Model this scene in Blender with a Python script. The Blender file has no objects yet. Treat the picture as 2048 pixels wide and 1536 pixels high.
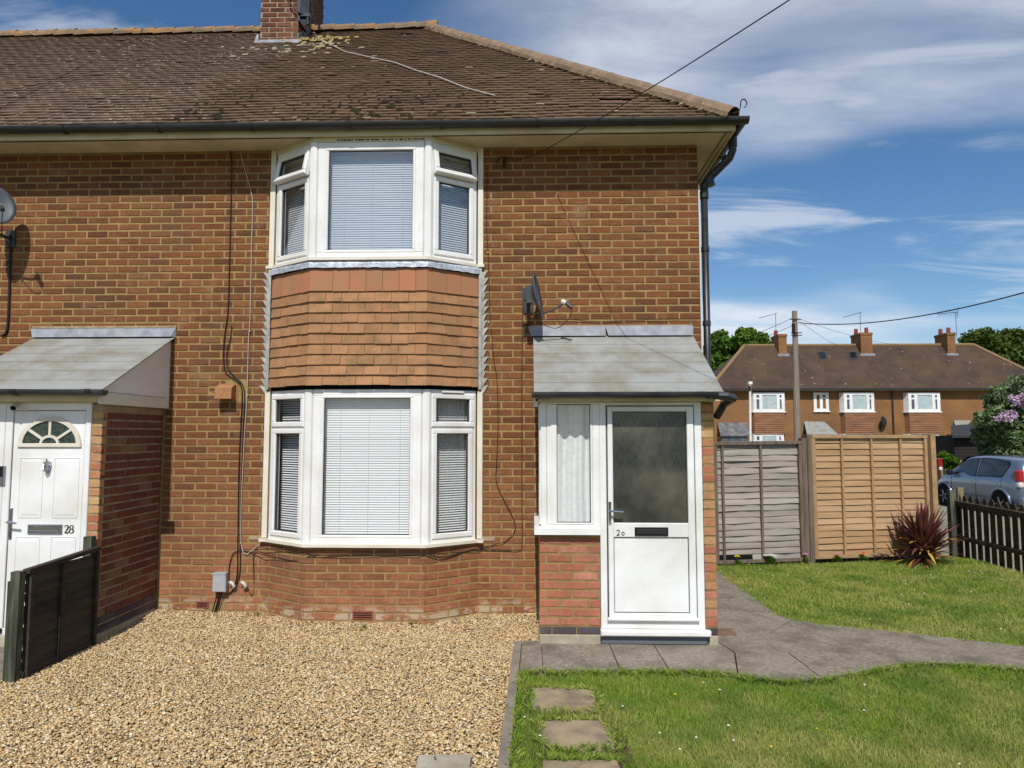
import bpy, bmesh, math, random
import numpy as np
from mathutils import Matrix, Vector

# ------------------------------------------------------------------ camera, world, sun
sc = bpy.context.scene
COL = sc.collection
FPX, EYE, DIST = 1365.0, 1.8, 6.9
PITCH, YAW = math.radians(4.19), math.radians(1.8)
cam = bpy.data.cameras.new('camera'); co = bpy.data.objects.new('camera', cam); COL.objects.link(co)
co.location = (0, -DIST, EYE)
co.rotation_euler = (math.pi/2 + PITCH, 0, YAW)
cam.sensor_width = 36; cam.lens = FPX/2048*36; cam.clip_start = .05; cam.clip_end = 3000
sc.camera = co

SUN_EL = math.radians(48.0)
SUN_DX = 0.015                      # light travels very slightly to the right
sun_vec = Vector((SUN_DX, math.cos(SUN_EL), -math.sin(SUN_EL))).normalized()
sl = bpy.data.lights.new('sun', 'SUN'); sl.energy = 4.4; sl.angle = math.radians(.53); sl.color = (1, .965, .905)
so = bpy.data.objects.new('sun', sl); COL.objects.link(so)
so.rotation_euler = sun_vec.to_track_quat('-Z', 'Y').to_euler(); so.location = (0, -20, 30)

w = bpy.data.worlds.new('World'); sc.world = w; w.use_nodes = True
nt = w.node_tree; nt.nodes.clear()
def N(nt, t, **k):
    n = nt.nodes.new(t)
    for a, b in k.items(): setattr(n, a, b)
    return n
out = N(nt, 'ShaderNodeOutputWorld'); bg = N(nt, 'ShaderNodeBackground'); bg.inputs[1].default_value = .108
sky = N(nt, 'ShaderNodeTexSky', sky_type='NISHITA', sun_disc=False)
sky.sun_elevation = SUN_EL; sky.sun_rotation = math.pi   # sun stands behind the camera (-Y)
sky.air_density = 1.0; sky.dust_density = .35; sky.ozone_density = 3.0
hs = N(nt, 'ShaderNodeHueSaturation'); hs.inputs['Saturation'].default_value = 1.2; hs.inputs['Value'].default_value = 1.0
nt.links.new(sky.outputs[0], hs.inputs['Color'])
tc = N(nt, 'ShaderNodeTexCoord'); sep = N(nt, 'ShaderNodeSeparateXYZ'); nt.links.new(tc.outputs['Generated'], sep.inputs[0])
def mth(nt, op, a, b=None, clamp=False):
    n = N(nt, 'ShaderNodeMath', operation=op); n.use_clamp = clamp
    for i, v in enumerate((a, b)):
        if v is None: continue
        if isinstance(v, (int, float)): n.inputs[i].default_value = v
        else: nt.links.new(v, n.inputs[i])
    return n.outputs[0]
zz = mth(nt, 'MAXIMUM', mth(nt, 'ADD', sep.outputs[2], .12), .05)
cx = mth(nt, 'DIVIDE', sep.outputs[0], zz); cy = mth(nt, 'DIVIDE', sep.outputs[1], zz)
cmb = N(nt, 'ShaderNodeCombineXYZ'); nt.links.new(cx, cmb.inputs[0]); nt.links.new(cy, cmb.inputs[1])
def cloudnoise(sx, sy, rot, loc, scale, detail, rough, dist, lo, hi):
    mp = N(nt, 'ShaderNodeMapping'); mp.inputs['Scale'].default_value = (sx, sy, 1); mp.inputs['Rotation'].default_value = (0, 0, rot)
    mp.inputs['Location'].default_value = loc
    nt.links.new(cmb.outputs[0], mp.inputs[0])
    no = N(nt, 'ShaderNodeTexNoise'); no.inputs['Scale'].default_value = scale; no.inputs['Detail'].default_value = detail
    no.inputs['Roughness'].default_value = rough; no.inputs['Distortion'].default_value = dist
    nt.links.new(mp.outputs[0], no.inputs['Vector'])
    mr = N(nt, 'ShaderNodeMapRange', interpolation_type='SMOOTHSTEP'); mr.inputs[1].default_value = lo; mr.inputs[2].default_value = hi
    nt.links.new(no.outputs[0], mr.inputs[0]); return mr.outputs[0]
CLOUD_BIG = cloudnoise(.55, 1.0, -.25, (21.94, 38.47, 6.66), .62, 3, .5, .2, .475, .62)
CLOUD_MOD = cloudnoise(.8, 1.6, -.3, (1.3, 2.2, .4), 2.6, 9, .62, .5, .30, .72)
CLOUD_WISP = cloudnoise(.6, 1.5, -.2, (29.5, 18.14, 1.26), 1.9, 10, .58, .6, .50, .69)
c1 = mth(nt, 'MULTIPLY', CLOUD_BIG, mth(nt, 'ADD', .5, mth(nt, 'MULTIPLY', CLOUD_MOD, .5)))
cl = mth(nt, 'MAXIMUM', c1, mth(nt, 'MULTIPLY', CLOUD_WISP, .62))
hz = N(nt, 'ShaderNodeMapRange', interpolation_type='SMOOTHSTEP'); hz.inputs[1].default_value = .16; hz.inputs[2].default_value = 0.0
nt.links.new(sep.outputs[2], hz.inputs[0])
cl = mth(nt, 'MAXIMUM', cl, mth(nt, 'MULTIPLY', hz.outputs[0], mth(nt, 'ADD', .45, mth(nt, 'MULTIPLY', CLOUD_MOD, .5))), True)
mx = N(nt, 'ShaderNodeMixRGB'); mx.inputs[2].default_value = (7.7, 8.0, 8.6, 1)
nt.links.new(mth(nt, 'MULTIPLY', cl, .85), mx.inputs[0]); nt.links.new(hs.outputs[0], mx.inputs[1])
nt.links.new(mx.outputs[0], bg.inputs[0]); nt.links.new(bg.outputs[0], out.inputs[0])

sc.render.engine = 'CYCLES'
sc.view_settings.view_transform = 'Standard'; sc.view_settings.look = 'None'
sc.view_settings.gamma = 1; sc.view_settings.exposure = 0.0

# ------------------------------------------------------------------ survey helpers (points read off the photograph, put on real planes)
_fw = Vector((-math.sin(YAW)*math.cos(PITCH), math.cos(YAW)*math.cos(PITCH), math.sin(PITCH)))
_rt = Vector((math.cos(YAW), math.sin(YAW), 0)); _up = _rt.cross(_fw); _C = Vector((0, -DIST, EYE))
def ray(u, v): return _fw*FPX + _rt*(u-1024) - _up*(v-768)
def S(u, v, Y=0.0):
    d = ray(u, v); return _C + d*((Y+DIST)/d.y)
def G(u, v, Z=0.0):
    d = ray(u, v); return _C + d*((Z-EYE)/d.z)
def depth(p): return (Vector(p)-_C).dot(_fw)
def inframe(p, m=30):
    d = Vector(p)-_C; wv = d.dot(_fw)
    if wv <= .1: return False
    u = 1024+FPX*d.dot(_rt)/wv; v = 768-FPX*d.dot(_up)/wv
    return -m < u < 2048+m and -m < v < 1536+m

R = random.Random(7)
def lin(c):
    return tuple(((x/255)/12.92 if x/255 <= .04045 else ((x/255+.055)/1.055)**2.4) for x in c)

# ------------------------------------------------------------------ materials
def mat(name, col, col2=None, nscale=6, ndetail=6, nlo=.35, nhi=.65, rough=.8, spec=.3, metal=0,
        bump=0, bscale=60, bdetail=5, stretch=(1, 1, 1), piece=None, pamt=.0, speck=None, speckscale=120, speckth=.72,
        dirt=None, dirtscale=1.5, dirtamt=.5, coat=0, emit=None, local=False):
    m = bpy.data.materials.new(name); m.use_nodes = True; t = m.node_tree
    p = t.nodes['Principled BSDF']; L = t.links.new
    if local: pos = N(t, 'ShaderNodeTexCoord').outputs['Object']
    else: pos = N(t, 'ShaderNodeNewGeometry').outputs['Position']
    mp = N(t, 'ShaderNodeMapping'); mp.inputs['Scale'].default_value = stretch; L(pos, mp.inputs[0]); pv = mp.outputs[0]
    def noise(sc_, det=5, ro=.55):
        n = N(t, 'ShaderNodeTexNoise'); n.inputs['Scale'].default_value = sc_; n.inputs['Detail'].default_value = det
        n.inputs['Roughness'].default_value = ro; L(pv, n.inputs['Vector']); return n.outputs[0]
    def mr(x, a, b, c=0, d=1):
        n = N(t, 'ShaderNodeMapRange'); 
        for i, v in enumerate((a, b, c, d)): n.inputs[i+1].default_value = v
        L(x, n.inputs[0]); return n.outputs[0]
    def mix(f, a, b, bt='MIX'):
        n = N(t, 'ShaderNodeMixRGB', blend_type=bt)
        for i, v in ((0, f), (1, a), (2, b)):
            if isinstance(v, (int, float)): n.inputs[i].default_value = v if i == 0 else (v, v, v, 1)
            elif isinstance(v, tuple): n.inputs[i].default_value = (*v[:3], 1)
            else: L(v, n.inputs[i])
        return n.outputs[0]
    c = lin(col)
    if piece:      # a palette chosen per piece: object random plus the 'tint' attribute of joined pieces
        oi = N(t, 'ShaderNodeObjectInfo'); at = N(t, 'ShaderNodeAttribute', attribute_name='tint')
        r = mth(t, 'FRACT', mth(t, 'ADD', oi.outputs['Random'], at.outputs['Fac']))
        cr = N(t, 'ShaderNodeValToRGB'); cr.color_ramp.interpolation = 'LINEAR'
        e = cr.color_ramp.elements; k = len(piece)
        e[0].position = 0; e[0].color = (*lin(piece[0]), 1); e[1].position = 1; e[1].color = (*lin(piece[-1]), 1)
        for i in range(1, k-1):
            x = e.new(i/(k-1)); x.color = (*lin(piece[i]), 1)
        L(r, cr.inputs[0]); cc = cr.outputs[0]
    else: cc = c
    if col2: cc = mix(mr(noise(nscale, ndetail), nlo, nhi), cc, lin(col2))
    if dirt: cc = mix(mth(t, 'MULTIPLY', mr(noise(dirtscale, 8, .65), .45, .68), dirtamt), cc, lin(dirt))
    if speck: cc = mix(mr(noise(speckscale, 3, .6), speckth, speckth+.05), cc, lin(speck))
    if isinstance(cc, tuple): p.inputs['Base Color'].default_value = (*cc, 1)
    else: L(cc, p.inputs['Base Color'])
    p.inputs['Roughness'].default_value = rough; p.inputs['Metallic'].default_value = metal
    p.inputs['Specular IOR Level'].default_value = spec
    if coat: p.inputs['Coat Weight'].default_value = coat; p.inputs['Coat Roughness'].default_value = .06
    if bump:
        b = N(t, 'ShaderNodeBump'); b.inputs['Distance'].default_value = bump; b.inputs['Strength'].default_value = 1
        L(noise(bscale, bdetail, .6), b.inputs['Height']); L(b.outputs[0], p.inputs['Normal'])
    return m

def brickmat(name, palette, lowpal=None, smear=True, drag=True):
    m = mat(name, (120, 70, 50), piece=palette, rough=.9, spec=.15)
    t = m.node_tree; L = t.links.new; p = t.nodes['Principled BSDF']
    src = p.inputs['Base Color'].links[0].from_socket
    pos = N(t, 'ShaderNodeNewGeometry').outputs['Position']
    def nz(stretch, sc_, det=4, ro=.6):
        mp = N(t, 'ShaderNodeMapping'); mp.inputs['Scale'].default_value = stretch; L(pos, mp.inputs[0])
        n = N(t, 'ShaderNodeTexNoise'); n.inputs['Scale'].default_value = sc_; n.inputs['Detail'].default_value = det; n.inputs['Roughness'].default_value = ro
        L(mp.outputs[0], n.inputs['Vector']); return n.outputs[0]
    def mr(x, a, b, c=0, d=1):
        n = N(t, 'ShaderNodeMapRange')
        for i, v in enumerate((a, b, c, d)): n.inputs[i+1].default_value = v
        L(x, n.inputs[0]); return n.outputs[0]
    def mix(f, a, b, bt='MIX'):
        n = N(t, 'ShaderNodeMixRGB', blend_type=bt)
        for i, v in ((0, f), (1, a), (2, b)):
            if isinstance(v, (int, float)): n.inputs[i].default_value = v if i == 0 else (v, v, v, 1)
            elif isinstance(v, tuple): n.inputs[i].default_value = (*v[:3], 1)
            else: L(v, n.inputs[i])
        return n.outputs[0]
    c = src
    sx = N(t, 'ShaderNodeSeparateXYZ'); L(pos, sx.inputs[0])
    if lowpal:    # newer, redder facing bricks and weathering low on the wall
        f = mth(t, 'MULTIPLY', mr(sx.outputs[2], 1.9, .7), mr(nz((1, 1, 1), .9, 4), .3, .62), True)
        c = mix(mth(t, 'MULTIPLY', f, .5), c, lin(lowpal[0]))
        f = mth(t, 'MULTIPLY', mr(sx.outputs[2], .62, .30), mr(nz((1, 1, 1), 2.3, 3), .35, .6), True)
        c = mix(mth(t, 'MULTIPLY', f, .75), c, lin(lowpal[1]))
    # fine horizontal wire-cut streaks and blotches
    if drag: c = mix(.55, c, mr(nz((5, 5, 150), 1.0, 3), .3, .7, .62, 1.28), 'MULTIPLY')
    c = mix(.7, c, mr(nz((1, 1, 1), 26, 6, .65), .3, .7, .72, 1.22), 'MULTIPLY')
    c = mix(mth(t, 'MULTIPLY', mr(nz((1, 1, 1), 1.1, 7, .6), .50, .70), .45), c, lin((92, 74, 58)))
    c = mix(mth(t, 'MULTIPLY', mr(nz((1, 1, 1), 3.1, 6, .65), .56, .74), .35), c, lin((168, 138, 112)))
    if smear:     # mortar smears on the lowest courses
        f = mth(t, 'MULTIPLY', mr(sx.outputs[2], .19, .10), mr(nz((1, 1, 1.6), 5.5, 6, .6), .47, .55), True)
        c = mix(mth(t, 'MULTIPLY', f, .85), c, lin((176, 160, 136)))
    L(c, p.inputs['Base Color'])
    b = N(t, 'ShaderNodeBump'); b.inputs['Distance'].default_value = .004; b.inputs['Strength'].default_value = .8
    h = mth(t, 'ADD', mth(t, 'MULTIPLY', nz((5, 5, 150), 1.0, 3), .8 if drag else 0), nz((1, 1, 1), 70, 5, .65))
    L(h, b.inputs['Height']); L(b.outputs[0], p.inputs['Normal'])
    return m

MT = {}
MT['brick'] = brickmat('brick_red_brown', [(114, 74, 48), (124, 80, 51), (104, 67, 43), (130, 87, 56), (117, 74, 48), (94, 61, 42), (124, 77, 49), (108, 68, 45)], [(156, 110, 84), (172, 110, 82)])
MT['brick_porch'] = brickmat('brick_porch_red', [(162, 98, 76), (174, 108, 84), (152, 90, 70), (184, 124, 102), (164, 94, 70)], smear=False, drag=False)
MT['brick_mixed'] = brickmat('brick_mixed_stock', [(184, 152, 104), (176, 126, 90), (162, 100, 74), (190, 158, 110), (172, 114, 82)], smear=False, drag=False)
MT['brick_side_shaded'] = brickmat('brick_side_red_shaded', [(108, 64, 50), (118, 70, 54), (98, 58, 46), (108, 64, 52), (112, 64, 48), (124, 78, 60), (100, 60, 48), (106, 62, 50), (134, 108, 80)], smear=False, drag=False)  # red side bricks, palette darkened to deepen the shade on that wall
MT['brick_blue'] = brickmat('brick_engineering_blue', [(70, 66, 72), (84, 78, 82), (62, 60, 66)], smear=False, drag=False)
MT['brick_chim'] = brickmat('brick_chimney', [(102, 58, 48), (112, 66, 54), (74, 46, 44), (118, 72, 56), (88, 54, 50)], smear=False)
MT['mortar'] = mat('mortar_ochre', (158, 132, 84), (136, 112, 70), nscale=9, rough=.95, bump=.003, bscale=150, dirt=(120, 100, 78), dirtamt=.5)
MT['mortar_grey'] = mat('mortar_grey', (164, 146, 118), (138, 120, 96), nscale=9, rough=.95, bump=.003, bscale=150)
MT['upvc'] = mat('white_upvc', (228, 228, 227), (218, 217, 213), nscale=2.5, rough=.34, spec=.5, dirt=(186, 180, 164), dirtscale=2.4, dirtamt=.35)
MT['upvc_old'] = mat('cream_white_upvc', (216, 211, 198), (204, 196, 178), nscale=3, rough=.45, spec=.4)
MT['soffit'] = mat('cream_painted_board', (212, 202, 172), (196, 184, 148), nscale=2.2, rough=.65, dirt=(168, 156, 122), dirtamt=.5, dirtscale=3)
MT['gutter'] = mat('black_plastic_weathered', (28, 30, 31), (44, 46, 46), nscale=5, rough=.38, spec=.5, bump=.001, bscale=30, stretch=(1, 4, 4))
MT['gutter_grey'] = mat('grey_plastic_gutter', (66, 68, 70), (46, 48, 50), nscale=6, rough=.45, spec=.4)
MT['lead'] = mat('lead_flashing', (150, 152, 158), (118, 122, 130), nscale=8, rough=.6, metal=.0, bump=.006, bscale=14, bdetail=3)
MT['foil'] = mat('foil_flashing', (200, 206, 214), (160, 166, 176), nscale=14, rough=.5, metal=.4, bump=.006, bscale=40, bdetail=4)
MT['soaker'] = mat('lead_soakers', (176, 174, 166), (140, 138, 130), nscale=12, rough=.6, metal=.1, bump=.003, bscale=60)
MT['felt'] = mat('mineral_felt_roof', (146, 147, 143), (136, 137, 131), nscale=3, rough=.93, bump=.002, bscale=220, dirt=(120, 110, 90), dirtscale=3.0, dirtamt=.7, speck=(104, 98, 82), speckscale=30, speckth=.70)
MT['tile'] = mat('roof_tile_brown', (98, 78, 62), piece=[(100, 80, 62), (108, 87, 68), (92, 74, 58), (112, 91, 72), (102, 82, 63), (95, 77, 61)], rough=.93, spec=.15, bump=.004, bscale=90, dirt=(70, 58, 46), dirtscale=1.8, dirtamt=.6, speck=(188, 178, 158), speckscale=17, speckth=.735)
MT['tile_left'] = mat('roof_tile_lichen', (110, 88, 74), piece=[(112, 93, 78), (105, 87, 73), (118, 98, 82), (108, 90, 76), (100, 83, 70)], rough=.93, spec=.15, bump=.004, bscale=90, speck=(190, 184, 166), speckscale=24, speckth=.66, dirt=(84, 70, 58), dirtscale=2.5, dirtamt=.4)
MT['ridge'] = mat('ridge_tile_lichen', (126, 110, 90), (108, 94, 78), nscale=8, rough=.95, bump=.006, bscale=60, dirt=(176, 122, 58), dirtscale=3.3, dirtamt=.6, speck=(200, 192, 172), speckscale=26, speckth=.68)
MT['hip'] = mat('hip_tile_buff', (142, 120, 98), (116, 98, 80), nscale=8, rough=.95, bump=.008, bscale=60, dirt=(112, 92, 72), dirtscale=6, dirtamt=.6, speck=(206, 196, 176), speckscale=24, speckth=.7)
MT['lich_y'] = mat('yellow_lichen', (150, 130, 62), (150, 134, 94), nscale=16, rough=1, bump=.004, bscale=90)
MT['lich_w'] = mat('white_droppings', (154, 144, 124), (128, 114, 94), nscale=20, rough=1)
MT['moss'] = mat('dark_moss', (52, 44, 26), (34, 30, 20), nscale=20, rough=1, bump=.01, bscale=90)
MT['walltile'] = mat('clay_wall_tile', (176, 112, 72), piece=[(164, 120, 86), (156, 114, 80), (150, 112, 80), (168, 124, 88), (158, 118, 86), (154, 110, 76)], rough=.9, spec=.2, bump=.002, bscale=120, dirt=(116, 96, 68), dirtscale=6, dirtamt=.75)
MT['walltile_top'] = mat('clay_wall_tile_orange', (184, 96, 62), piece=[(166, 112, 82), (158, 110, 80), (168, 106, 76), (160, 114, 84)], rough=.9, spec=.2, bump=.002, bscale=120, dirt=(142, 116, 88), dirtscale=3, dirtamt=.8)
MT['terracotta'] = mat('terracotta', (160, 116, 80), (146, 102, 68), nscale=20, rough=.85, bump=.001, bscale=200)
MT['red_clay'] = mat('red_clay_airbrick', (142, 80, 60), (124, 70, 52), nscale=20, rough=.85)
MT['gasket'] = mat('grey_rubber_gasket', (66, 68, 72), rough=.7)
MT['black'] = mat('black_void', (10, 10, 11), rough=.9)
MT['dark_plastic'] = mat('dark_cable_plastic', (34, 26, 22), rough=.5)
MT['grey_cable'] = mat('grey_cable', (176, 170, 160), rough=.5)
MT['white_plastic'] = mat('white_plastic', (190, 186, 176), rough=.45)
MT['meter'] = mat('grey_box_plastic', (168, 170, 170), (154, 156, 156), nscale=12, rough=.5)
MT['chrome'] = mat('chrome', (190, 190, 196), rough=.18, metal=1)
MT['steel'] = mat('brushed_steel', (150, 150, 156), rough=.35, metal=.9)
MT['bronze'] = mat('dark_metal', (70, 66, 68), rough=.35, metal=.7)
MT['ink'] = mat('black_paint_number', (16, 14, 16), rough=.6)
MT['interior'] = mat('dim_interior_paint', (120, 116, 110), rough=.95)
MT['blind'] = mat('white_blind_slat', (226, 228, 228), rough=.55)
MT['curtain'] = mat('net_curtain', (232, 232, 230), (218, 220, 220), nscale=25, rough=.95)
MT['concrete'] = mat('concrete_pale', (176, 168, 150), (148, 140, 122), nscale=6, rough=.95, bump=.003, bscale=120, dirt=(130, 120, 100), dirtamt=.5, dirtscale=4)
MT['kerb'] = mat('concrete_kerb', (140, 130, 116), (116, 108, 98), nscale=7, rough=.95, bump=.003, bscale=150, speck=(190, 182, 168), speckscale=60, speckth=.7)
MT['slab'] = mat('path_concrete', (130, 122, 110), piece=[(124, 114, 100), (114, 106, 92), (130, 120, 106), (118, 108, 94), (110, 102, 90)], rough=.96, bump=.003, bscale=160, dirt=(96, 88, 76), dirtscale=3.4, dirtamt=.9, col2=(146, 136, 122), nscale=30, speck=(178, 170, 154), speckscale=42, speckth=.665)
MT['stone'] = mat('stepping_stone', (158, 140, 110), (132, 118, 98), nscale=7, rough=.95, bump=.004, bscale=110, dirt=(104, 92, 76), dirtscale=3.5, dirtamt=.7)
MT['soil'] = mat('soil', (92, 72, 52), (64, 50, 38), nscale=12, rough=1, bump=.02, bscale=40)
MT['turfbase'] = mat('turf_base', (98, 106, 50), (124, 116, 66), nscale=3, rough=1, bump=.01, bscale=60)
MT['gravelbase'] = mat('gravel_bed', (168, 142, 100), (120, 100, 72), nscale=60, rough=1, bump=.01, bscale=90)
MT['road'] = mat('road_asphalt', (96, 96, 96), (110, 108, 104), nscale=8, rough=.95, bump=.004, bscale=100)
MT['pave'] = mat('pavement', (142, 134, 114), (126, 118, 100), nscale=2, rough=.95)
MT['land'] = mat('far_ground', (92, 100, 56), (110, 104, 70), nscale=.3, rough=1)
MT['tanwood'] = mat('tan_fence_wood', (186, 140, 90), piece=[(172, 138, 104), (160, 128, 96), (182, 150, 116), (166, 132, 100)], col2=None, rough=.85, spec=.2, bump=.0015, bscale=40, stretch=(.25, .25, 3), dirt=(140, 108, 74), dirtscale=3, dirtamt=.7, speck=(116, 76, 44), speckscale=9, speckth=.76)
MT['tanwood_pale'] = mat('tan_fence_batten', (166, 136, 98), (146, 118, 84), nscale=8, rough=.85, bump=.001, bscale=60)
MT['greywood'] = mat('grey_weathered_wood', (138, 128, 118), piece=[(156, 148, 140), (146, 138, 130), (164, 156, 148), (152, 144, 138), (140, 132, 124)], rough=.95, spec=.15, bump=.002, bscale=40, stretch=(.25, .25, 3), dirt=(104, 94, 86), dirtscale=4, dirtamt=.6)
MT['greywood_dark'] = mat('grey_post_wood', (116, 102, 88), (92, 80, 70), nscale=8, rough=.95, bump=.002, bscale=30, stretch=(3, 3, .3))
MT['brownpost'] = mat('brown_post_wood', (104, 72, 50), (84, 60, 44), nscale=8, rough=.95, bump=.002, bscale=30, stretch=(3, 3, .3))
MT['darkwood'] = mat('dark_stained_wood', (58, 48, 42), piece=[(60, 50, 44), (48, 42, 38), (70, 58, 50), (54, 46, 40)], rough=.85, bump=.002, bscale=30, stretch=(2, .3, 3), dirt=(74, 78, 52), dirtscale=4, dirtamt=.45)
MT['greenpost'] = mat('green_algae_post', (62, 66, 50), (46, 46, 38), nscale=9, rough=.95, bump=.003, bscale=30, stretch=(4, 4, .3), dirt=(132, 134, 112), dirtscale=6, dirtamt=.5)
MT['picket'] = mat('picket_wood', (46, 38, 30), (60, 50, 36), nscale=10, rough=.9, bump=.002, bscale=40, dirt=(120, 106, 74), dirtscale=7, dirtamt=.3)
MT['picket_pale'] = mat('picket_weathered_pale', (134, 122, 92), (112, 100, 76), nscale=10, rough=.95)
MT['leafred'] = mat('cordyline_burgundy', (110, 54, 50), piece=[(98, 50, 46), (82, 40, 38), (112, 64, 56), (70, 36, 36)], rough=.45, spec=.5)
MT['leafyellow'] = mat('cordyline_dry_yellow', (178, 142, 60), piece=[(180, 146, 62), (160, 120, 60), (150, 104, 58), (188, 158, 76)], rough=.55, spec=.4)
MT['bark'] = mat('bark', (92, 78, 64), (70, 60, 50), nscale=10, rough=1, bump=.01, bscale=30)
MT['pole'] = mat('wood_pole_grey', (138, 126, 112), (118, 106, 92), nscale=5, rough=.95, stretch=(4, 4, .4))
MT['white_metal'] = mat('white_painted_metal', (216, 216, 212), rough=.4)
MT['dishgrey'] = mat('dish_grey_paint', (84, 88, 94), (72, 76, 82), nscale=12, rough=.5, spec=.4)
MT['carblue'] = mat('car_paint_silver_blue', (112, 124, 142), (108, 120, 138), nscale=1, rough=.3, spec=.6, metal=.55, coat=1)
MT['carred'] = mat('car_paint_dark', (60, 24, 26), rough=.3, spec=.6, coat=1)
MT['carglass'] = mat('car_glass_tinted', (22, 26, 28), rough=.06, spec=.8)
MT['tyre'] = mat('tyre_rubber', (24, 24, 25), rough=.85)
MT['rim'] = mat('alloy_rim', (160, 162, 166), rough=.3, metal=.8)
MT['redlamp'] = mat('red_lamp_lens', (158, 18, 28), rough=.12, spec=.7, coat=1)
MT['amber'] = mat('clear_lamp_lens', (210, 200, 196), rough=.15, spec=.7)
MT['shed'] = mat('black_shed_boards', (44, 40, 40), (34, 30, 30), nscale=6, rough=.9)
MT['shedroof'] = mat('shed_roof_felt', (56, 58, 60), (46, 47, 49), nscale=6, rough=.9)
MT['bgtile'] = mat('far_roof_tiles', (82, 65, 57), (66, 53, 47), nscale=.9, ndetail=8, rough=.95, bump=.03, bscale=8, dirt=(96, 80, 52), dirtscale=.35, dirtamt=.6, speck=(170, 150, 126), speckscale=4.5, speckth=.68)
MT['bghip'] = mat('far_ridge', (122, 100, 80), (134, 108, 70), nscale=3, rough=.95)
MT['pot'] = mat('chimney_pot', (150, 66, 52), (130, 56, 46), nscale=8, rough=.9)
MT['bgwalltile'] = mat('far_wall_tile', (150, 106, 74), (118, 86, 66), nscale=2.4, rough=.95, stretch=(.4, .4, 4))
MT['stain'] = mat('grey_step_board', (92, 96, 100), rough=.7)

def glassmat(name, tint=(1, 1, 1), boost=1.7, rough=.0, base=.02):
    m = bpy.data.materials.new(name); m.use_nodes = True; t = m.node_tree; t.nodes.clear(); L = t.links.new
    o = N(t, 'ShaderNodeOutputMaterial'); tr = N(t, 'ShaderNodeBsdfTransparent'); tr.inputs[0].default_value = (*tint, 1)
    gl = N(t, 'ShaderNodeBsdfGlossy'); gl.inputs['Roughness'].default_value = rough
    ge = N(t, 'ShaderNodeNewGeometry'); dt = N(t, 'ShaderNodeVectorMath', operation='DOT_PRODUCT'); L(ge.outputs['Normal'], dt.inputs[0]); L(ge.outputs['Incoming'], dt.inputs[1])
    co_ = mth(t, 'SUBTRACT', 1.0, mth(t, 'ABSOLUTE', dt.outputs['Value']), True)
    fr = mth(t, 'ADD', .04, mth(t, 'MULTIPLY', mth(t, 'POWER', co_, 5.0), .96))
    mx = N(t, 'ShaderNodeMixShader')
    L(mth(t, 'ADD', mth(t, 'MULTIPLY', fr, boost), base, True), mx.inputs[0]); L(tr.outputs[0], mx.inputs[1]); L(gl.outputs[0], mx.inputs[2])
    L(mx.outputs[0], o.inputs[0]); return m
MT['glass'] = glassmat('window_glass', (.95, .96, .96), 2.2)
MT['glass_up'] = glassmat('window_glass_coated', (.82, .84, .86), 2.6, base=.10)

def obscure():
    m = mat('obscure_reeded_glass', (48, 50, 46), (98, 94, 82), nscale=2.2, nlo=.42, nhi=.75, ndetail=3, rough=.16, spec=.6)
    t = m.node_tree; L = t.links.new; p = t.nodes['Principled BSDF']
    pos = N(t, 'ShaderNodeNewGeometry').outputs['Position']; mp = N(t, 'ShaderNodeMapping'); mp.inputs['Scale'].default_value = (90, 1, 9); L(pos, mp.inputs[0])
    n = N(t, 'ShaderNodeTexNoise'); n.inputs['Scale'].default_value = 1; n.inputs['Detail'].default_value = 4; L(mp.outputs[0], n.inputs[0])
    b = N(t, 'ShaderNodeBump'); b.inputs['Distance'].default_value = .006; L(n.outputs[0], b.inputs['Height']); L(b.outputs[0], p.inputs['Normal'])
    return m
MT['obscure'] = obscure()

def attrmat(name, palette, rough=.9, spec=.2, patch=None, patchscale=1.2, pamt=.75, patch2=None, trans=0, interp='LINEAR'):
    m = mat(name, palette[0], piece=palette, rough=rough, spec=spec)
    t = m.node_tree; L = t.links.new; p = t.nodes['Principled BSDF']
    for n in t.nodes:
        if n.bl_idname == 'ShaderNodeValToRGB': n.color_ramp.interpolation = interp
    if patch:
        src = p.inputs['Base Color'].links[0].from_socket
        pos = N(t, 'ShaderNodeNewGeometry').outputs['Position']
        n = N(t, 'ShaderNodeTexNoise'); n.inputs['Scale'].default_value = patchscale; n.inputs['Detail'].default_value = 6; L(pos, n.inputs[0])
        r = N(t, 'ShaderNodeMapRange'); r.inputs[1].default_value = .48; r.inputs[2].default_value = .68; r.inputs[4].default_value = pamt; L(n.outputs[0], r.inputs[0])
        x = N(t, 'ShaderNodeMixRGB'); x.inputs[2].default_value = (*lin(patch), 1); L(r.outputs[0], x.inputs[0]); L(src, x.inputs[1]); L(x.outputs[0], p.inputs['Base Color'])
        if patch2:
            n = N(t, 'ShaderNodeTexNoise'); n.inputs['Scale'].default_value = patchscale*2.7; n.inputs['Detail'].default_value = 5; mp = N(t, 'ShaderNodeMapping'); mp.inputs['Location'].default_value = (7, 3, 1); L(pos, mp.inputs[0]); L(mp.outputs[0], n.inputs[0])
            r = N(t, 'ShaderNodeMapRange'); r.inputs[1].default_value = .50; r.inputs[2].default_value = .66; r.inputs[4].default_value = .7; L(n.outputs[0], r.inputs[0])
            y_ = N(t, 'ShaderNodeMixRGB'); y_.inputs[2].default_value = (*lin(patch2), 1); L(r.outputs[0], y_.inputs[0]); L(x.outputs[0], y_.inputs[1]); L(y_.outputs[0], p.inputs['Base Color'])
    if trans:
        tr = N(t, 'ShaderNodeBsdfTranslucent'); ms = N(t, 'ShaderNodeMixShader'); ms.inputs[0].default_value = trans
        o = t.nodes['Material Output']; L(p.inputs['Base Color'].links[0].from_socket, tr.inputs[0])
        L(p.outputs[0], ms.inputs[1]); L(tr.outputs[0], ms.inputs[2]); L(ms.outputs[0], o.inputs[0])
    return m
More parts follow.
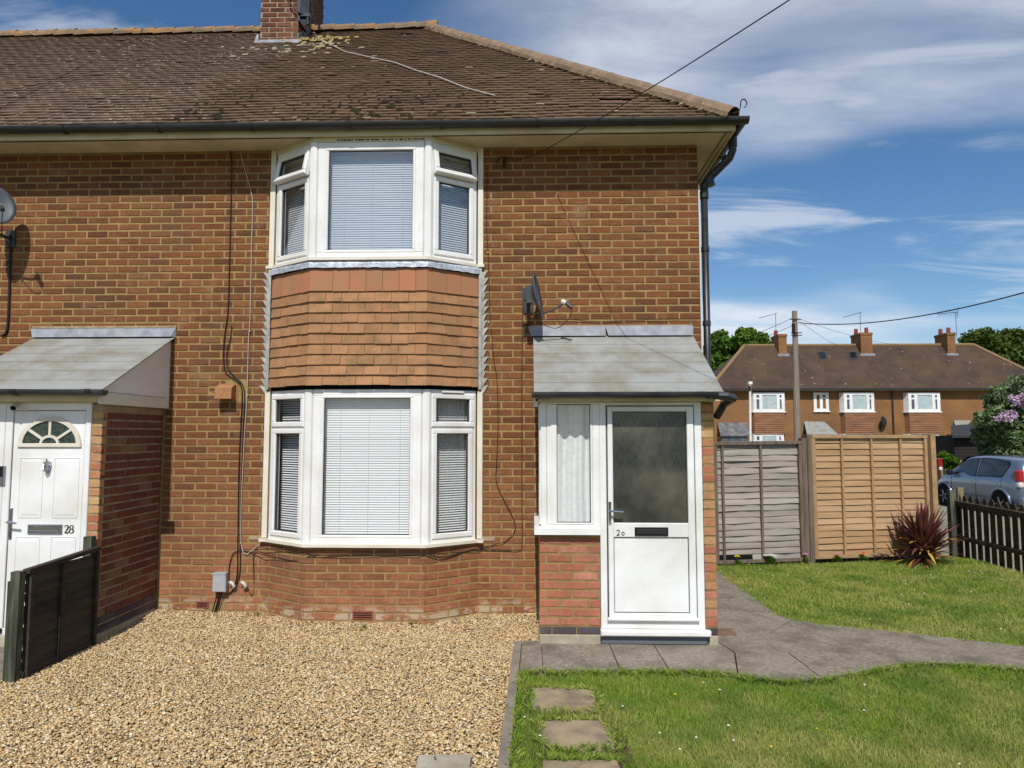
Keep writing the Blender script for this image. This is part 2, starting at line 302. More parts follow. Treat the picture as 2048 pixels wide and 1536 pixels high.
MT['pebble'] = attrmat('gravel_pebbles', [(194, 162, 110), (220, 202, 164), (184, 142, 86), (206, 178, 128), (160, 138, 106), (216, 190, 142), (180, 152, 106), (138, 126, 112), (206, 178, 124), (226, 214, 188), (174, 130, 82), (198, 168, 116)], rough=.7, spec=.35, patch=(168, 144, 110), patchscale=1.3, pamt=.35)
MT['grass'] = attrmat('grass_blades', [(114, 144, 42), (130, 156, 52), (104, 136, 40), (146, 164, 70), (122, 150, 48), (180, 172, 104), (116, 144, 44)], rough=.65, patch=(188, 178, 106), patchscale=.9, pamt=.75, patch2=(88, 126, 38), trans=.3)
MT['leaf_bright'] = attrmat('leaves_bright', [(70, 104, 26), (92, 128, 36), (56, 88, 24), (110, 146, 48)], rough=.6, trans=.3)
MT['leaf_dark'] = attrmat('leaves_dark', [(66, 86, 30), (84, 100, 38), (52, 70, 28), (98, 112, 46)], rough=.65, trans=.25)
MT['leaf_lilac'] = attrmat('leaves_lilac', [(86, 106, 60), (106, 126, 80), (68, 88, 50), (134, 150, 112)], rough=.6, trans=.2)
MT['blossom'] = attrmat('lilac_blossom', [(190, 158, 182), (206, 178, 198), (168, 132, 162), (214, 190, 206)], rough=.9)
MT['petal_y'] = mat('petals_yellow', (236, 212, 20), (214, 180, 14), nscale=60, rough=.7)
MT['petal_w'] = mat('petals_white', (236, 234, 226), (214, 210, 198), nscale=60, rough=.7)
MT['petal_p'] = mat('petals_pink', (206, 120, 180), (226, 160, 204), nscale=60, rough=.7)
MT['petal_o'] = mat('petals_orange', (240, 142, 16), (220, 112, 10), nscale=60, rough=.7)

# ------------------------------------------------------------------ object helpers
class MB:
    def __init__(s): s.v = []; s.f = []; s.t = []
    def add(s, vs, fs, M=None, tint=0.0):
        b = len(s.v)
        s.v += [tuple(M @ Vector(p)) if M is not None else tuple(p) for p in vs]
        s.f += [tuple(i+b for i in f) for f in fs]; s.t += [tint]*len(fs); return s
    def box(s, x0, x1, y0, y1, z0, z1, M=None, tint=0.0):
        v = [(x0, y0, z0), (x1, y0, z0), (x1, y1, z0), (x0, y1, z0), (x0, y0, z1), (x1, y0, z1), (x1, y1, z1), (x0, y1, z1)]
        return s.add(v, [(0, 3, 2, 1), (4, 5, 6, 7), (0, 1, 5, 4), (1, 2, 6, 5), (2, 3, 7, 6), (3, 0, 4, 7)], M, tint)
    def bbox(s, x0, x1, y0, y1, z0, z1, b=.004, M=None, tint=0.0):      # box with bevelled front (y0) edge
        v = [(x0, y0+b, z0), (x1, y0+b, z0), (x1, y0+b, z1), (x0, y0+b, z1),
             (x0+b, y0, z0+b), (x1-b, y0, z0+b), (x1-b, y0, z1-b), (x0+b, y0, z1-b),
             (x0, y1, z0), (x1, y1, z0), (x1, y1, z1), (x0, y1, z1)]
        f = [(4, 5, 6, 7), (0, 1, 5, 4), (1, 2, 6, 5), (2, 3, 7, 6), (3, 0, 4, 7), (0, 8, 9, 1), (1, 9, 10, 2), (2, 10, 11, 3), (3, 11, 8, 0), (8, 11, 10, 9)]
        return s.add(v, f, M, tint)
    def prism(s, poly, d, M=None, tint=0.0):       # poly: list of 3-D points (planar, ccw seen from outside), extruded by -d along normal vector d
        n = len(poly); d = Vector(d); P = [Vector(p) for p in poly]
        v = [tuple(p) for p in P]+[tuple(p+d) for p in P]
        f = [tuple(range(n)), tuple(range(2*n-1, n-1, -1))]+[(i, i+n, (i+1) % n+n, (i+1) % n) for i in range(n)]
        return s.add(v, f, M, tint)
    def tube(s, path, r, n=8, caps=True, tint=0.0, r1=None):
        P = [Vector(p) for p in path]; m = len(P); rings = []
        u = None
        for i, p in enumerate(P):
            t = (P[min(i+1, m-1)]-P[max(i-1, 0)]).normalized()
            if u is None:
                u = t.cross(Vector((0, 0, 1)));
                if u.length < 1e-3: u = t.cross(Vector((1, 0, 0)))
            u = (u-t*u.dot(t)).normalized(); q = t.cross(u)
            rr = r if r1 is None else r+(r1-r)*i/(m-1)
            rings.append([tuple(p+(u*math.cos(a)+q*math.sin(a))*rr) for a in [2*math.pi*k/n for k in range(n)]])
        v = [x for g in rings for x in g]; f = []
        for i in range(m-1):
            for k in range(n):
                k2 = (k+1) % n; f.append((i*n+k, i*n+k2, (i+1)*n+k2, (i+1)*n+k))
        if caps: f.append(tuple(range(n-1, -1, -1))); f.append(tuple((m-1)*n+k for k in range(n)))
        return s.add(v, f, None, tint)
    def build(s, name, m, parent=None, smooth=False, kind=None, label=None):
        me = bpy.data.meshes.new(name); me.from_pydata(s.v, [], s.f); me.materials.append(MT[m] if isinstance(m, str) else m)
        if any(s.t):
            a = me.attributes.new('tint', 'FLOAT', 'FACE'); a.data.foreach_set('value', s.t)
        if smooth: me.polygons.foreach_set('use_smooth', [True]*len(me.polygons))
        me.update(); o = bpy.data.objects.new(name, me); return link(o, parent, kind, label)
def link(o, parent=None, kind=None, label=None):
    COL.objects.link(o)
    if parent is not None:
        o.parent = parent
        if parent.type == 'EMPTY': o.matrix_parent_inverse = Matrix.Translation(-parent.location)
        elif parent.location.length > 0: o.matrix_parent_inverse = parent.matrix_basis.inverted()
    if kind: o['kind'] = kind
    if label: o['label'] = label
    return o
def thing(name, label, cat, loc=(0, 0, 0), group=None):
    o = bpy.data.objects.new(name, None); o.location = loc; o.empty_display_size = .2; COL.objects.link(o)
    return tag(o, label, cat, group)
def tag(o, label, cat, group=None):
    o['label'] = label; o['category'] = cat
    if group: o['group'] = group
    return o
def npmesh(name, V, F, m, tint=None, parent=None, kind=None, smooth=False):
    me = bpy.data.meshes.new(name); nv = len(V); nf = len(F); k = F.shape[1]
    me.vertices.add(nv); me.vertices.foreach_set('co', V.astype(np.float32).ravel())
    me.loops.add(nf*k); me.loops.foreach_set('vertex_index', F.astype(np.int32).ravel())
    me.polygons.add(nf); me.polygons.foreach_set('loop_start', np.arange(0, nf*k, k, dtype=np.int32))
    if tint is not None:
        a = me.attributes.new('tint', 'FLOAT', 'FACE'); a.data.foreach_set('value', tint.astype(np.float32))
    me.materials.append(MT[m]); me.update(calc_edges=True)
    if smooth: me.polygons.foreach_set('use_smooth', [True]*nf)
    return link(bpy.data.objects.new(name, me), parent, kind)
def frame(o, xd, yd=None):             # matrix: local x along xd (horizontal), local -y outward, z up
    x = Vector(xd).normalized(); z = Vector((0, 0, 1)); y = z.cross(x)
    return Matrix(((x.x, y.x, z.x, o[0]), (x.y, y.y, z.y, o[1]), (x.z, y.z, z.z, o[2]), (0, 0, 0, 1)))
def ribbon(pts2, wd, M, th=.004, mb=None):      # flat stroke along 2-D points (x,z) with widths
    mb = mb or MB(); n = len(pts2)
    if not isinstance(wd, (list, tuple)): wd = [wd]*n
    L, Rr = [], []
    for i in range(n):
        a = Vector(pts2[max(i-1, 0)]); b = Vector(pts2[min(i+1, n-1)]); t = (b-a).normalized(); q = Vector((-t.y, t.x))
        p = Vector(pts2[i]); L.append(p+q*wd[i]/2); Rr.append(p-q*wd[i]/2)
    for i in range(n-1):
        poly = [(Rr[i].x, 0, Rr[i].y), (Rr[i+1].x, 0, Rr[i+1].y), (L[i+1].x, 0, L[i+1].y), (L[i].x, 0, L[i].y)]
        mb.prism(poly, (0, -th, 0), M)
    return mb

# ------------------------------------------------------------------ brick machinery
BL, BH, BD, PX, PZ = .215, .0570, .06, .2255, .0750
def brick_mesh(name, m, seed, L=BL):
    r = random.Random(seed); b = .003; mb = MB()
    mb.bbox(-L/2, L/2, -.0042, BD, -BH/2, BH/2, b)
    mb.v = [(x+r.uniform(-.002, .002), y+r.uniform(-.0012, .0012), z+r.uniform(-.0018, .0018)) for x, y, z in mb.v]
    me = bpy.data.meshes.new(name); me.from_pydata(mb.v, [], mb.f); me.materials.append(MT[m]); me.update(); return me
def brick_specs(M, w, z0, z1, phase=0.0, holes=(), cutends=True, jit=.0012, hole_pred=None):
    out = []; r = R; nrow = int(round((z1-z0)/PZ))
    for k in range(nrow):
        zc = z0+(k+.5)*PZ
        x = -PX*((phase+(.5 if k % 2 else 0)) % 1)-r.uniform(0, .008)
        while x < w:
            a, b = x+.009, x+PX-.009; x += PX
            segs = [(max(a, 0.0), min(b, w))]
            for hx0, hx1, hz0, hz1 in holes:
                if zc > hz0 and zc < hz1:
                    ns = []
                    for s, e in segs:
                        if e <= hx0 or s >= hx1: ns.append((s, e))
                        else:
                            if s < hx0: ns.append((s, hx0))
                            if e > hx1: ns.append((hx1, e))
                    segs = ns
            for s, e in segs:
                if e-s > .014:
                    out.append((M, (s+e)/2+r.uniform(-jit, jit), zc+r.uniform(-jit, jit), e-s, r.uniform(-.002, .0015)))
    return out
def place_bricks(specs, parent, m, limit=300, name='brick', stuffname='brickwork'):
    ms = [brick_mesh('brick_piece', m, i*13+5) for i in range(4)]
    rank = []
    for sp in specs:
        M, cx_, cz, L, pr = sp; p = M @ Vector((cx_, 0, cz))
        rank.append((depth(p)/math.sqrt(L) if inframe(p) else 1e6+depth(p), sp))
    rank.sort(key=lambda q: q[0])
    for i, (d, (M, cx_, cz, L, pr)) in enumerate(rank[:limit]):
        o = bpy.data.objects.new(name, ms[i % 4]); link(o, parent)
        o.matrix_basis = M @ Matrix.Translation((cx_, pr, cz)) @ Matrix.Diagonal((L/BL*(1 if i % 2 else -1) if False else L/BL, 1, 1, 1))
        if parent.type == 'EMPTY': o.matrix_parent_inverse = Matrix.Translation(-parent.location)
    if len(rank) > limit:
        mb = MB()
        base = [([tuple(v.co) for v in me.vertices], [tuple(p.vertices) for p in me.polygons]) for me in ms]
        for i, (d, (M, cx_, cz, L, pr)) in enumerate(rank[limit:]):
            v, f = base[i % 4]
            mb.add(v, f, M @ Matrix.Translation((cx_, pr, cz)) @ Matrix.Diagonal((L/BL, 1, 1, 1)), R.uniform(.01, .99))
        mb.build(stuffname, m, parent, kind='stuff')

# ================================================================== GROUND
def sheet(name, poly, z, m, th=.0):
    mb = MB(); P = [(x, y, z) for x, y in poly]
    mb.add(P, [tuple(range(len(P)))]); o = mb.build(name, m); o['kind'] = 'structure'; return o
sheet('ground', [(-600, -600), (900, -600), (900, 900), (-600, 900)], -.30, 'land')
sheet('road', [(10.9, -40), (15.6, -40), (15.6, 34), (10.9, 34)], -.262, 'road')
sheet('pavement', [(6.42, -40), (10.7, -40), (10.7, 34), (6.42, 34)], -.10, 'pave')
MB().box(10.7, 10.85, -40, 34, -.28, -.10).build('kerb', 'kerb')['kind'] = 'structure'
sheet('far_pavement', [(15.7, -40), (17.2, -40), (17.2, 34), (15.7, 34)], -.15, 'pave')

def inpoly(x, y, poly):
    c = np.zeros(x.shape, bool); n = len(poly)
    for i in range(n):
        x1, y1 = poly[i]; x2, y2 = poly[(i+1) % n]
        cond = ((y1 > y) != (y2 > y)); xi = (x2-x1)*(y-y1)/((y2-y1) if abs(y2-y1) > 1e-9 else 1e-9)+x1
        c ^= cond & (x < xi)
    return c
# outline of the concrete path, from the front of the porch round to the side of the house and off to the right
path_up = [(1.56, -.9), (1.56, 2.9), (2.36, 2.9), (2.365, 2.05), (2.375, .9), (2.385, -.02), (2.46, -.18), (2.7, -.34), (3.2, -.54), (4.09, -.94), (5.2, -1.5), (6.3, -2.0)]
path_lo = [(6.3, -2.75), (5.2, -2.15), (4.2, -1.66), (3.67, -1.49), (3.35, -1.41), (2.98, -1.37), (2.62, -1.50), (2.36, -1.64), (2.0, -1.76), (1.74, -1.78), (1.5, -1.68), (1.32, -1.62), (.9, -1.60), (.4, -1.63), (-.1, -1.64)]
path_poly = path_up+path_lo+[(-.1, -.92), (.08, -.92), (.08, 0), (1.56, 0)]
front_lawn = [(-.1, -1.64)]+path_lo[::-1][1:]+[(6.3, -6.0), (-.1, -6.0)]
back_lawn = [(2.36, 2.62)]+path_up[3:]+[(6.3, 3.3), (5.9, 3.28), (4.0, 2.85), (3.2, 2.7)]
sheet('soil_bed', [(1.7, -7), (6.42, -7), (6.42, 3.7), (1.7, 3.7)], -.02, 'soil')
sheet('gravel_bed', [(-3.95, -7), (-.1, -7), (-.1, -.92), (.05, -.92), (.05, .02), (-3.95, .02)], -.012, 'gravelbase')
sheet('front_lawn_turf', front_lawn, -.005, 'turfbase'); sheet('back_lawn_turf', back_lawn, .0, 'turfbase')
sheet('neighbour_paving', [(-9, -7), (-3.95, -7), (-3.95, 0), (-9, 0)], -.03, 'slab')

# path slabs: cast concrete bays with open joints, each a piece of its own on a dark bed
pb = MB(); pb.add([(x, y, .012) for x, y in path_poly[::-1]], [tuple(range(len(path_poly)))])
path = pb.build('path', 'soil'); path['kind'] = 'structure'
def slab(pts, z=.04, lift=0.0):
    c = Vector((sum(p[0] for p in pts)/len(pts), sum(p[1] for p in pts)/len(pts)))
    q = []
    for p in pts:
        d = Vector(p)-c; L = d.length; q.append(c+d*(1-.007/max(L, .05)))
    top = [(p.x, p.y, z+lift*R.uniform(-1, 1)) for p in q]
    m = MB(); a = sum(q[i].x*q[(i+1) % len(q)].y-q[(i+1) % len(q)].x*q[i].y for i in range(len(q)))
    if a < 0: top = top[::-1]
    m.prism(top, (0, 0, -.05)); return m.build('slab', 'slab', path)
slab([(-.1, -.92), (.06, -.92), (.065, -1.64), (-.1, -1.64)])
slab([(.06, -.88), (.63, -.88), (.645, -1.62), (.4, -1.63), (.065, -1.64)])
slab([(.63, -.88), (1.0, -.88), (1.01, -1.60), (.9, -1.60), (.645, -1.62)])
slab([(1.0, -.88), (1.56, -.88), (1.62, -1.19), (1.5, -1.68), (1.32, -1.62), (1.01, -1.60)])
slab([(1.62, -1.19), (2.05, -1.18), (2.08, -1.75), (2.0, -1.76), (1.74, -1.78), (1.5, -1.68)])
slab([(2.05, -1.18), (2.52, -.98), (3.0, -1.37), (2.62, -1.5), (2.36, -1.64), (2.08, -1.75)])
slab([(1.56, -.88), (2.1, -.62), (2.52, -.98), (2.05, -1.18), (1.62, -1.19)])
slab([(1.56, -.88), (1.56, .1), (2.383, .1), (2.385, -.02), (2.46, -.18), (2.1, -.62)])
slab([(1.72, .1), (1.72, 1.5), (2.37, 1.5), (2.383, .1)]); slab([(1.72, 1.5), (1.72, 2.9), (2.36, 2.9), (2.37, 1.5)])
slab([(2.1, -.62), (2.46, -.18), (2.7, -.34), (3.2, -.54), (3.5, -.67), (2.52, -.98)])
slab([(2.52, -.98), (3.5, -.67), (4.09, -.94), (4.2, -1.66), (3.67, -1.49), (3.35, -1.41), (3.0, -1.37)])
slab([(4.09, -.94), (5.2, -1.5), (5.2, -2.15), (4.2, -1.66)]); slab([(5.2, -1.5), (6.3, -2.0), (6.3, -2.75), (5.2, -2.15)])
# drain cover beside the porch
m = MB(); m.box(1.60, 1.78, -.72, -.52, .04, .046); dc = m.build('drain_cover', mat('rusty_plate', (104, 82, 66), (126, 104, 84), nscale=12, rough=.9)); tag(dc, 'small rusty square drain cover in the path beside the porch pillar', 'drain cover')

# gravel edging strip
kb = MB(); y = -7.0; kerb = thing('edging_kerb', 'thin grey concrete edging strip between the gravel and the grass', 'edging', (-.14, -.9, 0))
while y < -.95:
    y2 = min(y+.92, -.92); xs = lambda t: -.135+(t+.9)*.013
    MB().prism([(xs(y)-.033, y+.003, .035), (xs(y)+.03, y+.003, .035), (xs(y2)+.03, y2-.003, .035), (xs(y2)-.033, y2-.003, .035)], (0, 0, -.09)).build('edging_block', 'kerb', kerb); y = y2
# stepping stones
for pts, lab in (([(-.02, -1.96), (.12, -1.945), (.36, -1.98), (.405, -2.01), (.415, -2.06), (.403, -2.20), (.40, -2.33), (.2, -2.345), (-.01, -2.33), (-.027, -2.15)], 'pale buff stepping stone in the grass, nearest to the path'),
                 ([(.02, -2.52), (.22, -2.495), (.42, -2.50), (.45, -2.55), (.455, -2.68), (.47, -2.85), (.27, -2.875), (.05, -2.86), (.025, -2.7)], 'pinkish brown stepping stone in the grass, middle of the three'),
                 ([(.045, -3.03), (.45, -3.01), (.48, -3.4), (.06, -3.42)], 'stepping stone cut off by the lower edge of the photo')):
    m = MB(); P = [(x, y, .022) for x, y in pts][::-1]; m.prism(P, (0, 0, -.04)); o = m.build('stepping_stone', 'stone'); tag(o, lab, 'stepping stone', 'stepping stones in the front lawn')
m = MB(); m.prism([(-.64, -2.985, .022), (-.35, -2.97, .022), (-.34, -3.4, .022), (-.62, -3.42, .022)][::-1], (0, 0, -.04))
tag(m.build('concrete_slab', 'concrete'), 'grey concrete slab half buried in the gravel at the lower edge', 'slab')

# ---- gravel pebbles
rs = np.random.RandomState(3)
bm = bmesh.new(); bmesh.ops.create_icosphere(bm, subdivisions=1, radius=1); bm.verts.ensure_lookup_table()
IV = np.array([v.co[:] for v in bm.verts]); IF = np.array([[v.index for v in f.verts] for f in bm.faces]); bm.free()
def pebbles(n, x, y, z, rmin, rmax):
    s = (rs.rand(n, 1)**1.6*(rmax-rmin)+rmin)*np.stack([rs.uniform(.8, 1.35, n), rs.uniform(.7, 1.1, n), rs.uniform(.35, .62, n)], 1)
    V = IV[None]*(1+rs.uniform(-.34, .30, (n, 12, 1)))*s[:, None, :]
    a = rs.uniform(0, 2*np.pi, n); t = rs.normal(0, .45, n)
    ca, sa, ct, st = np.cos(a), np.sin(a), np.cos(t), np.sin(t)
    X, Y_, Z = V[..., 0], V[..., 1], V[..., 2]
    Y2 = Y_*ct[:, None]-Z*st[:, None]; Z2 = Y_*st[:, None]+Z*ct[:, None]
    X3 = X*ca[:, None]-Y2*sa[:, None]; Y3 = X*sa[:, None]+Y2*ca[:, None]
    V = np.stack([X3+x[:, None], Y3+y[:, None], Z2+z[:, None]], -1).reshape(-1, 3)
    F = (IF[None]+(np.arange(n)*12)[:, None, None]).reshape(-1, 3)
    return V, F, np.repeat(rs.rand(n)*.998+.001, 20)
n = 92000
x = rs.uniform(-3.93, .045, n*2); y = rs.uniform(-3.75, .0, n*2)
keep = ~((x > -2.68) & (x < -.58) & (y > -.30+np.clip(np.maximum(-2.19-x, x+1.04), 0, 1)*.62)) & (x > -3.9-(y*.0)) & ~((x > -.65) & (x < -.34) & (y < -2.99))
keep &= ~((x > -.175) & (y < -.90))
keep &= ~((x < -3.78) & (y > -1.05))
x, y = x[keep][:n], y[keep][:n]
hump = .012*np.sin(x*3.1+1)*np.cos(y*2.3)+.008*np.sin(x*7.7+y*5.1)+.02*np.exp(-((y)/.25)**2)
hump = np.maximum(hump, -.003)
V, F, T = pebbles(len(x), x, y, hump+rs.uniform(-.004, .010, len(x)), .0055, .0122)
npmesh('gravel', V, F, 'pebble', T, kind='stuff')
# stray pebbles at the neighbour's side and on the soil bed
n = 2200; x = rs.uniform(2.4, 6.2, n); y = 2.55+(x-2.4)*.215+rs.uniform(0, .35, n)
V, F, T = pebbles(n, x, y, np.full(n, -.015), .006, .02)
npmesh('soil_crumbs', V, F, 'soil', None, kind='stuff')

# ---- grass
def grass(name, poly, n, h0, h1, wd, z0, holes=(), seed=1, xr=None, yr=None):
    g = np.random.RandomState(seed); P = np.array(poly)
    xr = xr or (P[:, 0].min(), P[:, 0].max()); yr = yr or (P[:, 1].min(), P[:, 1].max())
    x = g.uniform(*xr, n*2); y = g.uniform(*yr, n*2); k = inpoly(x, y, poly)
    for hpoly in holes: k &= ~inpoly(x, y, hpoly)
    x, y = x[k][:n], y[k][:n]; n = len(x)
    clump = .5+.5*np.sin(x*5.3+2*np.sin(y*3.1))*np.cos(y*6.1+1.7*np.sin(x*2.2))
    h = (h0+(h1-h0)*g.rand(n))*(.7+.6*clump); a = g.uniform(0, 2*np.pi, n); w2 = wd*g.uniform(.6, 1.3, n)
    dx, dy = np.cos(a), np.sin(a); b = g.uniform(0, 2*np.pi, n); le = h*g.uniform(.15, 1.1, n); bx, by = np.cos(b)*le, np.sin(b)*le
    z = np.full(n, z0)
    V = np.stack([np.stack([x-dx*w2, y-dy*w2, z], -1), np.stack([x+dx*w2, y+dy*w2, z], -1),
                  np.stack([x+bx*.4+dx*w2*.8, y+by*.4+dy*w2*.8, z+h*.6], -1), np.stack([x+bx*.4-dx*w2*.8, y+by*.4-dy*w2*.8, z+h*.6], -1),
                  np.stack([x+bx, y+by, z+h*.95], -1)], 1)
    i = np.arange(n)[:, None]*5
    F = np.concatenate([np.concatenate([i, i+1, i+2], 1), np.concatenate([i, i+2, i+3], 1), np.concatenate([i+3, i+2, i+4], 1)], 1).reshape(-1, 3)
    t = np.repeat(np.clip(.5*g.rand(n)+.5*((clump+g.rand(n)*.4) % 1), .001, .999), 3)
    npmesh(name, V.reshape(-1, 3), F, 'grass', t, kind='stuff')
st1 = [(-.02, -1.94), (.43, -1.98), (.42, -2.31), (-.02, -2.31)]; st2 = [(.03, -2.5), (.46, -2.48), (.49, -2.83), (.05, -2.84)]; st3 = [(.05, -3.0), (.48, -3.0), (.5, -3.5), (.05, -3.5)]
grass('front_grass', front_lawn, 120000, .018, .042, .0018, -.005, (st1, st2, st3), 5, (-.1, 4.6), (-3.7, -1.3))
grass('back_grass', back_lawn, 90000, .02, .045, .0028, .0, (), 6)
grass('front_grass_edge', front_lawn, 9000, .02, .05, .002, -.005, (st1, st2, st3), 8, (4.4, 6.3), (-4.0, -1.3))
def edge_tufts(name, line, n, seed, spread=.03):
    g = np.random.RandomState(seed); P = np.array(line); d = np.linalg.norm(P[1:]-P[:-1], axis=1); s = g.choice(len(d), n, p=d/d.sum()); t = g.rand(n)
    q = P[s]+(P[s+1]-P[s])*t[:, None]; wob = .016*np.sin(q[:, 0]*23)+.012*np.sin(q[:, 0]*57+q[:, 1]*31)
    x = q[:, 0]+g.normal(0, spread*.5, n)+wob*.6; y = q[:, 1]+g.normal(0, spread*.5, n)+wob
    h = g.uniform(.02, .055, n); a = g.uniform(0, 6.283, n); w2 = .0022; dx, dy = np.cos(a)*w2, np.sin(a)*w2; b = g.uniform(0, 6.283, n); le = h*g.uniform(.3, 1.2, n); bx, by = np.cos(b)*le, np.sin(b)*le; z = np.full(n, .01)
    V = np.stack([np.stack([x-dx, y-dy, z], -1), np.stack([x+dx, y+dy, z], -1), np.stack([x+bx*.5+dx, y+by*.5+dy, z+h*.6], -1), np.stack([x+bx, y+by, z+h*.8], -1)], 1).reshape(-1, 3)
    i = np.arange(n)[:, None]*4; F = np.concatenate([np.concatenate([i, i+1, i+2], 1), np.concatenate([i, i+2, i+3], 1)], 1).reshape(-1, 3)
    npmesh(name, V, F, 'grass', np.repeat(g.rand(n)*.998+.001, 2), kind='stuff')
edge_tufts('front_grass_fringe', path_lo, 9000, 31); edge_tufts('back_grass_fringe', path_up[3:], 6000, 32); edge_tufts('kerb_grass_fringe', [(-.088, -1.64), (-.120, -3.6)], 1300, 33, .014)
for k, q_ in enumerate(([(-.03, -1.94), (.42, -1.98), (.42, -2.34), (-.02, -2.35), (-.03, -1.94)], [(.01, -2.5), (.45, -2.48), (.49, -2.87), (.04, -2.88), (.01, -2.5)], [(.03, -3.01), (.47, -3.0)])): edge_tufts('stone_grass_fringe', q_, 650, 40+k, .016)
# worn earth round the stepping stones
sheet('worn_earth', [(-.06, -1.92), (.44, -1.95), (.46, -2.30), (.52, -2.46), (.56, -2.86), (.52, -3.5), (.0, -3.5), (-.02, -2.9), (-.02, -2.45), (-.06, -2.3)], .0005, 'soil')
# daisies and buttercups
mb = MB(); my = MB()
for _ in range(70):
    while True:
        xx, yy = (R.uniform(-.08, 5), R.uniform(-3.4, -1.3)) if R.random() < .45 else (R.uniform(2.4, 6.2), R.uniform(-1.2, 3.0))
        if inpoly(np.array([xx]), np.array([yy]), front_lawn)[0] or inpoly(np.array([xx]), np.array([yy]), back_lawn)[0]: break
    r_ = R.uniform(.006, .010); tgt = mb if R.random() < .8 else my; zc = R.uniform(.03, .05)
    tgt.add([(xx+r_*math.cos(a), yy+r_*math.sin(a), zc) for a in [k*math.pi/4 for k in range(8)]]+[(xx, yy, zc+.004)], [(k, (k+1) % 8, 8) for k in range(8)])
mb.build('daisies', 'petal_w', kind='stuff'); my.build('buttercups', 'petal_y', kind='stuff')
# ================================================================== THE HOUSE
XL, XR = -8.9, 1.69
house = thing('terraced_house', 'near brown brick end of terrace house with tiled roof and two storey white bay window', 'house', (-1.6, 0, 0))
BX0, BX1, BXa, BXb, BY = -2.70, -.555, -2.19, -1.04, -.32      # bay plan
# wall backing in mortar, with the bay opening left free
m = MB()
m.box(XL, BX0+.02, 0, .28, -.2, 4.773); m.box(BX1-.02, XR, 0, .28, -.2, 4.773)
m.box(XR-.28, XR, .28, 6.6, -.2, 4.773); m.box(XL, XL+.28, .28, 6.6, -.2, 4.773); m.box(XL, XR, 6.6, 6.8, -.2, 4.773)
m.box(BX0+.02, BX1-.02, .05, .28, 2.25, 3.45)
wall = m.build('wall', 'mortar', house)
m = MB(); m.box(XL+.28, XR-.28, 3.2, 3.3, -.1, 4.7); m.box(XL+.28, XR-.28, .3, 6.5, 2.42, 2.6); m.box(XL+.28, XR-.28, .3, 6.5, 4.66, 4.70); m.box(XL+.28, XR-.28, .3, 6.5, -.1, 0)
m.box(-3.5, -3.4, .3, 3.2, 0, 2.42); m.box(.4, .5, .3, 3.2, 0, 4.66); m.box(-3.5, -3.4, .3, 3.2, 2.6, 4.66)
m.build('interior_walls', 'interior', house)
# bay base under the lower window
base_poly = [(BX0, .1), (BX0, 0), (BXa, BY), (BXb, BY), (BX1, 0), (BX1, .1)]
m = MB(); m.prism([(x, y, .735) for x, y in base_poly], (0, 0, -.93)); m.build('bay_base', 'mortar', house)

specs = []
MW = frame((XL, 0, 0), (1, 0, 0)); OX = -XL
holes = [(OX-5.12, OX-3.78, -1, 2.75), (OX+.06, OX+1.58, -1, 2.75),
         (OX-3.165, OX-2.93, 2.14, 2.32), (OX-3.31, OX-3.09, .03, .12), ]
left = brick_specs(MW, OX+BX0-.045, -.045, 4.775, .3, holes)
right = brick_specs(frame((BX1+.045, 0, 0), (1, 0, 0)), XR-BX1-.045, -.045, 4.775, .15, [(.06-BX1-.045, 1.58-BX1-.045, -1, 2.75)])
low = [q for q in left+right]
# wall beside the base of the bay, below the window
low += brick_specs(frame((BX0-.045, 0, 0), (1, 0, 0)), .045, -.045, .71, .5)+brick_specs(frame((BX1, 0, 0), (1, 0, 0)), .045, -.045, .71, .5)
for (ax, ay), (bx, by), ph in (((BX0, 0), (BXa, BY), .2), ((BXa, BY), (BXb, BY), .55), ((BXb, BY), (BX1, 0), .35)):
    d = Vector((bx-ax, by-ay, 0)); L = d.length
    hs_ = [] if ph != .55 else [(.47, .69, .03, .11)]
    low += brick_specs(frame((ax, ay, 0), d), L, -.045, .72, ph, hs_)
place_bricks([q for q in low if q[2] < 4.80], wall, 'brick')
side = brick_specs(frame((XR, .0, 0), (0, 1, 0)), 6.6, -.045, 4.775, .5)
mb = MB(); bmsh = brick_mesh('side_brick', 'brick', 77); bv = [tuple(v.co) for v in bmsh.vertices]; bf = [tuple(p.vertices) for p in bmsh.polygons]
for M_, cx_, cz, L, pr in side: mb.add(bv, bf, M_ @ Matrix.Translation((cx_, pr, cz)) @ Matrix.Diagonal((L/BL, 1, 1, 1)), R.uniform(.01, .99))
mb.build('brickwork', 'brick', wall, kind='stuff')

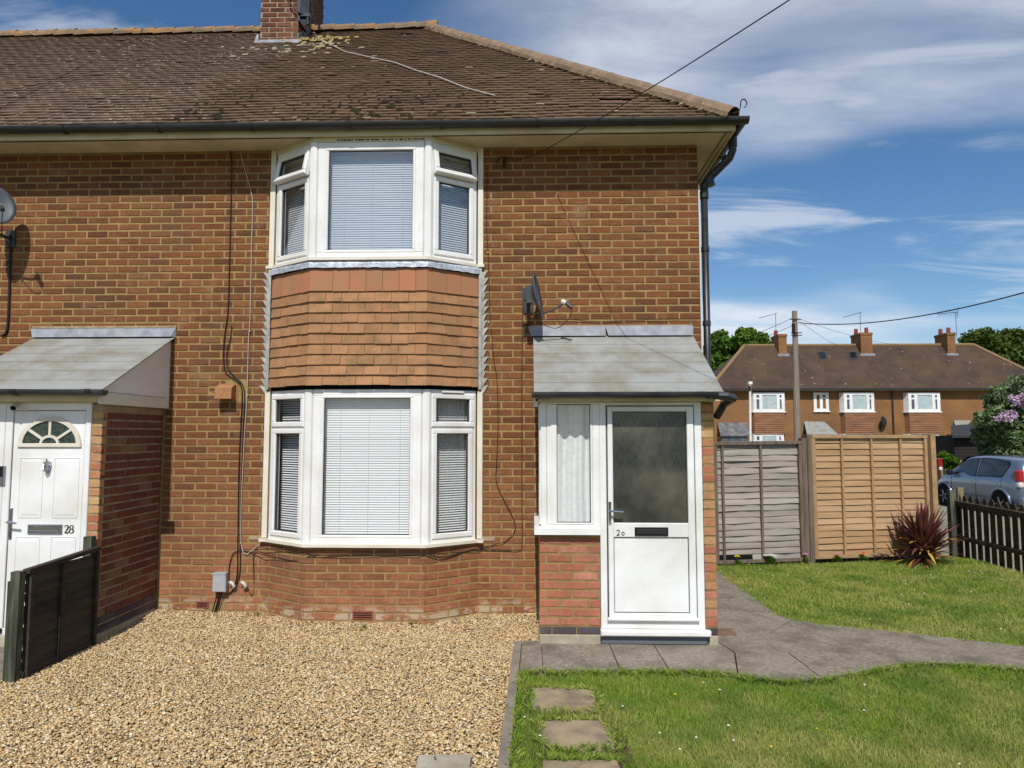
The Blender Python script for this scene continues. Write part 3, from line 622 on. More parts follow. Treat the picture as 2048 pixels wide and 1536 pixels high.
# eaves: soffit, fascia, gutter
EX = 1.96; EY = -.35
m = MB(); m.box(XL, EX, EY, .0, 4.775, 4.793); m.box(XR, EX, .0, 7.0, 4.775, 4.793); m.build('soffit', 'soffit', house)
m = MB(); m.box(XL, EX+.02, EY-.02, EY, 4.757, 4.86); m.box(EX, EX+.02, EY, 7.0, 4.757, 4.86); m.build('fascia', 'soffit', house)
m = MB(); m.box(XL, EX-.01, EY+.045, EY+.057, 4.769, 4.7745); m.box(EX-.057, EX-.045, EY+.057, 7.0, 4.769, 4.7745); m.build('soffit_vent_strip', 'bronze', house)
def gutter_mb(a, b, r, outd, cap0=True, cap1=True, lipz=0, n=10):
    a, b, o = Vector(a), Vector(b), Vector(outd).normalized(); mb = MB(); up = Vector((0, 0, 1)); th = .004
    rings = []
    for p in (a, b):
        o1 = [tuple(p+o*r*math.cos(t)+up*r*math.sin(t)) for t in [math.pi+math.pi*k/n for k in range(n+1)]]
        o2 = [tuple(p+o*(r-th)*math.cos(t)+up*(r-th)*math.sin(t)) for t in [math.pi+math.pi*k/n for k in range(n+1)]]
        rings.append((o1, o2))
    v = rings[0][0]+rings[1][0]+rings[0][1]+rings[1][1]; k = n+1; f = []
    for i in range(n):
        f.append((i, i+1, k+i+1, k+i)); f.append((2*k+i+1, 2*k+i, 3*k+i, 3*k+i+1))
    f.append((0, k, 3*k, 2*k)); f.append((k+n, n, 2*k+n, 3*k+n))
    if cap0: f.append(tuple(range(k-1, -1, -1)))
    if cap1: f.append(tuple(range(k, 2*k)))
    mb.add(v, f); return mb
g = gutter_mb((XL, -.425, 4.862), (2.085, -.425, 4.850), .056, (0, -1, 0)).build('gutter', 'gutter', house, smooth=False)
g2 = gutter_mb((2.035, -.40, 4.852), (2.035, 7.0, 4.852), .056, (1, 0, 0)).build('gutter', 'gutter', house)
def ring_strap(x, y, z, r, o, wd):
    o = Vector(o); mb = MB(); P = []
    for k in range(9):
        t = math.pi+math.pi*k/8; P.append(Vector((x, y, z))+o*r*math.cos(t)+Vector((0, 0, 1))*r*math.sin(t))
    ax = Vector((0, 0, 1)).cross(o)
    for i in range(8):
        a, b = P[i], P[i+1]; n_ = (a+b)/2-Vector((x, y, z)); n_ = n_.normalized()*.006
        mb.prism([a-ax*wd/2, b-ax*wd/2, b+ax*wd/2, a+ax*wd/2], n_)
    return mb
gx = [S(u, 250, -.43).x for u in (130, 318, 504, 698, 884, 1075, 1265, 1455)]
for i, xx in enumerate(gx):
    ring_strap(xx, -.425, 4.855, .058, (0, -1, 0), .06 if i in (3,) else .028).build('gutter_bracket', 'gutter', g)
for yy in (.4, 1.6, 2.8, 4.0, 5.2): ring_strap(2.035, yy, 4.852, .058, (1, 0, 0), .04).build('gutter_bracket', 'gutter', g2)
# downpipe with swan neck at the corner
m = MB(); m.tube([(2.02, -.12, 4.82), (2.02, -.12, 4.66), (2.0, -.08, 4.60), (1.83, .02, 4.44), (1.775, .05, 4.36), (1.77, .06, 4.26)], .040, 12)
m.tube([(1.77, .06, 4.30), (1.77, .06, .05)], .036, 12)
dp = m.build('downpipe', 'gutter', house, smooth=True)
for pth in ([(1.77, .06, 4.30), (1.77, .06, 4.23)], [(1.815, .028, 4.42), (1.83, .02, 4.35)], [(2.02, -.12, 4.80), (2.02, -.12, 4.70)], [(1.995, -.075, 4.61), (1.955, -.05, 4.565)]):
    MB().tube(pth, .047, 12).build('pipe_collar', 'gutter', dp)
for z in (3.72, 2.95, 1.0): MB().tube([(1.77, .06, z), (1.77, .06, z-.05)], .042, 12).box(XR-.002, 1.765, .045, .075, z-.04, z-.01).build('pipe_clip', 'gutter', dp)
m = MB(); m.box(XR+.004, XR+.02, -.004, .05, 2.3, 4.35); m.build('pipe_paint_line', 'white_plastic', house)

# roof
RE_Y, RE_Z, RSL = -.43, 4.865, .892
AX, RY = -1.57, 3.03; RZ = RE_Z+(RY-RE_Y)*RSL
EXR = AX+(RY-RE_Y)+.0
m = MB()
ey2 = 2*RY-RE_Y
pA = (XL, RE_Y, RE_Z-.03); pB = (EXR, RE_Y, RE_Z-.03); pC = (AX, RY, RZ-.03); pD = (XL, RY, RZ-.03); pE = (EXR, ey2, RE_Z-.03); pF = (XL, ey2, RE_Z-.03)
m.add([pA, pB, pC, pD, pE, pF], [(0, 1, 2, 3), (1, 4, 2), (3, 2, 4, 5), (0, 5, 4, 1)])
roof = m.build('roof', 'moss', house)
ang = math.atan(RSL); SL = (RY-RE_Y)/math.cos(ang); gauge = .1005; nrow = int(SL/gauge)
def tile_mesh(name, mt, w=.163, ln=.20, th=.011, seed=0, camber=.0015):
    r = random.Random(seed); mb = MB(); b = .002
    j = lambda: r.uniform(-.0015, .0015)
    v = [(-w/2, 0+j(), 0), (0, j(), camber), (w/2, 0+j(), 0), (w/2, ln, 0), (0, ln, camber), (-w/2, ln, 0)]
    top = [(x, y, z+th+j()*.5) for x, y, z in v]
    mb.add(v+top, [(5, 4, 1, 0), (4, 3, 2, 1), (6, 7, 10, 11), (7, 8, 9, 10), (0, 1, 7, 6), (1, 2, 8, 7), (2, 3, 9, 8), (3, 4, 10, 9), (4, 5, 11, 10), (5, 0, 6, 11)])
    me = bpy.data.meshes.new(name); me.from_pydata(mb.v, [], mb.f); me.materials.append(MT[mt]); me.update(); return me
tm = {k: [tile_mesh('roof_tile_piece', k, seed=i) for i in range(4)] for k in ('tile', 'tile_left')}
tilt = math.radians(8.2)
tiles = []
slope_x = Matrix(((1, 0, 0, 0), (0, math.cos(ang-tilt), -math.sin(ang-tilt), 0), (0, math.sin(ang-tilt), math.cos(ang-tilt), 0), (0, 0, 0, 1)))
gaps = {(3, round(1.05, 1))}
for k in range(nrow+1):
    s = k*gauge-.03; y = RE_Y+s*math.cos(ang); z = RE_Z+s*math.sin(ang)
    xmax = AX+(RY-y)-.075
    x = XL+(.0825 if k % 2 else 0)
    while x < xmax:
        x1 = min(x+.163, xmax); wd = x1-x
        if wd > .03:
            cx_ = (x+x1)/2
            ch = -4.05 < cx_ < -3.2 and y > 2.45
            miss = (k == 6 and .78 < cx_ < 1.0) or (k == 42 and -1.95 < cx_ < -1.75)
            if not ch and not miss:
                zo = .006*math.sin(cx_*2.1+k*.13)+.004*math.sin(cx_*4.3-k*.2)+R.uniform(-.001, .0015)
                if R.random() < .03: zo += R.uniform(.004, .01)
                bound = -3.9+.9*(k/nrow)+R.uniform(-.25, .25)
                mt_ = 'tile_left' if cx_ < bound-.0 and k > 0 else 'tile'
                M_ = Matrix.Translation((cx_, y+R.uniform(-.002, .002), z+zo)) @ Matrix.Rotation(R.gauss(0, .005), 4, 'Y') @ slope_x @ Matrix.Rotation(R.gauss(0, .008), 4, 'Z') @ Matrix.Diagonal((wd/.163*.995, 1, 1, 1))
                p = Vector((cx_, y, z)); dd = depth(p)/math.sqrt(wd/.163) if inframe(p) else 1e6
                tiles.append((dd, M_, mt_))
        x += .1655
tiles.sort(key=lambda q: q[0])
for i, (d, M_, mt_) in enumerate(tiles[:300]):
    o = bpy.data.objects.new('roof_tile', tm[mt_][i % 4]); link(o, roof); o.matrix_basis = M_
for mt_ in ('tile', 'tile_left'):
    mb = MB(); bs = [([tuple(v.co) for v in me.vertices], [tuple(p.vertices) for p in me.polygons]) for me in tm[mt_]]
    for i, (d, M_, t_) in enumerate(tiles[300:]):
        if t_ == mt_: mb.add(*bs[i % 4], M_, R.uniform(.01, .99))
    if mb.v: mb.build('roof_tiles', mt_, roof, kind='stuff')
# tiles of the hip end and the rear slope (joined)
mb = MB(); bs = [([tuple(v.co) for v in me.vertices], [tuple(p.vertices) for p in me.polygons]) for me in tm['tile']]
rot = Matrix.Rotation(math.pi/2, 4, 'Z')
for k in range(nrow):
    s = k*gauge-.03; inn = s*math.cos(ang); z = RE_Z+s*math.sin(ang); y = RE_Y+inn+.15+(.08 if k % 2 else 0)
    while y < ey2-inn-.15:
        mb.add(*bs[k % 4], Matrix.Translation((EXR-inn, y, z+R.uniform(-.002, .004))) @ rot @ slope_x @ Matrix.Identity(4), R.uniform(.01, .99)); y += .1655
mb.build('roof_tiles', 'tile', roof, kind='stuff')

def half_round(a, b, r, name, m, parent, seed, arc=1.15, drop=0):
    a, b = Vector(a), Vector(b); t = (b-a).normalized(); sd = t.cross(Vector((0, 0, 1))).normalized(); up = sd.cross(t).normalized(); rr = random.Random(seed)
    mb = MB(); n = 8; rings = []
    for q, (p, rad) in enumerate(((a, r*1.0), (a+(b-a)*.95, r*.985), (b, r*.97))):
        rings.append([p+sd*rad*math.sin(th)+up*(rad*math.cos(th)-r*.55)+Vector([rr.uniform(-.003, .003)]*3) for th in [-math.pi/2*arc+math.pi*arc*k/n for k in range(n+1)]])
    inn = [[p+(c-p)*.10 for p in rg] for rg, c in zip(rings, [a-up*r*.5, a+(b-a)*.93-up*r*.5, b-up*r*.5])]
    k = n+1; v = [tuple(p) for rg in rings for p in rg]+[tuple(p) for rg in inn for p in rg]; f = []
    for j in range(2):
        for i in range(n): f.append((j*k+i, j*k+i+1, (j+1)*k+i+1, (j+1)*k+i))
    for i in range(n): f.append((3*k+i, 3*k+i+1, i+1, i)); f.append((2*k+i, 2*k+i+1, 5*k+i+1, 5*k+i))
    mb.add(v, f); return mb.build(name, m, parent, smooth=False)
x = AX+.12; i = 0
while x > XL:
    x2 = x-.31; dz = R.uniform(-.005, .006)+(.03 if i == 0 else (.02 if i == 1 else 0))
    half_round((x, RY, RZ+.055+dz), (x2-.02, RY, RZ+.040+R.uniform(-.004, .004)+(.018 if i == 0 else 0)), .10, 'ridge_tile', 'ridge', roof, i); x = x2; i += 1
hip0 = Vector((EXR+.06, RE_Y-.04, RE_Z+.03)); hip1 = Vector((AX, RY, RZ+.06)); HL = (hip1-hip0).length; nh = int(HL/.30)
for i in range(nh+1):
    a = hip0+(hip1-hip0)*(i/(nh+1)); b = hip0+(hip1-hip0)*((i+1.08)/(nh+1)); jz = Vector((0, 0, R.uniform(-.003, .003)))
    half_round(a+jz, b+jz, .10, 'hip_tile', 'hip', roof, 50+i)
m = MB()
for i in range(46):     # mortar bedding along the hip
    a = hip0+(hip1-hip0)*((i+.3)/46); s_ = R.uniform(.03, .05)
    m.add([(a.x-.10+R.uniform(-.02, .02)+dx*s_*1.6, a.y-.02+dy*s_, a.z-.065+dz*s_*.6) for dx, dy, dz in ((-1, 0, 0), (0, -1, 0), (1, 0, 0), (0, 1, 0), (0, 0, 1), (0, 0, -1))], [(0, 1, 4), (1, 2, 4), (2, 3, 4), (3, 0, 4), (1, 0, 5), (2, 1, 5), (3, 2, 5), (0, 3, 5)])
m.build('hip_bedding', 'mortar_grey', roof)
# scrolled hip iron
P = []
for k in range(16):
    t = k/15; a = -math.pi*.5+t*math.pi*1.55; P.append((EXR+.12+.0*t+.028*math.cos(a)*1.0+.02, RE_Y-.06, RE_Z+.145+.028*math.sin(a)))
m = MB(); m.tube([(EXR-.05, RE_Y-.02, RE_Z+.01), (EXR+.09, RE_Y-.06, RE_Z+.02), (EXR+.105, RE_Y-.06, RE_Z+.075)]+[(EXR+.105+.03-.03*math.cos(t*math.pi*1.45), RE_Y-.06, RE_Z+.10+.045*math.sin(t*math.pi*1.45)*(1 if t < .7 else .8)) for t in [k/10 for k in range(11)]], .006, 6)
m.build('hip_iron', 'gutter', roof)
# moss lumps
mb = MB()
def roofpt(x, s): return Vector((x, RE_Y+s*math.cos(ang), RE_Z+s*math.sin(ang)))
spots = [(R.gauss(-1.9, .75), abs(R.gauss(.55, .42))+.05) for _ in range(120)]+[(R.uniform(-3.6, -3.0), R.uniform(.05, 1.1)) for _ in range(16)]+[(R.uniform(-3, 1.2), R.uniform(.05, 2.2)) for _ in range(26)]
for x_, s_ in spots:
    if x_ > EXR-s_*math.cos(ang)-.2: continue
    p = roofpt(x_, round(s_/gauge)*gauge-.012); a = R.uniform(.014, .05); b_ = R.uniform(.008, .022)
    ring = [p+Vector((a*math.cos(t)*R.uniform(.7, 1.2), -.5*b_+b_*math.sin(t)*.8, b_*math.sin(t)*.9)) for t in [k*math.pi/4 for k in range(8)]]
    c1_ = p+Vector((0, -b_*.9, b_*1.3)); mb.add([tuple(q) for q in ring]+[tuple(c1_)], [(k, (k+1) % 8, 8) for k in range(8)])
mb.build('moss_lumps', 'moss', roof, kind='stuff')
mb = MB()
for _ in range(50):
    x_ = R.gauss(-3.25, .33); s_ = SL-.95-abs(R.gauss(0, .35))
    if -4.0 < x_ < -3.38 and s_ > SL-1.1: continue
    p = roofpt(x_, round(s_/gauge)*gauge-.02)+Vector((0, -.014, .016)); a = R.uniform(.012, .045)
    mb.add([p+Vector((-a, 0, 0)), p+Vector((a, 0, 0)), p+Vector((a*.9, .025, .03)), p+Vector((-a*.8, .025, .03))], [(0, 1, 2, 3)])
for _ in range(14):
    x_ = R.uniform(-3, 1.3); s_ = R.uniform(.1, 3)
    if x_ > EXR-s_*math.cos(ang)-.2: continue
    p = roofpt(x_, round(s_/gauge)*gauge-.02)+Vector((0, -.013, .014)); a = R.uniform(.02, .06)
    mb.add([p+Vector((-a, 0, 0)), p+Vector((a, 0, 0)), p+Vector((a*.9, .012, .014)), p+Vector((-a*.8, .012, .014))], [(0, 1, 2, 3)])
for _ in range(700):      # pale lichen dashes on the tile edges of the neighbour's part
    x_ = -3.3-abs(R.gauss(0, 2.2)) if R.random() < .95 else R.uniform(-3.2, 1.0); s_ = R.uniform(.05, SL-.1)
    if x_ < -8.5 or x_ > EXR-s_*math.cos(ang)-.2 or (-4.05 < x_ < -3.35 and s_ > SL-1.0): continue
    p = roofpt(x_, round(s_/gauge)*gauge-.031)+Vector((0, -.004, .006)); a = R.uniform(.008, .028)
    mb.add([p+Vector((-a, 0, 0)), p+Vector((a, 0, 0)), p+Vector((a*.8, .006, .011)), p+Vector((-a*.7, .006, .011))], [(0, 1, 2, 3)])
mb.build('pale_lichen', 'lich_w', roof, kind='stuff')
mb = MB()
for _ in range(70):
    x_ = -3.1+R.gauss(0, .22); s_ = SL-.55-abs(R.gauss(0, .28)); p = roofpt(x_, round(s_/gauge)*gauge-.02)+Vector((0, -.012, .018)); a = R.uniform(.012, .04)
    mb.add([p+Vector((-a, 0, 0)), p+Vector((a, 0, 0)), p+Vector((a*.9, .04, .044)), p+Vector((-a*.8, .04, .044))], [(0, 1, 2, 3)])
mb.build('yellow_lichen', 'lich_y', roof, kind='stuff')

# chimney
chim = MB().box(-3.955, -3.40, 2.50, 3.62, 6.9, 9.2).build('chimney', 'mortar_grey', house)
sp = brick_specs(frame((-3.957, 2.498, 0), (1, 0, 0)), .56, 7.47, 9.2, .4)
place_bricks(sp, chim, 'brick_chim', 300)
sp = brick_specs(frame((-3.398, 2.498, 0), (0, 1, 0)), 1.12, 6.95, 9.2, .1)
mb = MB()
for M_, cx_, cz, L, pr in sp: mb.add(bv, bf, M_ @ Matrix.Translation((cx_, pr, cz)) @ Matrix.Diagonal((L/BL, 1, 1, 1)), R.uniform(.01, .99))
mb.build('brickwork', 'brick_chim', chim, kind='stuff')
m = MB()
m.prism([(-4.02, 2.42, 7.40), (-3.36, 2.42, 7.40), (-3.36, 2.487, 7.50), (-4.02, 2.487, 7.50)], (0, .012, .012))
for k in range(8):
    y_ = 2.47+k*.07; z_ = RE_Z+(y_-RE_Y)*RSL+.02; m.prism([(-3.385, y_, z_), (-3.385, y_+.085, z_), (-3.385, y_+.085, z_+.17), (-3.385, y_, z_+.10)], (-.008, 0, 0))
m.prism([(-4.03, 2.46, 7.42), (-3.965, 2.46, 7.42), (-3.965, 2.48, 7.58), (-3.99, 2.48, 7.58)], (0, -.012, 0))
m.build('lead_flashing', 'lead', chim)
# aerial bracket clamped on the chimney cheek
m = MB(); m.tube([(-3.52, 2.44, 8.02), (-3.36, 2.42, 7.86), (-3.22, 2.5, 7.80)], .010, 6); m.tube([(-3.25, 2.46, 7.70), (-3.25, 2.46, 9.6)], .019, 8)
m.box(-3.38, -3.22, 2.44, 2.52, 7.82, 7.86); m.tube([(-3.52, 2.44, 8.02), (-3.52, 2.44, 8.6)], .010, 6); m.box(-3.395, -3.36, 2.44, 2.72, 7.75, 8.3)
m.tube([(-3.20, 2.46, 7.72), (-3.16, 2.40, 7.80), (-3.22, 2.5, 8.3)], .006, 5); m.tube([(-3.38, 2.44, 8.2), (-3.14, 2.5, 8.32), (-3.38, 2.9, 8.2)], .009, 5)
tag(m.build('aerial_bracket', 'gutter'), 'dark metal aerial mast and bracket strapped to the near brick chimney', 'aerial bracket')

# ------------------------------------------------------------------ windows
def facets(): return [((BX0, 0), (BXa, BY)), ((BXa, BY), (BXb, BY)), ((BXb, BY), (BX1, 0))]
def sash(mb, x0, x1, z0, z1, fw, M, y0=-.012, y1=.05, bev=.006):
    mb.bbox(x0, x1, y0, y1, z1-fw, z1, bev, M); mb.bbox(x0, x1, y0, y1, z0, z0+fw, bev, M)
    mb.bbox(x0, x0+fw, y0+.0006, y1, z0+fw-.001, z1-fw+.001, bev, M); mb.bbox(x1-fw, x1, y0+.0006, y1, z0+fw-.001, z1-fw+.001, bev, M)
def gasket(mb, x0, x1, z0, z1, M, t=.006, y=.012):
    mb.box(x0, x1, y-.002, y+.03, z1-t, z1, M); mb.box(x0, x1, y-.002, y+.03, z0, z0+t, M); mb.box(x0, x0+t, y-.002, y+.03, z0+t, z1-t, M); mb.box(x1-t, x1, y-.002, y+.03, z0+t, z1-t, M)
def pane(x0, x1, z0, z1, M, parent, m='glass', y=.02):
    mb = MB(); mb.add([(x0, y, z0), (x1, y, z0), (x1, y, z1), (x0, y, z1)], [(0, 1, 2, 3)], M); return mb.build('pane', m, parent)
def blind(x0, x1, z0, z1, M, parent, y=.13, pitch=.0225, tilt_deg=62, head=True, tall=.024):
    mb = MB(); t = math.radians(tilt_deg); z = z1-.03; hw = tall/2
    dy, dz = hw*math.cos(t), hw*math.sin(t)
    while z > z0+.02:
        w_ = R.uniform(-.0008, .0008)
        mb.add([(x0, y-dy, z-dz+w_), (x1, y-dy, z-dz-w_), (x1, y, z+.0015), (x0, y, z+.0015), (x1, y+dy, z+dz-w_), (x0, y+dy, z+dz+w_)], [(0, 1, 2, 3), (3, 2, 4, 5)], M); z -= pitch
    if head: mb.box(x0, x1, y-.02, y+.02, z1-.025, z1, M)
    mb.box(x0, x1, y-.012, y+.012, z0, z0+.014, M)
    o = mb.build('blind', 'blind', parent)
    mb = MB()
    for fx in ((.18, .5, .85) if x1-x0 > .5 else (.5,)):
        xx = x0+(x1-x0)*fx; mb.tube([M @ Vector((xx, y-.014, z0)), M @ Vector((xx, y-.014, z1-.02))], .0011, 4)
    mb.build('cord', 'blind', o); return o
def curtain(x0, x1, z0, z1, M, parent, y=.2, amp=.018, fold=.055, flare=0, m='curtain'):
    mb = MB(); n = 60; nz = 6; v = []
    for j in range(nz+1):
        z = z0+(z1-z0)*j/nz
        for i in range(n+1):
            t = i/n; xx = x0+(x1-x0)*(.5+(t-.5)*(1-flare*(j/nz)*.3)); v.append((xx, y+amp*math.sin(t*(x1-x0)/fold*6.283+.5*math.sin(j*.8))+amp*.5*math.sin(t*17+j*.3), z))
    f = [(j*(n+1)+i, j*(n+1)+i+1, (j+1)*(n+1)+i+1, (j+1)*(n+1)+i) for j in range(nz) for i in range(n)]
    mb.add(v, f, M); return mb.build('curtain', m, parent, smooth=True)
def bay_window(zb, zt, ztr, opened, glass, nm):
    """zb sill top, zt head, ztr height of the transom between vent and lower light"""
    win = MB()
    F = []
    for i, (a, b) in enumerate(facets()):
        d = Vector((b[0]-a[0], b[1]-a[1], 0)); F.append((frame((a[0], a[1], 0), d), d.length))
    # outer frames of the three lights
    M0, L0 = F[0]; M1, L1 = F[1]; M2, L2 = F[2]
    fr = .058
    for M_, L in (F[0], F[2]):
        xa, xb = .03, L-.03
        win.bbox(xa, xb, 0, .06, zt-fr, zt, .005, M_); win.bbox(xa, xb, 0, .06, zb, zb+fr, .005, M_)
        win.bbox(xa, xa+.045, .0006, .06, zb+fr, zt-fr, .005, M_); win.bbox(xb-.045, xb, .0006, .06, zb+fr, zt-fr, .005, M_)
        win.bbox(xa+.045, xb-.045, .0012, .06, ztr-.022, ztr+.022, .004, M_)
    xa, xb = .045, L1-.045
    win.bbox(xa, xb, 0, .06, zt-.062, zt, .006, M1); win.bbox(xa, xb, 0, .06, zb, zb+.062, .006, M1)
    win.bbox(xa, xa+.082, .0006, .06, zb+.062, zt-.062, .006, M1); win.bbox(xb-.082, xb, .0006, .06, zb+.062, zt-.062, .006, M1)
    # bay poles at the corners
    for (px, py) in ((BXa, BY), (BXb, BY)):
        win.tube([(px, py+.040, zb), (px, py+.040, zt-.004)], .052, 10)
    o = win.build('window', 'upvc', house)
    # front light: bead, gasket, pane
    gx0, gx1, gz0, gz1 = .15, L1-.15, zb+.085, zt-.085
    mb = MB(); sash(mb, .123, L1-.123, zb+.058, zt-.058, .030, M1, -.003, .04, .008); mb.build('frame', 'upvc', o)
    mb = MB(); gasket(mb, .15, L1-.15, zb+.086, zt-.086, M1); mb.build('gasket', 'gasket', o)
    pane(.15, L1-.15, zb+.086, zt-.086, M1, o, glass)
    lights = []
    for q, (M_, L) in enumerate((F[0], F[2])):
        xa, xb = .068, L-.068
        # lower light
        mb = MB(); sash(mb, xa, xb, zb+.045, ztr-.012, .05, M_, -.014, .05, .008); mb.build('sash', 'upvc', o)
        mb = MB(); gasket(mb, xa+.05, xb-.05, zb+.095, ztr-.062, M_, .005, .008); mb.build('gasket', 'gasket', o)
        pane(xa+.05, xb-.05, zb+.095, ztr-.062, M_, o, glass)
        # top-hung vent, pushed open upstairs
        Z = zt-.045; MV = M_ @ Matrix.Translation((0, -.014, Z)) @ Matrix.Rotation(-opened if opened else 0, 4, 'X') @ Matrix.Translation((0, .014, -Z))
        mb = MB(); sash(mb, xa-.012, xb+.012, ztr+.004, zt-.04, .05, MV, -.018, .04, .008); v = mb.build('vent', 'upvc', o)
        mb = MB(); gasket(mb, xa+.038, xb-.038, ztr+.054, zt-.09, MV, .005, .006); mb.build('gasket', 'gasket', v)
        pane(xa+.038, xb-.038, ztr+.054, zt-.09, MV, v, glass)
        if opened:
            mb = MB(); mb.box(xa, xa+.015, -.04, .01, ztr+.01, ztr+.02, M_); mb.box(xb-.015, xb, -.04, .01, ztr+.01, ztr+.02, M_); mb.build('stay', 'bronze', o)
        elif q == 1:
            mb = MB(); mb.bbox(.16, .40, -.03, -.012, zt-.032, zt-.012, .004, M_); mb.build('trickle_vent', 'upvc', o)
    return o, F
def sill(z, nm='sill', ext=.075, th=.028, m='upvc_old'):
    pts = [(BX0-.055, 0), (BX0-.055, -.055), (BX0+.01, -.052), (BXa-.012, BY-ext*.8), (BXb+.012, BY-ext*.8), (BX1-.01, -.052), (BX1+.055, -.055), (BX1+.055, 0)]
    mb = MB(); top = [(x, y, z-.006 if y < -.02 else z) for x, y in pts]
    # sloping board with a nosing
    inner = [(BX0, .02), (BXa, BY+.03), (BXb, BY+.03), (BX1, .02)]
    mb.prism([(x, y, z) for x, y in pts], (0, 0, -th)); return mb.build(nm, m, house)
w_low, F = bay_window(.745, 2.235, 1.865, 0, 'glass', 'low')
w_up, F = bay_window(3.528, 4.715, 4.385, .20, 'glass_up', 'up')
sill(.752); sill(3.530)
MF, LF = F[1]; ML, LL = F[0]; MR_, LR = F[2]
blind(.135, LF-.135, .80, 2.19, MF, w_low, .10, .0235, 66)
blind(.05, LL-.06, .80, 2.17, ML, w_low, .12, .0235, 36); blind(.06, LR-.05, .80, 2.17, MR_, w_low, .12, .0235, 30)
curtain(.27, .50, .78, 2.2, ML, w_low, .19, .014, .05, 0); curtain(.22, .52, .78, 2.2, MR_, w_low, .19, .014, .05, 0)
blind(.135, LF-.135, 3.58, 4.67, MF, w_up, .10, .0235, 72)
blind(.03, LL-.06, 3.58, 4.66, ML, w_up, .12, .0235, 64); blind(.06, LR-.03, 3.58, 4.66, MR_, w_up, .12, .0235, 64)
# cream edge strips where the frames meet the brickwork
for z0, z1 in ((.76, 2.235), (3.53, 4.768)):
    for xa_, xb_ in ((BX0-.04, BX0+.012), (BX1-.012, BX1+.04)): MB().box(xa_, xb_, -.02, .03, z0, z1).build('edge_trim', 'upvc_old', house)
m = MB(); m.prism([(BX0, .1, 4.774), (BX0, -.003, 4.774), (BXa, BY-.006, 4.774), (BXb, BY-.006, 4.774), (BX1, -.003, 4.774), (BX1, .1, 4.774)], (0, 0, -.062)); m.build('head_board', 'soffit', house)
m = MB()
for k in range(26):
    xx = -1.95+k*.034+R.uniform(-.01, .01); m.box(xx, xx+R.uniform(.012, .034), BY-.0075, BY-.005, 4.722+R.uniform(0, .006), 4.739)
m.build('flaked_paint', 'bronze', house)
# mortar pads at the sill ends
for xx, s in ((BX0-.17, 1), (BX1+.03, -1)):
    m = MB(); m.bbox(xx, xx+.14, -.012, .01, .735, .775, .004); m.build('mortar_pad', 'mortar_grey', house)

# ------------------------------------------------------------------ tile hanging between the bay windows
m = MB(); inset = .0
bp = [(BX0+.01, 0), (BXa, BY+.03), (BXb, BY+.03), (BX1-.01, 0)]
m.prism([(x, y, 3.5) for x, y in [(BX0+.01, .1)]+bp+[(BX1-.01, .1)]], (0, 0, -1.26)); th_ = m.build('tile_hung_panel', 'black', house)
butts = [3.196, 3.092, 2.989, 2.886, 2.783, 2.680, 2.577, 2.474, 2.372, 2.272]
for k, zb in enumerate(butts):
    zt = 3.425 if k == 0 else butts[k-1]+.02
    offb = .030+.030*max(0, (k-6)/3.5)+.008; offt = .022+.020*max(0, (k-7)/3.5)-.002
    # facet lines at the given offset
    def plan(off):
        a0 = Vector((BX0, 0)); a1 = Vector((BXa, BY)); b1 = Vector((BXb, BY)); b0 = Vector((BX1, 0))
        nL = Vector((BY, -(BXa-BX0))).normalized(); nL = Vector((-abs(nL.x), -abs(nL.y))); nR = Vector((abs(nL.x), nL.y)); nF = Vector((0, -1))
        def isect(p, d, q, e):
            den = d.x*e.y-d.y*e.x; t = ((q.x-p.x)*e.y-(q.y-p.y)*e.x)/den; return p+d*t
        dL = (a1-a0); dR = (b0-b1)
        cL = isect(a0+nL*off, dL, a1+nF*off, Vector((1, 0))); cR = isect(b1+nR*off, dR, b1+nF*off, Vector((1, 0)))
        eL = a0+nL*off+dL*(-.02/dL.length)*0; eR = b0+nR*off
        eL = Vector((BX0+.005, eL.y)) ; eR = Vector((BX1-.005, eR.y))
        return [(eL, cL), (cL, cR), (cR, eR)]
    pb_, pt_ = plan(offb), plan(offt)
    for fi in range(3):
        (A, B), (At, Bt) = pb_[fi], pt_[fi]; L = (B-A).length
        if fi == 1: w0 = .163 if k % 2 else .2
        ph = (.5 if k % 2 else 0)
        cuts = [0.0]; first = {0: (.105 if k % 2 else .16), 1: (.10 if k % 2 == 0 else .163), 2: (.163 if k % 2 else .21)}[fi]
        if fi == 1: first = .232 if k % 2 == 0 else .163
        x_ = first
        while x_ < L-.06: cuts.append(x_+R.uniform(-.003, .003)); x_ += .1645
        cuts.append(L)
        for c0, c1 in zip(cuts[:-1], cuts[1:]):
            g_ = .0016; u0, u1 = (c0+g_)/L, (c1-g_)/L; jz = R.uniform(-.004, .003); jo = R.uniform(-.001, .005)
            d = (B-A).normalized(); nrm = Vector((d.y, -d.x)); j2 = R.uniform(-.002, .002)
            q0 = A.lerp(B, u0)+nrm*jo; q1 = A.lerp(B, u1)+nrm*(jo+R.uniform(-.002, .004)); p0 = At.lerp(Bt, u0); p1 = At.lerp(Bt, u1)
            v = [(q0.x, q0.y, zb+jz), (q1.x, q1.y, zb+jz+j2), (p1.x, p1.y, zt), (p0.x, p0.y, zt)]; n3 = Vector((-nrm.x, -nrm.y, 0))*.012
            mm = MB(); mm.prism(v, n3); mm.build('wall_tile', 'walltile_top' if k == 0 else 'walltile', th_)
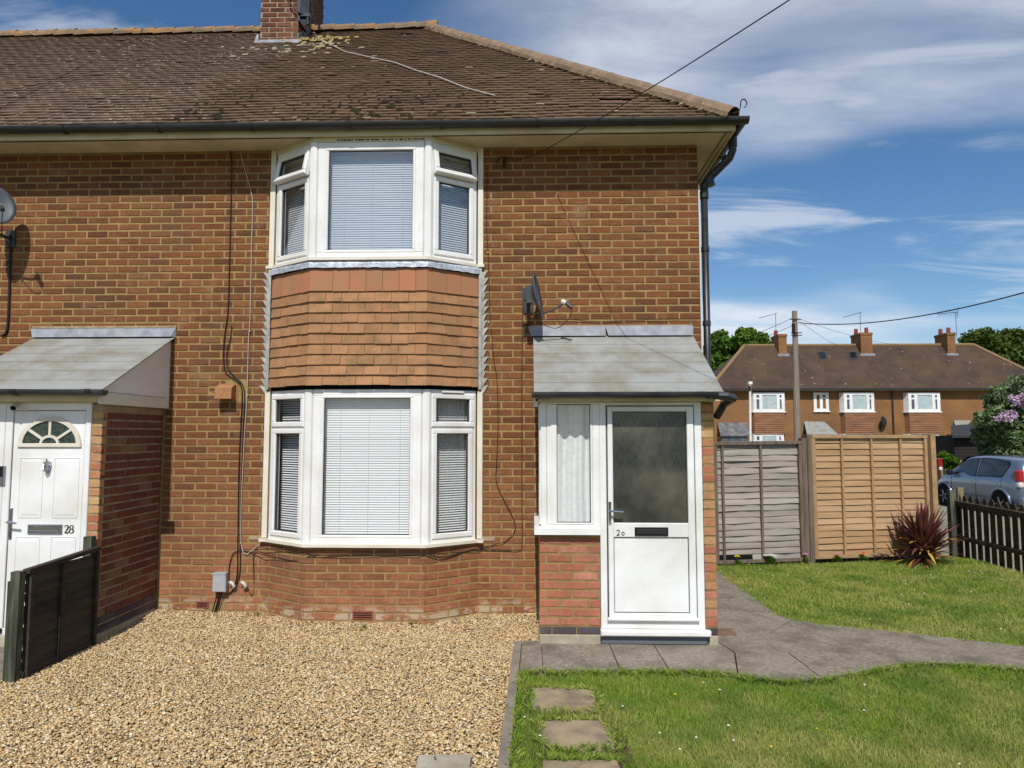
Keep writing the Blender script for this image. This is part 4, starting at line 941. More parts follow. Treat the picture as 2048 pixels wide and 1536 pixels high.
# tile weathering strip of foil flashing over the top row
mb = MB()
def fl(A, B, n_, z0, z1, offa, offb):
    d = (B-A); nn = Vector((d.y, -d.x)).normalized(); pr = None
    for i in range(n_+1):
        t = i/n_; p = A+d*t; w_ = R.uniform(-.003, .003)
        cur = [(p.x+nn.x*offa, p.y+nn.y*offa, z1), (p.x+nn.x*(offa+.014+w_), p.y+nn.y*(offa+.014+w_), z0+.045+w_), (p.x+nn.x*(offb+w_), p.y+nn.y*(offb+w_), z0+R.uniform(-.004, .004))]
        if pr: mb.add(pr+cur, [(1, 4, 3, 0), (2, 5, 4, 1)])
        pr = cur
A0, A1, B1, B0 = Vector((BX0+.005, -.0)), Vector((BXa, BY)), Vector((BXb, BY)), Vector((BX1-.005, 0))
q1_, q2_ = Vector((BXa-.014, BY-.044)), Vector((BXb+.014, BY-.044)); q0_ = Vector((BX0-.01, -.048)); q3_ = Vector((BX1+.01, -.048))
fl(q0_, q1_, 12, 3.428, 3.503, -.012, .002); fl(q1_, q2_, 28, 3.428, 3.503, -.012, .002); fl(q2_, q3_, 12, 3.428, 3.503, -.012, .002)
mb.build('lead_apron', 'foil', house)
# stepped lead soakers at both sides of the tile hanging
for sgn, x0 in ((-1, BX0), (1, BX1)):
    mb = MB(); nst = 17
    mb.box(min(x0, x0+sgn*.03), max(x0, x0+sgn*.03), -.045, -.006, 2.25, 3.49)
    for k in range(nst):
        zt = 3.47-k*.0735; xo = x0+sgn*(.03+.060+.012*math.sin(k*1.7))
        a = [(x0+sgn*.025, -.012-.012*(k % 2), zt-.012), (xo, -.022, zt), (x0+sgn*.045, -.018, zt-.085), (x0+sgn*.025, -.02, zt-.085)]
        mb.prism(a if sgn > 0 else a[::-1], (0, .008, 0))
    mb.build('lead_soakers', 'soaker', house)

# vent cowl with its mortar patch, air bricks
m = MB(); m.bbox(S(416, 770).x, S(440, 770).x, -.005, .02, 2.13, 2.31, .003); m.box(S(470, 770).x, S(478, 770).x, -.004, .02, 2.13, 2.30); m.build('mortar_patch', 'mortar', house)
X0, X1 = S(440, 785).x, S(473, 785).x
m = MB(); m.prism([(X0, -.004, 2.155), (X0, -.004, 2.30), (X0, -.05, 2.30), (X0, -.115, 2.265), (X0, -.125, 2.155)], (X1-X0, 0, 0)); m.box(X0-.012, X1+.012, -.010, .02, 2.14, 2.315)
m.build('vent_cowl', 'terracotta', house)
for (u0, u1, v0, v1, Y, par) in ((393, 418, 1203, 1216, 0, wall), (705, 746, 1222, 1238, BY, wall)):
    a, b = S(u0, v1, Y), S(u1, v0, Y); m = MB(); m.bbox(a.x, b.x, Y-.010, Y+.05, a.z-.004, b.z+.004, .003); ab = m.build('air_brick', 'red_clay', par)
    m = MB()
    for j in range(3):
        z_ = a.z+(b.z-a.z)*(.18+.27*j); m.box(a.x+.012, b.x-.012, Y-.0115, Y-.009, z_, z_+.009)
    m.build('slot', 'black', ab)

# ================================================================== CABLES ON THE WALL
def cable(name, uv, r, m, label, Y=-.018, cat='cable', group='cables clipped to the house wall', offs=None, clips=None):
    P = [S(u, v, Y if offs is None else offs(u, v)) for u, v in uv]
    # smooth (Catmull-Rom)
    Q = []
    for i in range(len(P)-1):
        p0, p1, p2, p3 = P[max(i-1, 0)], P[i], P[i+1], P[min(i+2, len(P)-1)]
        for k in range(5):
            t = k/5; Q.append(.5*((2*p1)+(p2-p0)*t+(2*p0-5*p1+4*p2-p3)*t*t+(3*p1-p0-3*p2+p3)*t**3))
    Q.append(P[-1]); mb = MB(); mb.tube(Q, r, 6); o = mb.build(name, m, smooth=True); tag(o, label, cat, group)
    if clips:
        mb = MB()
        for u, v in clips:
            c = S(u, v, Y); mb.box(c.x-.006, c.x+.006, Y-.008, 0, c.z-.005, c.z+.005)
        mb.build('cable_clip', 'white_plastic', o)
    return o
cable('cable', [(444, 281), (456, 294), (463, 318), (462, 390), (459, 520), (456, 620), (450, 665), (447, 708), (450, 742), (464, 755), (480, 768), (484, 792), (481, 860), (478, 930), (476, 1040), (475, 1110), (474, 1150), (465, 1180), (454, 1189)], .0055, 'dark_plastic', 'thicker dark cable dropping from the soffit past the vent cowl to the grey box')
cable('cable', [(463, 650), (462, 670), (454, 705), (455, 735), (468, 752), (484, 768), (489, 795), (486, 870), (482, 990), (480, 1080), (480, 1140), (472, 1172), (462, 1185)], .0045, 'dark_plastic', 'thinner dark cable starting at a wall hole and running down beside the thicker one')
cable('cable', [(456, 250), (463, 268), (473, 276), (486, 325), (503, 388), (505, 420), (503, 500), (500, 640), (497, 680), (494, 790), (489, 868), (486, 930), (482, 1020), (482, 1085), (490, 1108), (505, 1100), (524, 1084)], .004, 'grey_cable', 'pale grey cable hanging from the gutter down the wall left of the bay', clips=[(500, 662), (495, 790), (482, 1086)])
cable('cable', [(972, 330), (975, 345), (973, 450), (977, 520), (981, 640), (988, 720), (994, 760), (996, 850), (993, 930), (993, 965), (1008, 1000), (1026, 1035), (1030, 1060), (1012, 1082), (985, 1090), (960, 1096)], .0035, 'dark_plastic', 'thin dark cable curving down the brickwork just right of the bay windows', clips=[(976, 505), (977, 645)])
cable('cable', [(1047, 596), (1045, 640), (1044, 760), (1044, 1000), (1044, 1090), (1038, 1100), (1010, 1100), (960, 1099)], .004, 'dark_plastic', 'straight dark cable dropping from the right hand satellite dish')
def bayY(u, v):
    x = S(u, v, -.2).x
    if x < BX0-.03 or x > BX1+.03: return -.018
    if x < BXa: return -.018+BY*(x-BX0)/(BXa-BX0)
    if x > BXb: return -.018+BY*(BX1-x)/(BX1-BXb)
    return BY-.018
cable('cable', [(457, 1160), (459, 1130), (466, 1108), (478, 1101), (500, 1104), (540, 1112), (575, 1120), (600, 1121), (625, 1112), (700, 1108), (780, 1108), (850, 1107), (880, 1116), (905, 1112), (940, 1100), (965, 1096)], .0045, 'dark_plastic', 'dark cable looping from the grey box and round the bay under the lower sill', offs=bayY)
cable('cable', [(497, 1180), (503, 1190), (508, 1175), (507, 1130), (508, 1108), (520, 1099), (560, 1099), (620, 1108), (700, 1113), (780, 1110), (850, 1108), (930, 1104), (965, 1098)], .0038, 'dark_plastic', 'thin dark cable from the clear tap cover and round the bay close under the sill', offs=bayY)
cable('cable', [(1082, 639), (1138, 639), (1198, 643), (1297, 639), (1398, 638)], .0035, 'dark_plastic', 'thin black cable strung level across the bricks above the right canopy')
mb = MB()
for (a, b) in (((436, 1184), (424, 1225)), ((440, 1184), (428, 1228)), ((444, 1184), (432, 1224))):
    mb.tube([S(*a, -.05), S((a[0]+b[0])/2+1, (a[1]+b[1])/2-3, -.04), S(*b, -.04)], .006, 6)
tag(mb.build('supply_cables', 'dark_plastic'), 'bundle of three short black cables from the grey box into the gravel', 'cable')
a, b = S(425, 1184, -.07), S(453, 1146, -.07)
m = MB(); m.bbox(a.x, b.x, -.085, -.008, a.z, b.z, .008); jb = m.build('junction_box', 'meter'); tag(jb, 'grey plastic junction box low on the brick wall left of the bay', 'junction box')
m = MB(); m.box(a.x-.004, b.x+.004, -.089, -.074, b.z-.012, b.z+.004); m.build('lid_edge', 'meter', jb)
for (u, v, lab) in ((466, 1170, 'small clear plastic cable cover right beside the grey junction box'), (489, 1170, 'small clear plastic cable cover near the lower left corner of the bay')):
    p = S(u, v, -.03); m = MB(); m.tube([p+Vector((-.03, -.01, .03)), p+Vector((0, -.02, .02)), p+Vector((.02, -.015, -.005)), p+Vector((.0, .0, -.03))], .017, 7)
    tag(m.build('cable_cover', 'white_plastic', smooth=True), lab, 'cable cover')
# ================================================================== PORCH ON THE RIGHT (number 20)
PY = -1.0
def gut_simple(a, b, r, parent, m='gutter_grey', name='gutter'):
    return gutter_mb(a, b, r, (0, -1, 0)).build(name, m, parent)
def canopy(parent, x0t, x1t, x0b, x1b, zt, zb, yf, th=.02):
    v = [(x0b, yf, zb), (x1b, yf, zb), (x1t, -.002, zt), (x0t, -.002, zt)]
    n = (Vector(v[1])-Vector(v[0])).cross(Vector(v[3])-Vector(v[0])).normalized()
    mb = MB(); rows = 6
    for k in range(rows):     # lapped felt strips
        t0, t1 = k/rows-(.0 if k == 0 else .012), (k+1)/rows
        q = lambda t, s: Vector(v[0]).lerp(Vector(v[3]), t) if s == 0 else Vector(v[1]).lerp(Vector(v[2]), t)
        lift = n*.003
        mb.prism([q(t0, 0)+lift, q(t0, 1)+lift, q(t1, 1)-n*.001, q(t1, 0)-n*.001], n*(-.008))
    o = mb.build('canopy_roof', 'felt', parent)
    return o
porch = thing('porch', 'right hand brick porch with grey lean-to roof and half glazed white door numbered 20', 'porch', (.8, -1, .04))
px0, px1 = .05, 1.54
m = MB(); m.box(px0, px0+.1, PY+.11, -.01, .18, .94); m.box(px0, .562, PY+.012, PY+.11, .18, .94); m.box(1.445, px1, PY+.012, PY+.11, .18, 2.07); m.box(px1-.1, px1, PY+.11, -.01, .18, 2.07)
pw = m.build('wall', 'mortar', porch)
sp = brick_specs(frame((px0, PY+.012, 0), (1, 0, 0)), .512, .182, .945, .25)
sp += [(M_, c_, z_, l_, p_) for (M_, c_, z_, l_, p_) in brick_specs(frame((1.438, PY+.012, 0), (1, 0, 0)), .104, .182, 2.06, .0)]
# pillar is one stack of half bricks
fixed = [q for q in sp if q[1] > 0 and q[0].translation.x < 1]
pill = [(frame((1.438, PY+.012, 0), (1, 0, 0)), .0525, .182+(k+.5)*.0752, .100, R.uniform(-.004, .002)) for k in range(25)]
place_bricks([q for q in brick_specs(frame((px0, PY+.012, 0), (1, 0, 0)), .512, .182, .945, .25)], pw, 'brick_porch')
ms_ = [brick_mesh('pillar_brick', 'brick_mixed' if i else 'brick_porch', 300+i, .215) for i in range(4)]
for i, (M_, c_, z_, l_, p_) in enumerate(pill):
    o = bpy.data.objects.new('brick', ms_[R.choice((0, 1, 2, 3))]); link(o, pw); o.matrix_basis = M_ @ Matrix.Translation((c_, p_, z_)) @ Matrix.Diagonal((l_/BL, 1, 1, 1))
mb = MB(); b0 = brick_mesh('porch_side_brick', 'brick_mixed', 401); bvv = [tuple(v.co) for v in b0.vertices]; bff = [tuple(p.vertices) for p in b0.polygons]
for M_, c_, z_, l_, p_ in brick_specs(frame((px1-.003, PY+.03, 0), (0, 1, 0)), .95, .182, 2.06, .4)+brick_specs(frame((px0+.003, -.02, 0), (0, -1, 0)), .94, .182, .94, .1):
    mb.add(bvv, bff, M_ @ Matrix.Translation((c_, p_, z_)) @ Matrix.Diagonal((l_/BL, 1, 1, 1)), R.uniform(.01, .99))
mb.build('brickwork', 'brick_mixed', pw, kind='stuff')
bm_ = brick_mesh('blue_brick', 'brick_blue', 500)
for x0_, x1_ in ((px0, .148), (.155, .355), (.362, .562), (1.44, px1)):
    o = bpy.data.objects.new('plinth_brick', bm_); link(o, pw); o.location = ((x0_+x1_)/2, PY+.010, .147); o.scale = ((x1_-x0_)/BL, 1, 1)
m = MB(); m.box(px0+.004, px1-.004, PY+.012, -.01, .11, .182); m.build('plinth_mortar', 'mortar', porch)
m = MB(); m.bbox(px0-.004, .563, PY, -.01, -.05, .112, .006); m.bbox(1.463, px1+.004, PY, -.01, -.05, .112, .006); m.box(.56, 1.47, PY+.02, -.01, -.05, .06); m.build('plinth', 'concrete', porch)
m = MB(); m.bbox(.566, 1.45, PY-.012, PY+.03, .045, .116, .003); m.build('step_board', 'stain', porch)
m = MB(); m.bbox(.558, 1.472, PY-.06, PY+.05, .118, .165, .010); m.build('door_cill', 'upvc', porch)
# door frame and door
m = MB(); MP = Matrix.Translation((0, PY, 0))
m.bbox(.566, .622, 0, .07, .166, 2.075, .005, MP); m.bbox(1.376, 1.437, 0, .07, .166, 2.075, .005, MP); m.bbox(.622, 1.376, .0006, .07, 2.045, 2.075, .005, MP); m.bbox(.622, 1.376, .0006, .07, .166, .236, .005, MP)
m.build('door_frame', 'upvc', porch)
m = MB(); m.bbox(.634, .678, -.010, .05, .25, 2.036, .006, MP); m.bbox(1.310, 1.368, -.010, .05, .25, 2.036, .006, MP)
m.bbox(.678, 1.310, -.0094, .05, 1.993, 2.036, .006, MP); m.bbox(.678, 1.310, -.0094, .05, .926, 1.047, .006, MP); m.bbox(.678, 1.310, -.0094, .05, .25, .297, .006, MP)
door = m.build('door', 'upvc', porch)
m = MB(); m.box(.622, .634, .02, .05, .236, 2.045, MP); m.box(1.368, 1.376, .02, .05, .236, 2.045, MP); m.box(.634, 1.368, .02, .05, 2.036, 2.045, MP); gasket(m, .678, 1.310, 1.047, 1.993, MP, .006, .006); gasket(m, .678, 1.310, .297, .926, MP, .004, .009); m.build('gasket', 'gasket', door)
m = MB(); m.bbox(.683, 1.305, .006, .03, .302, .921, .004, MP); m.build('panel', 'upvc', door)
m = MB(); m.box(.684, 1.304, .012, .022, 1.053, 1.987, MP); m.build('pane', 'obscure', door)
m = MB(); m.bbox(.62, 1.385, -.035, -.008, .238, .262, .006, MP); m.build('weather_bar', 'upvc', door)
m = MB(); m.bbox(.855, 1.137, -.022, -.010, .940, 1.012, .005, MP); lb = m.build('letterbox', 'steel', door); lb.data.materials[0] = MT['ink']
m = MB(); m.bbox(.872, 1.120, -.030, -.020, .957, .997, .004, MP); m.build('flap', 'bronze', lb)
m = MB(); m.bbox(.636, .660, -.020, -.010, 1.030, 1.225, .008, MP); m.tube([MP @ Vector(q) for q in ((.648, -.018, 1.152), (.648, -.055, 1.152), (.665, -.062, 1.152), (.755, -.062, 1.145))], .010, 8); m.build('handle', 'chrome', door, smooth=False)
def digits(parent, glyphs, M_, m_, name='house_number'):
    mb = MB()
    for pts, wds in glyphs: ribbon(pts, wds, M_, .003, mb)
    return mb.build(name, m_, parent)
def arc(cx_, cz, rx, rz, a0, a1, n=14): return [(cx_+rx*math.cos(math.radians(a0+(a1-a0)*k/n)), cz+rz*math.sin(math.radians(a0+(a1-a0)*k/n))) for k in range(n+1)]
two = arc(.715, .978, .012, .010, 165, -30, 8)+[(.716, .957), (.704, .941), (.712, .943), (.728, .950)]
digits(door, [(two, .0055), (arc(.756, .958, .011, .013, 60, 420, 14), .0055)], MP @ Matrix.Translation((0, -.0105, 0)), 'ink')
# side light
m = MB(); m.bbox(.062, .112, 0, .06, 1.005, 2.075, .005, MP); m.bbox(.505, .5655, 0, .06, 1.005, 2.075, .005, MP); m.bbox(.112, .505, .0006, .06, 2.058, 2.075, .003, MP); m.bbox(.112, .505, .0006, .06, 1.005, 1.03, .004, MP)
m.bbox(.113, .20, -.004, .04, 1.031, 2.057, .006, MP); m.bbox(.488, .504, -.004, .04, 1.031, 2.057, .004, MP); m.bbox(.20, .488, -.0036, .04, 1.031, 1.046, .004, MP)
m.bbox(.058, .10, .06, .97, 2.0, 2.075, .004, Matrix.Translation((0, PY, 0))); 
pwnd = m.build('window', 'upvc', porch)
m = MB(); gasket(m, .20, .488, 1.046, 2.057, MP, .004, .004); m.build('gasket', 'gasket', pwnd)
pane(.20, .488, 1.046, 2.057, MP, pwnd)
curtain(.14, .55, 1.0, 2.06, MP, pwnd, .09, .016, .10, 0)
MS = frame((.052, -.02, 0), (0, -1, 0))      # left hand side glazing, facing the bay
m = MB(); sash(m, 0, .955, 1.03, 2.06, .055, MS, -.004, .05, .004); m.bbox(.46, .52, -.004, .05, 1.085, 2.005, .004, MS); m.bbox(.012, .47, -.03, -.005, 1.55, 2.03, .004, MS) if False else None
m.build('side_frame', 'upvc', pwnd); pane(.05, .91, 1.08, 2.0, MS, pwnd)
m = MB(); m.prism([(px0-.045, PY-.055, 1.003), (.564, PY-.055, 1.003), (.564, PY+.06, 1.012), (px0-.045, PY+.06, 1.012)], (0, 0, -.052)); m.prism([(px0-.045, PY+.06, 1.012), (px0+.08, PY+.06, 1.012), (px0+.08, -.01, 1.012), (px0-.045, -.01, 1.012)], (0, 0, -.052)); m.build('sill', 'upvc', porch)
m = MB(); m.box(.07, 1.52, PY+.14, -.02, .05, .1); m.build('floor', 'slab', porch)
m = MB(); m.box(.06, 1.53, PY+.005, -.005, 2.076, 2.10); m.box(.02, 1.57, PY-.10, PY-.085, 2.078, 2.15); m.box(.02, 1.57, PY-.085, PY+.005, 2.078, 2.09); m.build('fascia', 'soffit', porch)
m = MB(); m.prism([(1.575, PY-.09, 2.10), (1.575, -.004, 2.10), (1.575, -.004, 2.76), ], (-.03, 0, 0)); m.prism([(.03, PY-.09, 2.10), (.03, -.004, 2.10), (.03, -.004, 2.76)], (.02, 0, 0)); m.build('gable_board', 'upvc_old', porch)
canopy(porch, 0.0, 1.612, .005, 1.60, 2.795, 2.145, PY-.13)
m = MB(); zt, zb_ = 2.893, 2.79
for a, b in ((-.055, .73), (.728, 1.615)):
    ofs = .0 if a < 0 else .004; m.prism([(a+.03, -.045-ofs, zb_), (b-(.0 if a < 0 else .012), -.045-ofs, zb_), (b, -.012-ofs, zt), (a, -.012-ofs, zt)], (0, .006, 0))
m.build('lead_flashing', 'lead', porch)
m = MB(); m.bbox(-.02, 1.60, -.010, .01, 2.892, 2.905, .002); m.build('mortar_fillet', 'mortar_grey', porch)
pg = gut_simple((-.015, PY-.185, 2.150), (1.53, PY-.185, 2.150), .048, porch)
m = MB(); m.tube([(1.50, PY-.185, 2.12), (1.60, PY-.185, 2.115), (1.68, PY-.12, 2.10), (1.66, PY+.1, 2.06), (1.62, PY+.2, 1.95)], .034, 8); m.build('gutter_outlet', 'gutter', porch)
ring_strap(.09, PY-.185, 2.150, .050, (0, -1, 0), .11).build('gutter_bracket', 'gutter_grey', pg); ring_strap(1.48, PY-.185, 2.150, .050, (0, -1, 0), .08).build('gutter_bracket', 'gutter_grey', pg)
m = MB(); m.box(.0, .04, PY-.10, PY-.06, 2.03, 2.10); m.build('fascia_end', 'upvc_old', porch)

# ================================================================== PORCH ON THE LEFT (number 28)
p28 = thing('porch', 'left hand brick porch with grey lean-to roof and white panelled door numbered 28', 'porch', (-4.4, -1, .0))
qx = -3.795
m = MB(); m.box(qx-.10, qx-.012, PY+.012, -.01, -.1, 2.06); w28 = m.build('wall', 'mortar_grey', p28)
pill = [(frame((-3.893, PY+.012, 0), (1, 0, 0)), .049, .20+(k+.5)*.0752, .094, R.uniform(-.003, .002)) for k in range(24)]
ms_ = [brick_mesh('pillar_brick', 'brick_mixed', 600+i) for i in range(3)]
for i, (M_, c_, z_, l_, p_) in enumerate(pill):
    o = bpy.data.objects.new('brick', ms_[i % 3]); link(o, w28); o.matrix_basis = M_ @ Matrix.Translation((c_, p_, z_)) @ Matrix.Diagonal((l_/BL, 1, 1, 1))
place_bricks(brick_specs(frame((qx-.008, PY+.012, 0), (0, 1, 0)), .985, .20, 2.03, .3), w28, 'brick_side_shaded')
for M_, L_, ph in ((frame((qx-.006, PY+.012, 0), (0, 1, 0)), .985, .2), (frame((-3.893, PY+.010, 0), (1, 0, 0)), .094, 0)):
    for M2, c_, z_, l_, p_ in brick_specs(M_, L_, .06, .20, ph):
        o = bpy.data.objects.new('plinth_brick', bm_); link(o, w28); o.matrix_basis = M2 @ Matrix.Translation((c_, p_, z_)) @ Matrix.Diagonal((l_/BL, 1, 1, 1))
m = MB(); m.bbox(-5.3, qx+.004, PY-.004, -.01, -.1, .06, .005); m.build('plinth', 'concrete', p28)
m = MB()
m.bbox(-3.945, -3.895, 0, .07, .12, 2.075, .005, MP); m.bbox(-4.665, -4.60, 0, .07, .12, 2.075, .005, MP); m.bbox(-4.60, -3.945, .0006, .07, 2.01, 2.075, .005, MP); m.bbox(-4.60, -3.945, .0006, .07, .06, .125, .005, MP)
m.bbox(-4.76, -4.667, 0, .07, .12, 2.075, .005, MP); m.bbox(-5.30, -4.76, 0, .07, .95, 1.02, .005, MP); m.bbox(-5.30, -4.76, 0, .07, 2.0, 2.075, .005, MP); m.bbox(-5.30, -5.23, .0006, .07, 1.02, 2.0, .005, MP)
m.build('door_frame', 'upvc', p28); m = MB(); m.box(-5.3, -4.76, PY+.012, PY+.1, .06, .95); m.build('dwarf_wall', 'brick_mixed', p28)
pane(-5.23, -4.76, 1.02, 2.0, MP, p28)
m = MB(); m.bbox(-4.594, -3.951, .010, .05, .13, 2.004, .004, MP); d28 = m.build('door', 'upvc', p28)
# fan light
fcx, fz, fr_ = -4.262, 1.712, .262
mb = MB()
prof = arc(fcx, fz, fr_, .222, 0, 180, 22)
ribbon(prof, .040, MP @ Matrix.Translation((0, .010, 0)), .016, mb); mb.bbox(fcx-fr_-.025, fcx+fr_+.025, -.008, .011, fz-.028, fz+.006, .004, MP)
ribbon(arc(fcx, fz, .078, .068, 0, 180, 12), .022, MP @ Matrix.Translation((0, .0095, 0)), .014, mb)
for a in (38, 90, 142):
    ca, sa = math.cos(math.radians(a)), math.sin(math.radians(a)); ribbon([(fcx+.078*ca, fz+.068*sa), (fcx+fr_*ca, fz+.222*sa)], .022, MP @ Matrix.Translation((0, .009, 0)), .012, mb)
mb.build('fanlight_frame', 'upvc_old', d28)
mb = MB(); pr = arc(fcx, fz, fr_-.008, .216, 0, 180, 22); mb.prism([(x_, PY+.008, z_) for x_, z_ in pr], (0, .004, 0)); mb.build('fanlight_pane', mat('dark_patterned_glass', (30, 42, 36), (64, 74, 60), nscale=30, rough=.1, spec=.7, bump=.003, bscale=70), d28)
for x0_, x1_, z0_, z1_ in ((-4.515, -4.315, 1.075, 1.585), (-4.205, -3.99, 1.075, 1.585), (-4.52, -4.315, .33, .90), (-4.205, -3.995, .33, .90)):
    m = MB(); b_ = .028
    m.add([(x0_, 0.0095, z0_), (x1_, .0095, z0_), (x1_, .0095, z1_), (x0_, .0095, z1_), (x0_+b_*.4, .0135, z0_+b_*.4), (x1_-b_*.4, .0135, z0_+b_*.4), (x1_-b_*.4, .0135, z1_-b_*.4), (x0_+b_*.4, .0135, z1_-b_*.4),
           (x0_+b_, .004, z0_+b_), (x1_-b_, .004, z0_+b_), (x1_-b_, .004, z1_-b_), (x0_+b_, .004, z1_-b_)], [(0, 1, 9, 8), (1, 2, 10, 9), (2, 3, 11, 10), (3, 0, 8, 11), (8, 9, 10, 11)], MP); m.build('panel', 'upvc', d28)
    m = MB(); e_ = .006
    for q in ((x0_-e_, x1_+e_, z1_, z1_+e_), (x0_-e_, x1_+e_, z0_-e_, z0_), (x0_-e_, x0_, z0_, z1_), (x1_, x1_+e_, z0_, z1_)): m.bbox(q[0], q[1], .0045, .0105, q[2], q[3], .0015, MP)
    m.build('moulding', 'upvc', d28)
m = MB(); m.bbox(-4.418, -4.112, -.006, .010, .93, 1.012, .006, MP); lb2 = m.build('letterbox', 'steel', d28)
m = MB(); m.bbox(-4.398, -4.132, -.014, -.004, .958, 1.0, .004, MP); m.build('flap', 'chrome', lb2)
m = MB(); m.bbox(-4.590, -4.562, -.006, .010, .88, 1.155, .012, MP); m.tube([MP @ Vector(q) for q in ((-4.576, 0, 1.035), (-4.576, -.045, 1.035), (-4.56, -.055, 1.035), (-4.48, -.055, 1.028))], .009, 8); m.build('handle', 'chrome', d28)
m = MB(); kx = -4.268; m.prism([(kx-.03, PY-.006, 1.555), (kx-.034, PY-.006, 1.52), (kx-.022, PY-.012, 1.485), (kx, PY-.014, 1.455), (kx+.022, PY-.012, 1.485), (kx+.034, PY-.006, 1.52), (kx+.03, PY-.006, 1.555), (kx, PY-.012, 1.565)], (0, .016, 0)); m.tube([(kx, PY-.01, 1.56), (kx, PY-.018, 1.585)], .007, 6); m.tube([(kx-.024, PY-.016, 1.53), (kx-.018, PY-.034, 1.49), (kx, PY-.04, 1.475), (kx+.018, PY-.034, 1.49), (kx+.024, PY-.016, 1.53)], .005, 6); m.build('knocker', 'chrome', d28)
tw = ([(-4.094, .990), (-4.088, 1.002), (-4.076, 1.006), (-4.064, .999), (-4.062, .985), (-4.072, .965), (-4.092, .940), (-4.08, .941), (-4.062, .939), (-4.057, .950)], [.006, .005, .006, .011, .014, .011, .004, .012, .013, .004])
eight = [(arc(-4.032, .988, .015, .016, 90, 450, 14), [.004, .007, .009, .011, .011, .009, .006, .004, .006, .009, .011, .011, .009, .007, .004]), (arc(-4.032, .955, .018, .018, 90, 450, 14), [.004, .007, .010, .012, .012, .010, .006, .004, .006, .010, .012, .012, .010, .007, .004])]
digits(d28, [tw]+eight, MP @ Matrix.Translation((0, .0095, 0)), 'bronze')
canopy(p28, -5.19, qx+.09, -5.2, qx+.075, 2.80, 2.185, PY-.13)
m = MB(); m.prism([(-5.19, -.045, 2.80), (-3.735, -.045, 2.80), (-3.70, -.012, 2.893), (-5.23, -.012, 2.893)], (0, .006, 0)); m.prism([(-3.737, -.045, 2.80), (-3.70, -.012, 2.893), (-3.70, -.002, 2.80)], (.004, 0, 0)); m.build('lead_flashing', 'lead', p28)
m = MB(); m.bbox(-5.22, -3.69, -.016, .01, 2.893, 2.918, .004); m.build('mortar_fillet', 'mortar_grey', p28)
m = MB(); m.prism([(qx+.045, PY-.09, 2.17), (qx+.045, -.012, 2.17), (qx+.045, -.012, 2.76)], (-.03, 0, 0)); m.build('gable_panel', 'upvc', p28)
m = MB(); m.box(qx+.02, qx+.052, PY-.10, -.012, 2.06, 2.165); m.prism([(qx+.055, PY-.12, 2.150), (qx+.055, -.012, 2.755), (qx+.055, -.012, 2.785), (qx+.055, PY-.12, 2.185)], (-.012, 0, 0)); m.box(qx+.03, qx+.055, -.035, -.010, 2.06, 2.78); m.build('barge_trim', 'upvc_old', p28)
m = MB(); m.box(-5.2, qx+.02, PY-.10, PY-.085, 2.095, 2.18); m.box(-5.2, qx+.02, PY-.085, PY+.005, 2.085, 2.095); m.box(-5.2, qx+.0, PY+.002, -.01, 2.075, 2.085); m.build('fascia', 'soffit', p28)
g3 = gut_simple((-5.6, PY-.185, 2.195), (-3.665, PY-.185, 2.175), .050, p28)
for xx in (S(30, 785, -1.2).x, S(180, 788, -1.2).x): ring_strap(xx, PY-.185, 2.183, .052, (0, -1, 0), .05).build('gutter_bracket', 'gutter', g3)
m = MB(); c = Vector((-4.545, PY-.07, 2.045)); m.tube([c+Vector((.02, -.03, -.02)), c+Vector((-.0, .03, .012))], .028, 10); m.tube([c+Vector((0, .03, .01)), c+Vector((.02, .06, .04))], .008, 6)
sc_ = m.build('security_camera', 'white_plastic', smooth=False); tag(sc_, 'little white bullet camera fixed above the white door numbered 28', 'camera')
m = MB(); m.tube([c+Vector((.021, -.034, -.021)), c+Vector((.0195, -.031, -.0195))], .022, 10); m.build('lens', 'black', sc_)
m = MB(); m.bbox(-4.712, -4.638, PY-.03, PY-.001, 1.36, 1.52, .008); db = m.build('video_doorbell', 'steel'); tag(db, 'grey and black video doorbell on the white frame left of door 28', 'doorbell')
m = MB(); m.bbox(-4.706, -4.644, PY-.034, PY-.028, 1.425, 1.515, .004); m.tube([(-4.672, PY-.036, 1.48), (-4.672, PY-.033, 1.48)], .013, 10); m.build('face', 'ink', db)

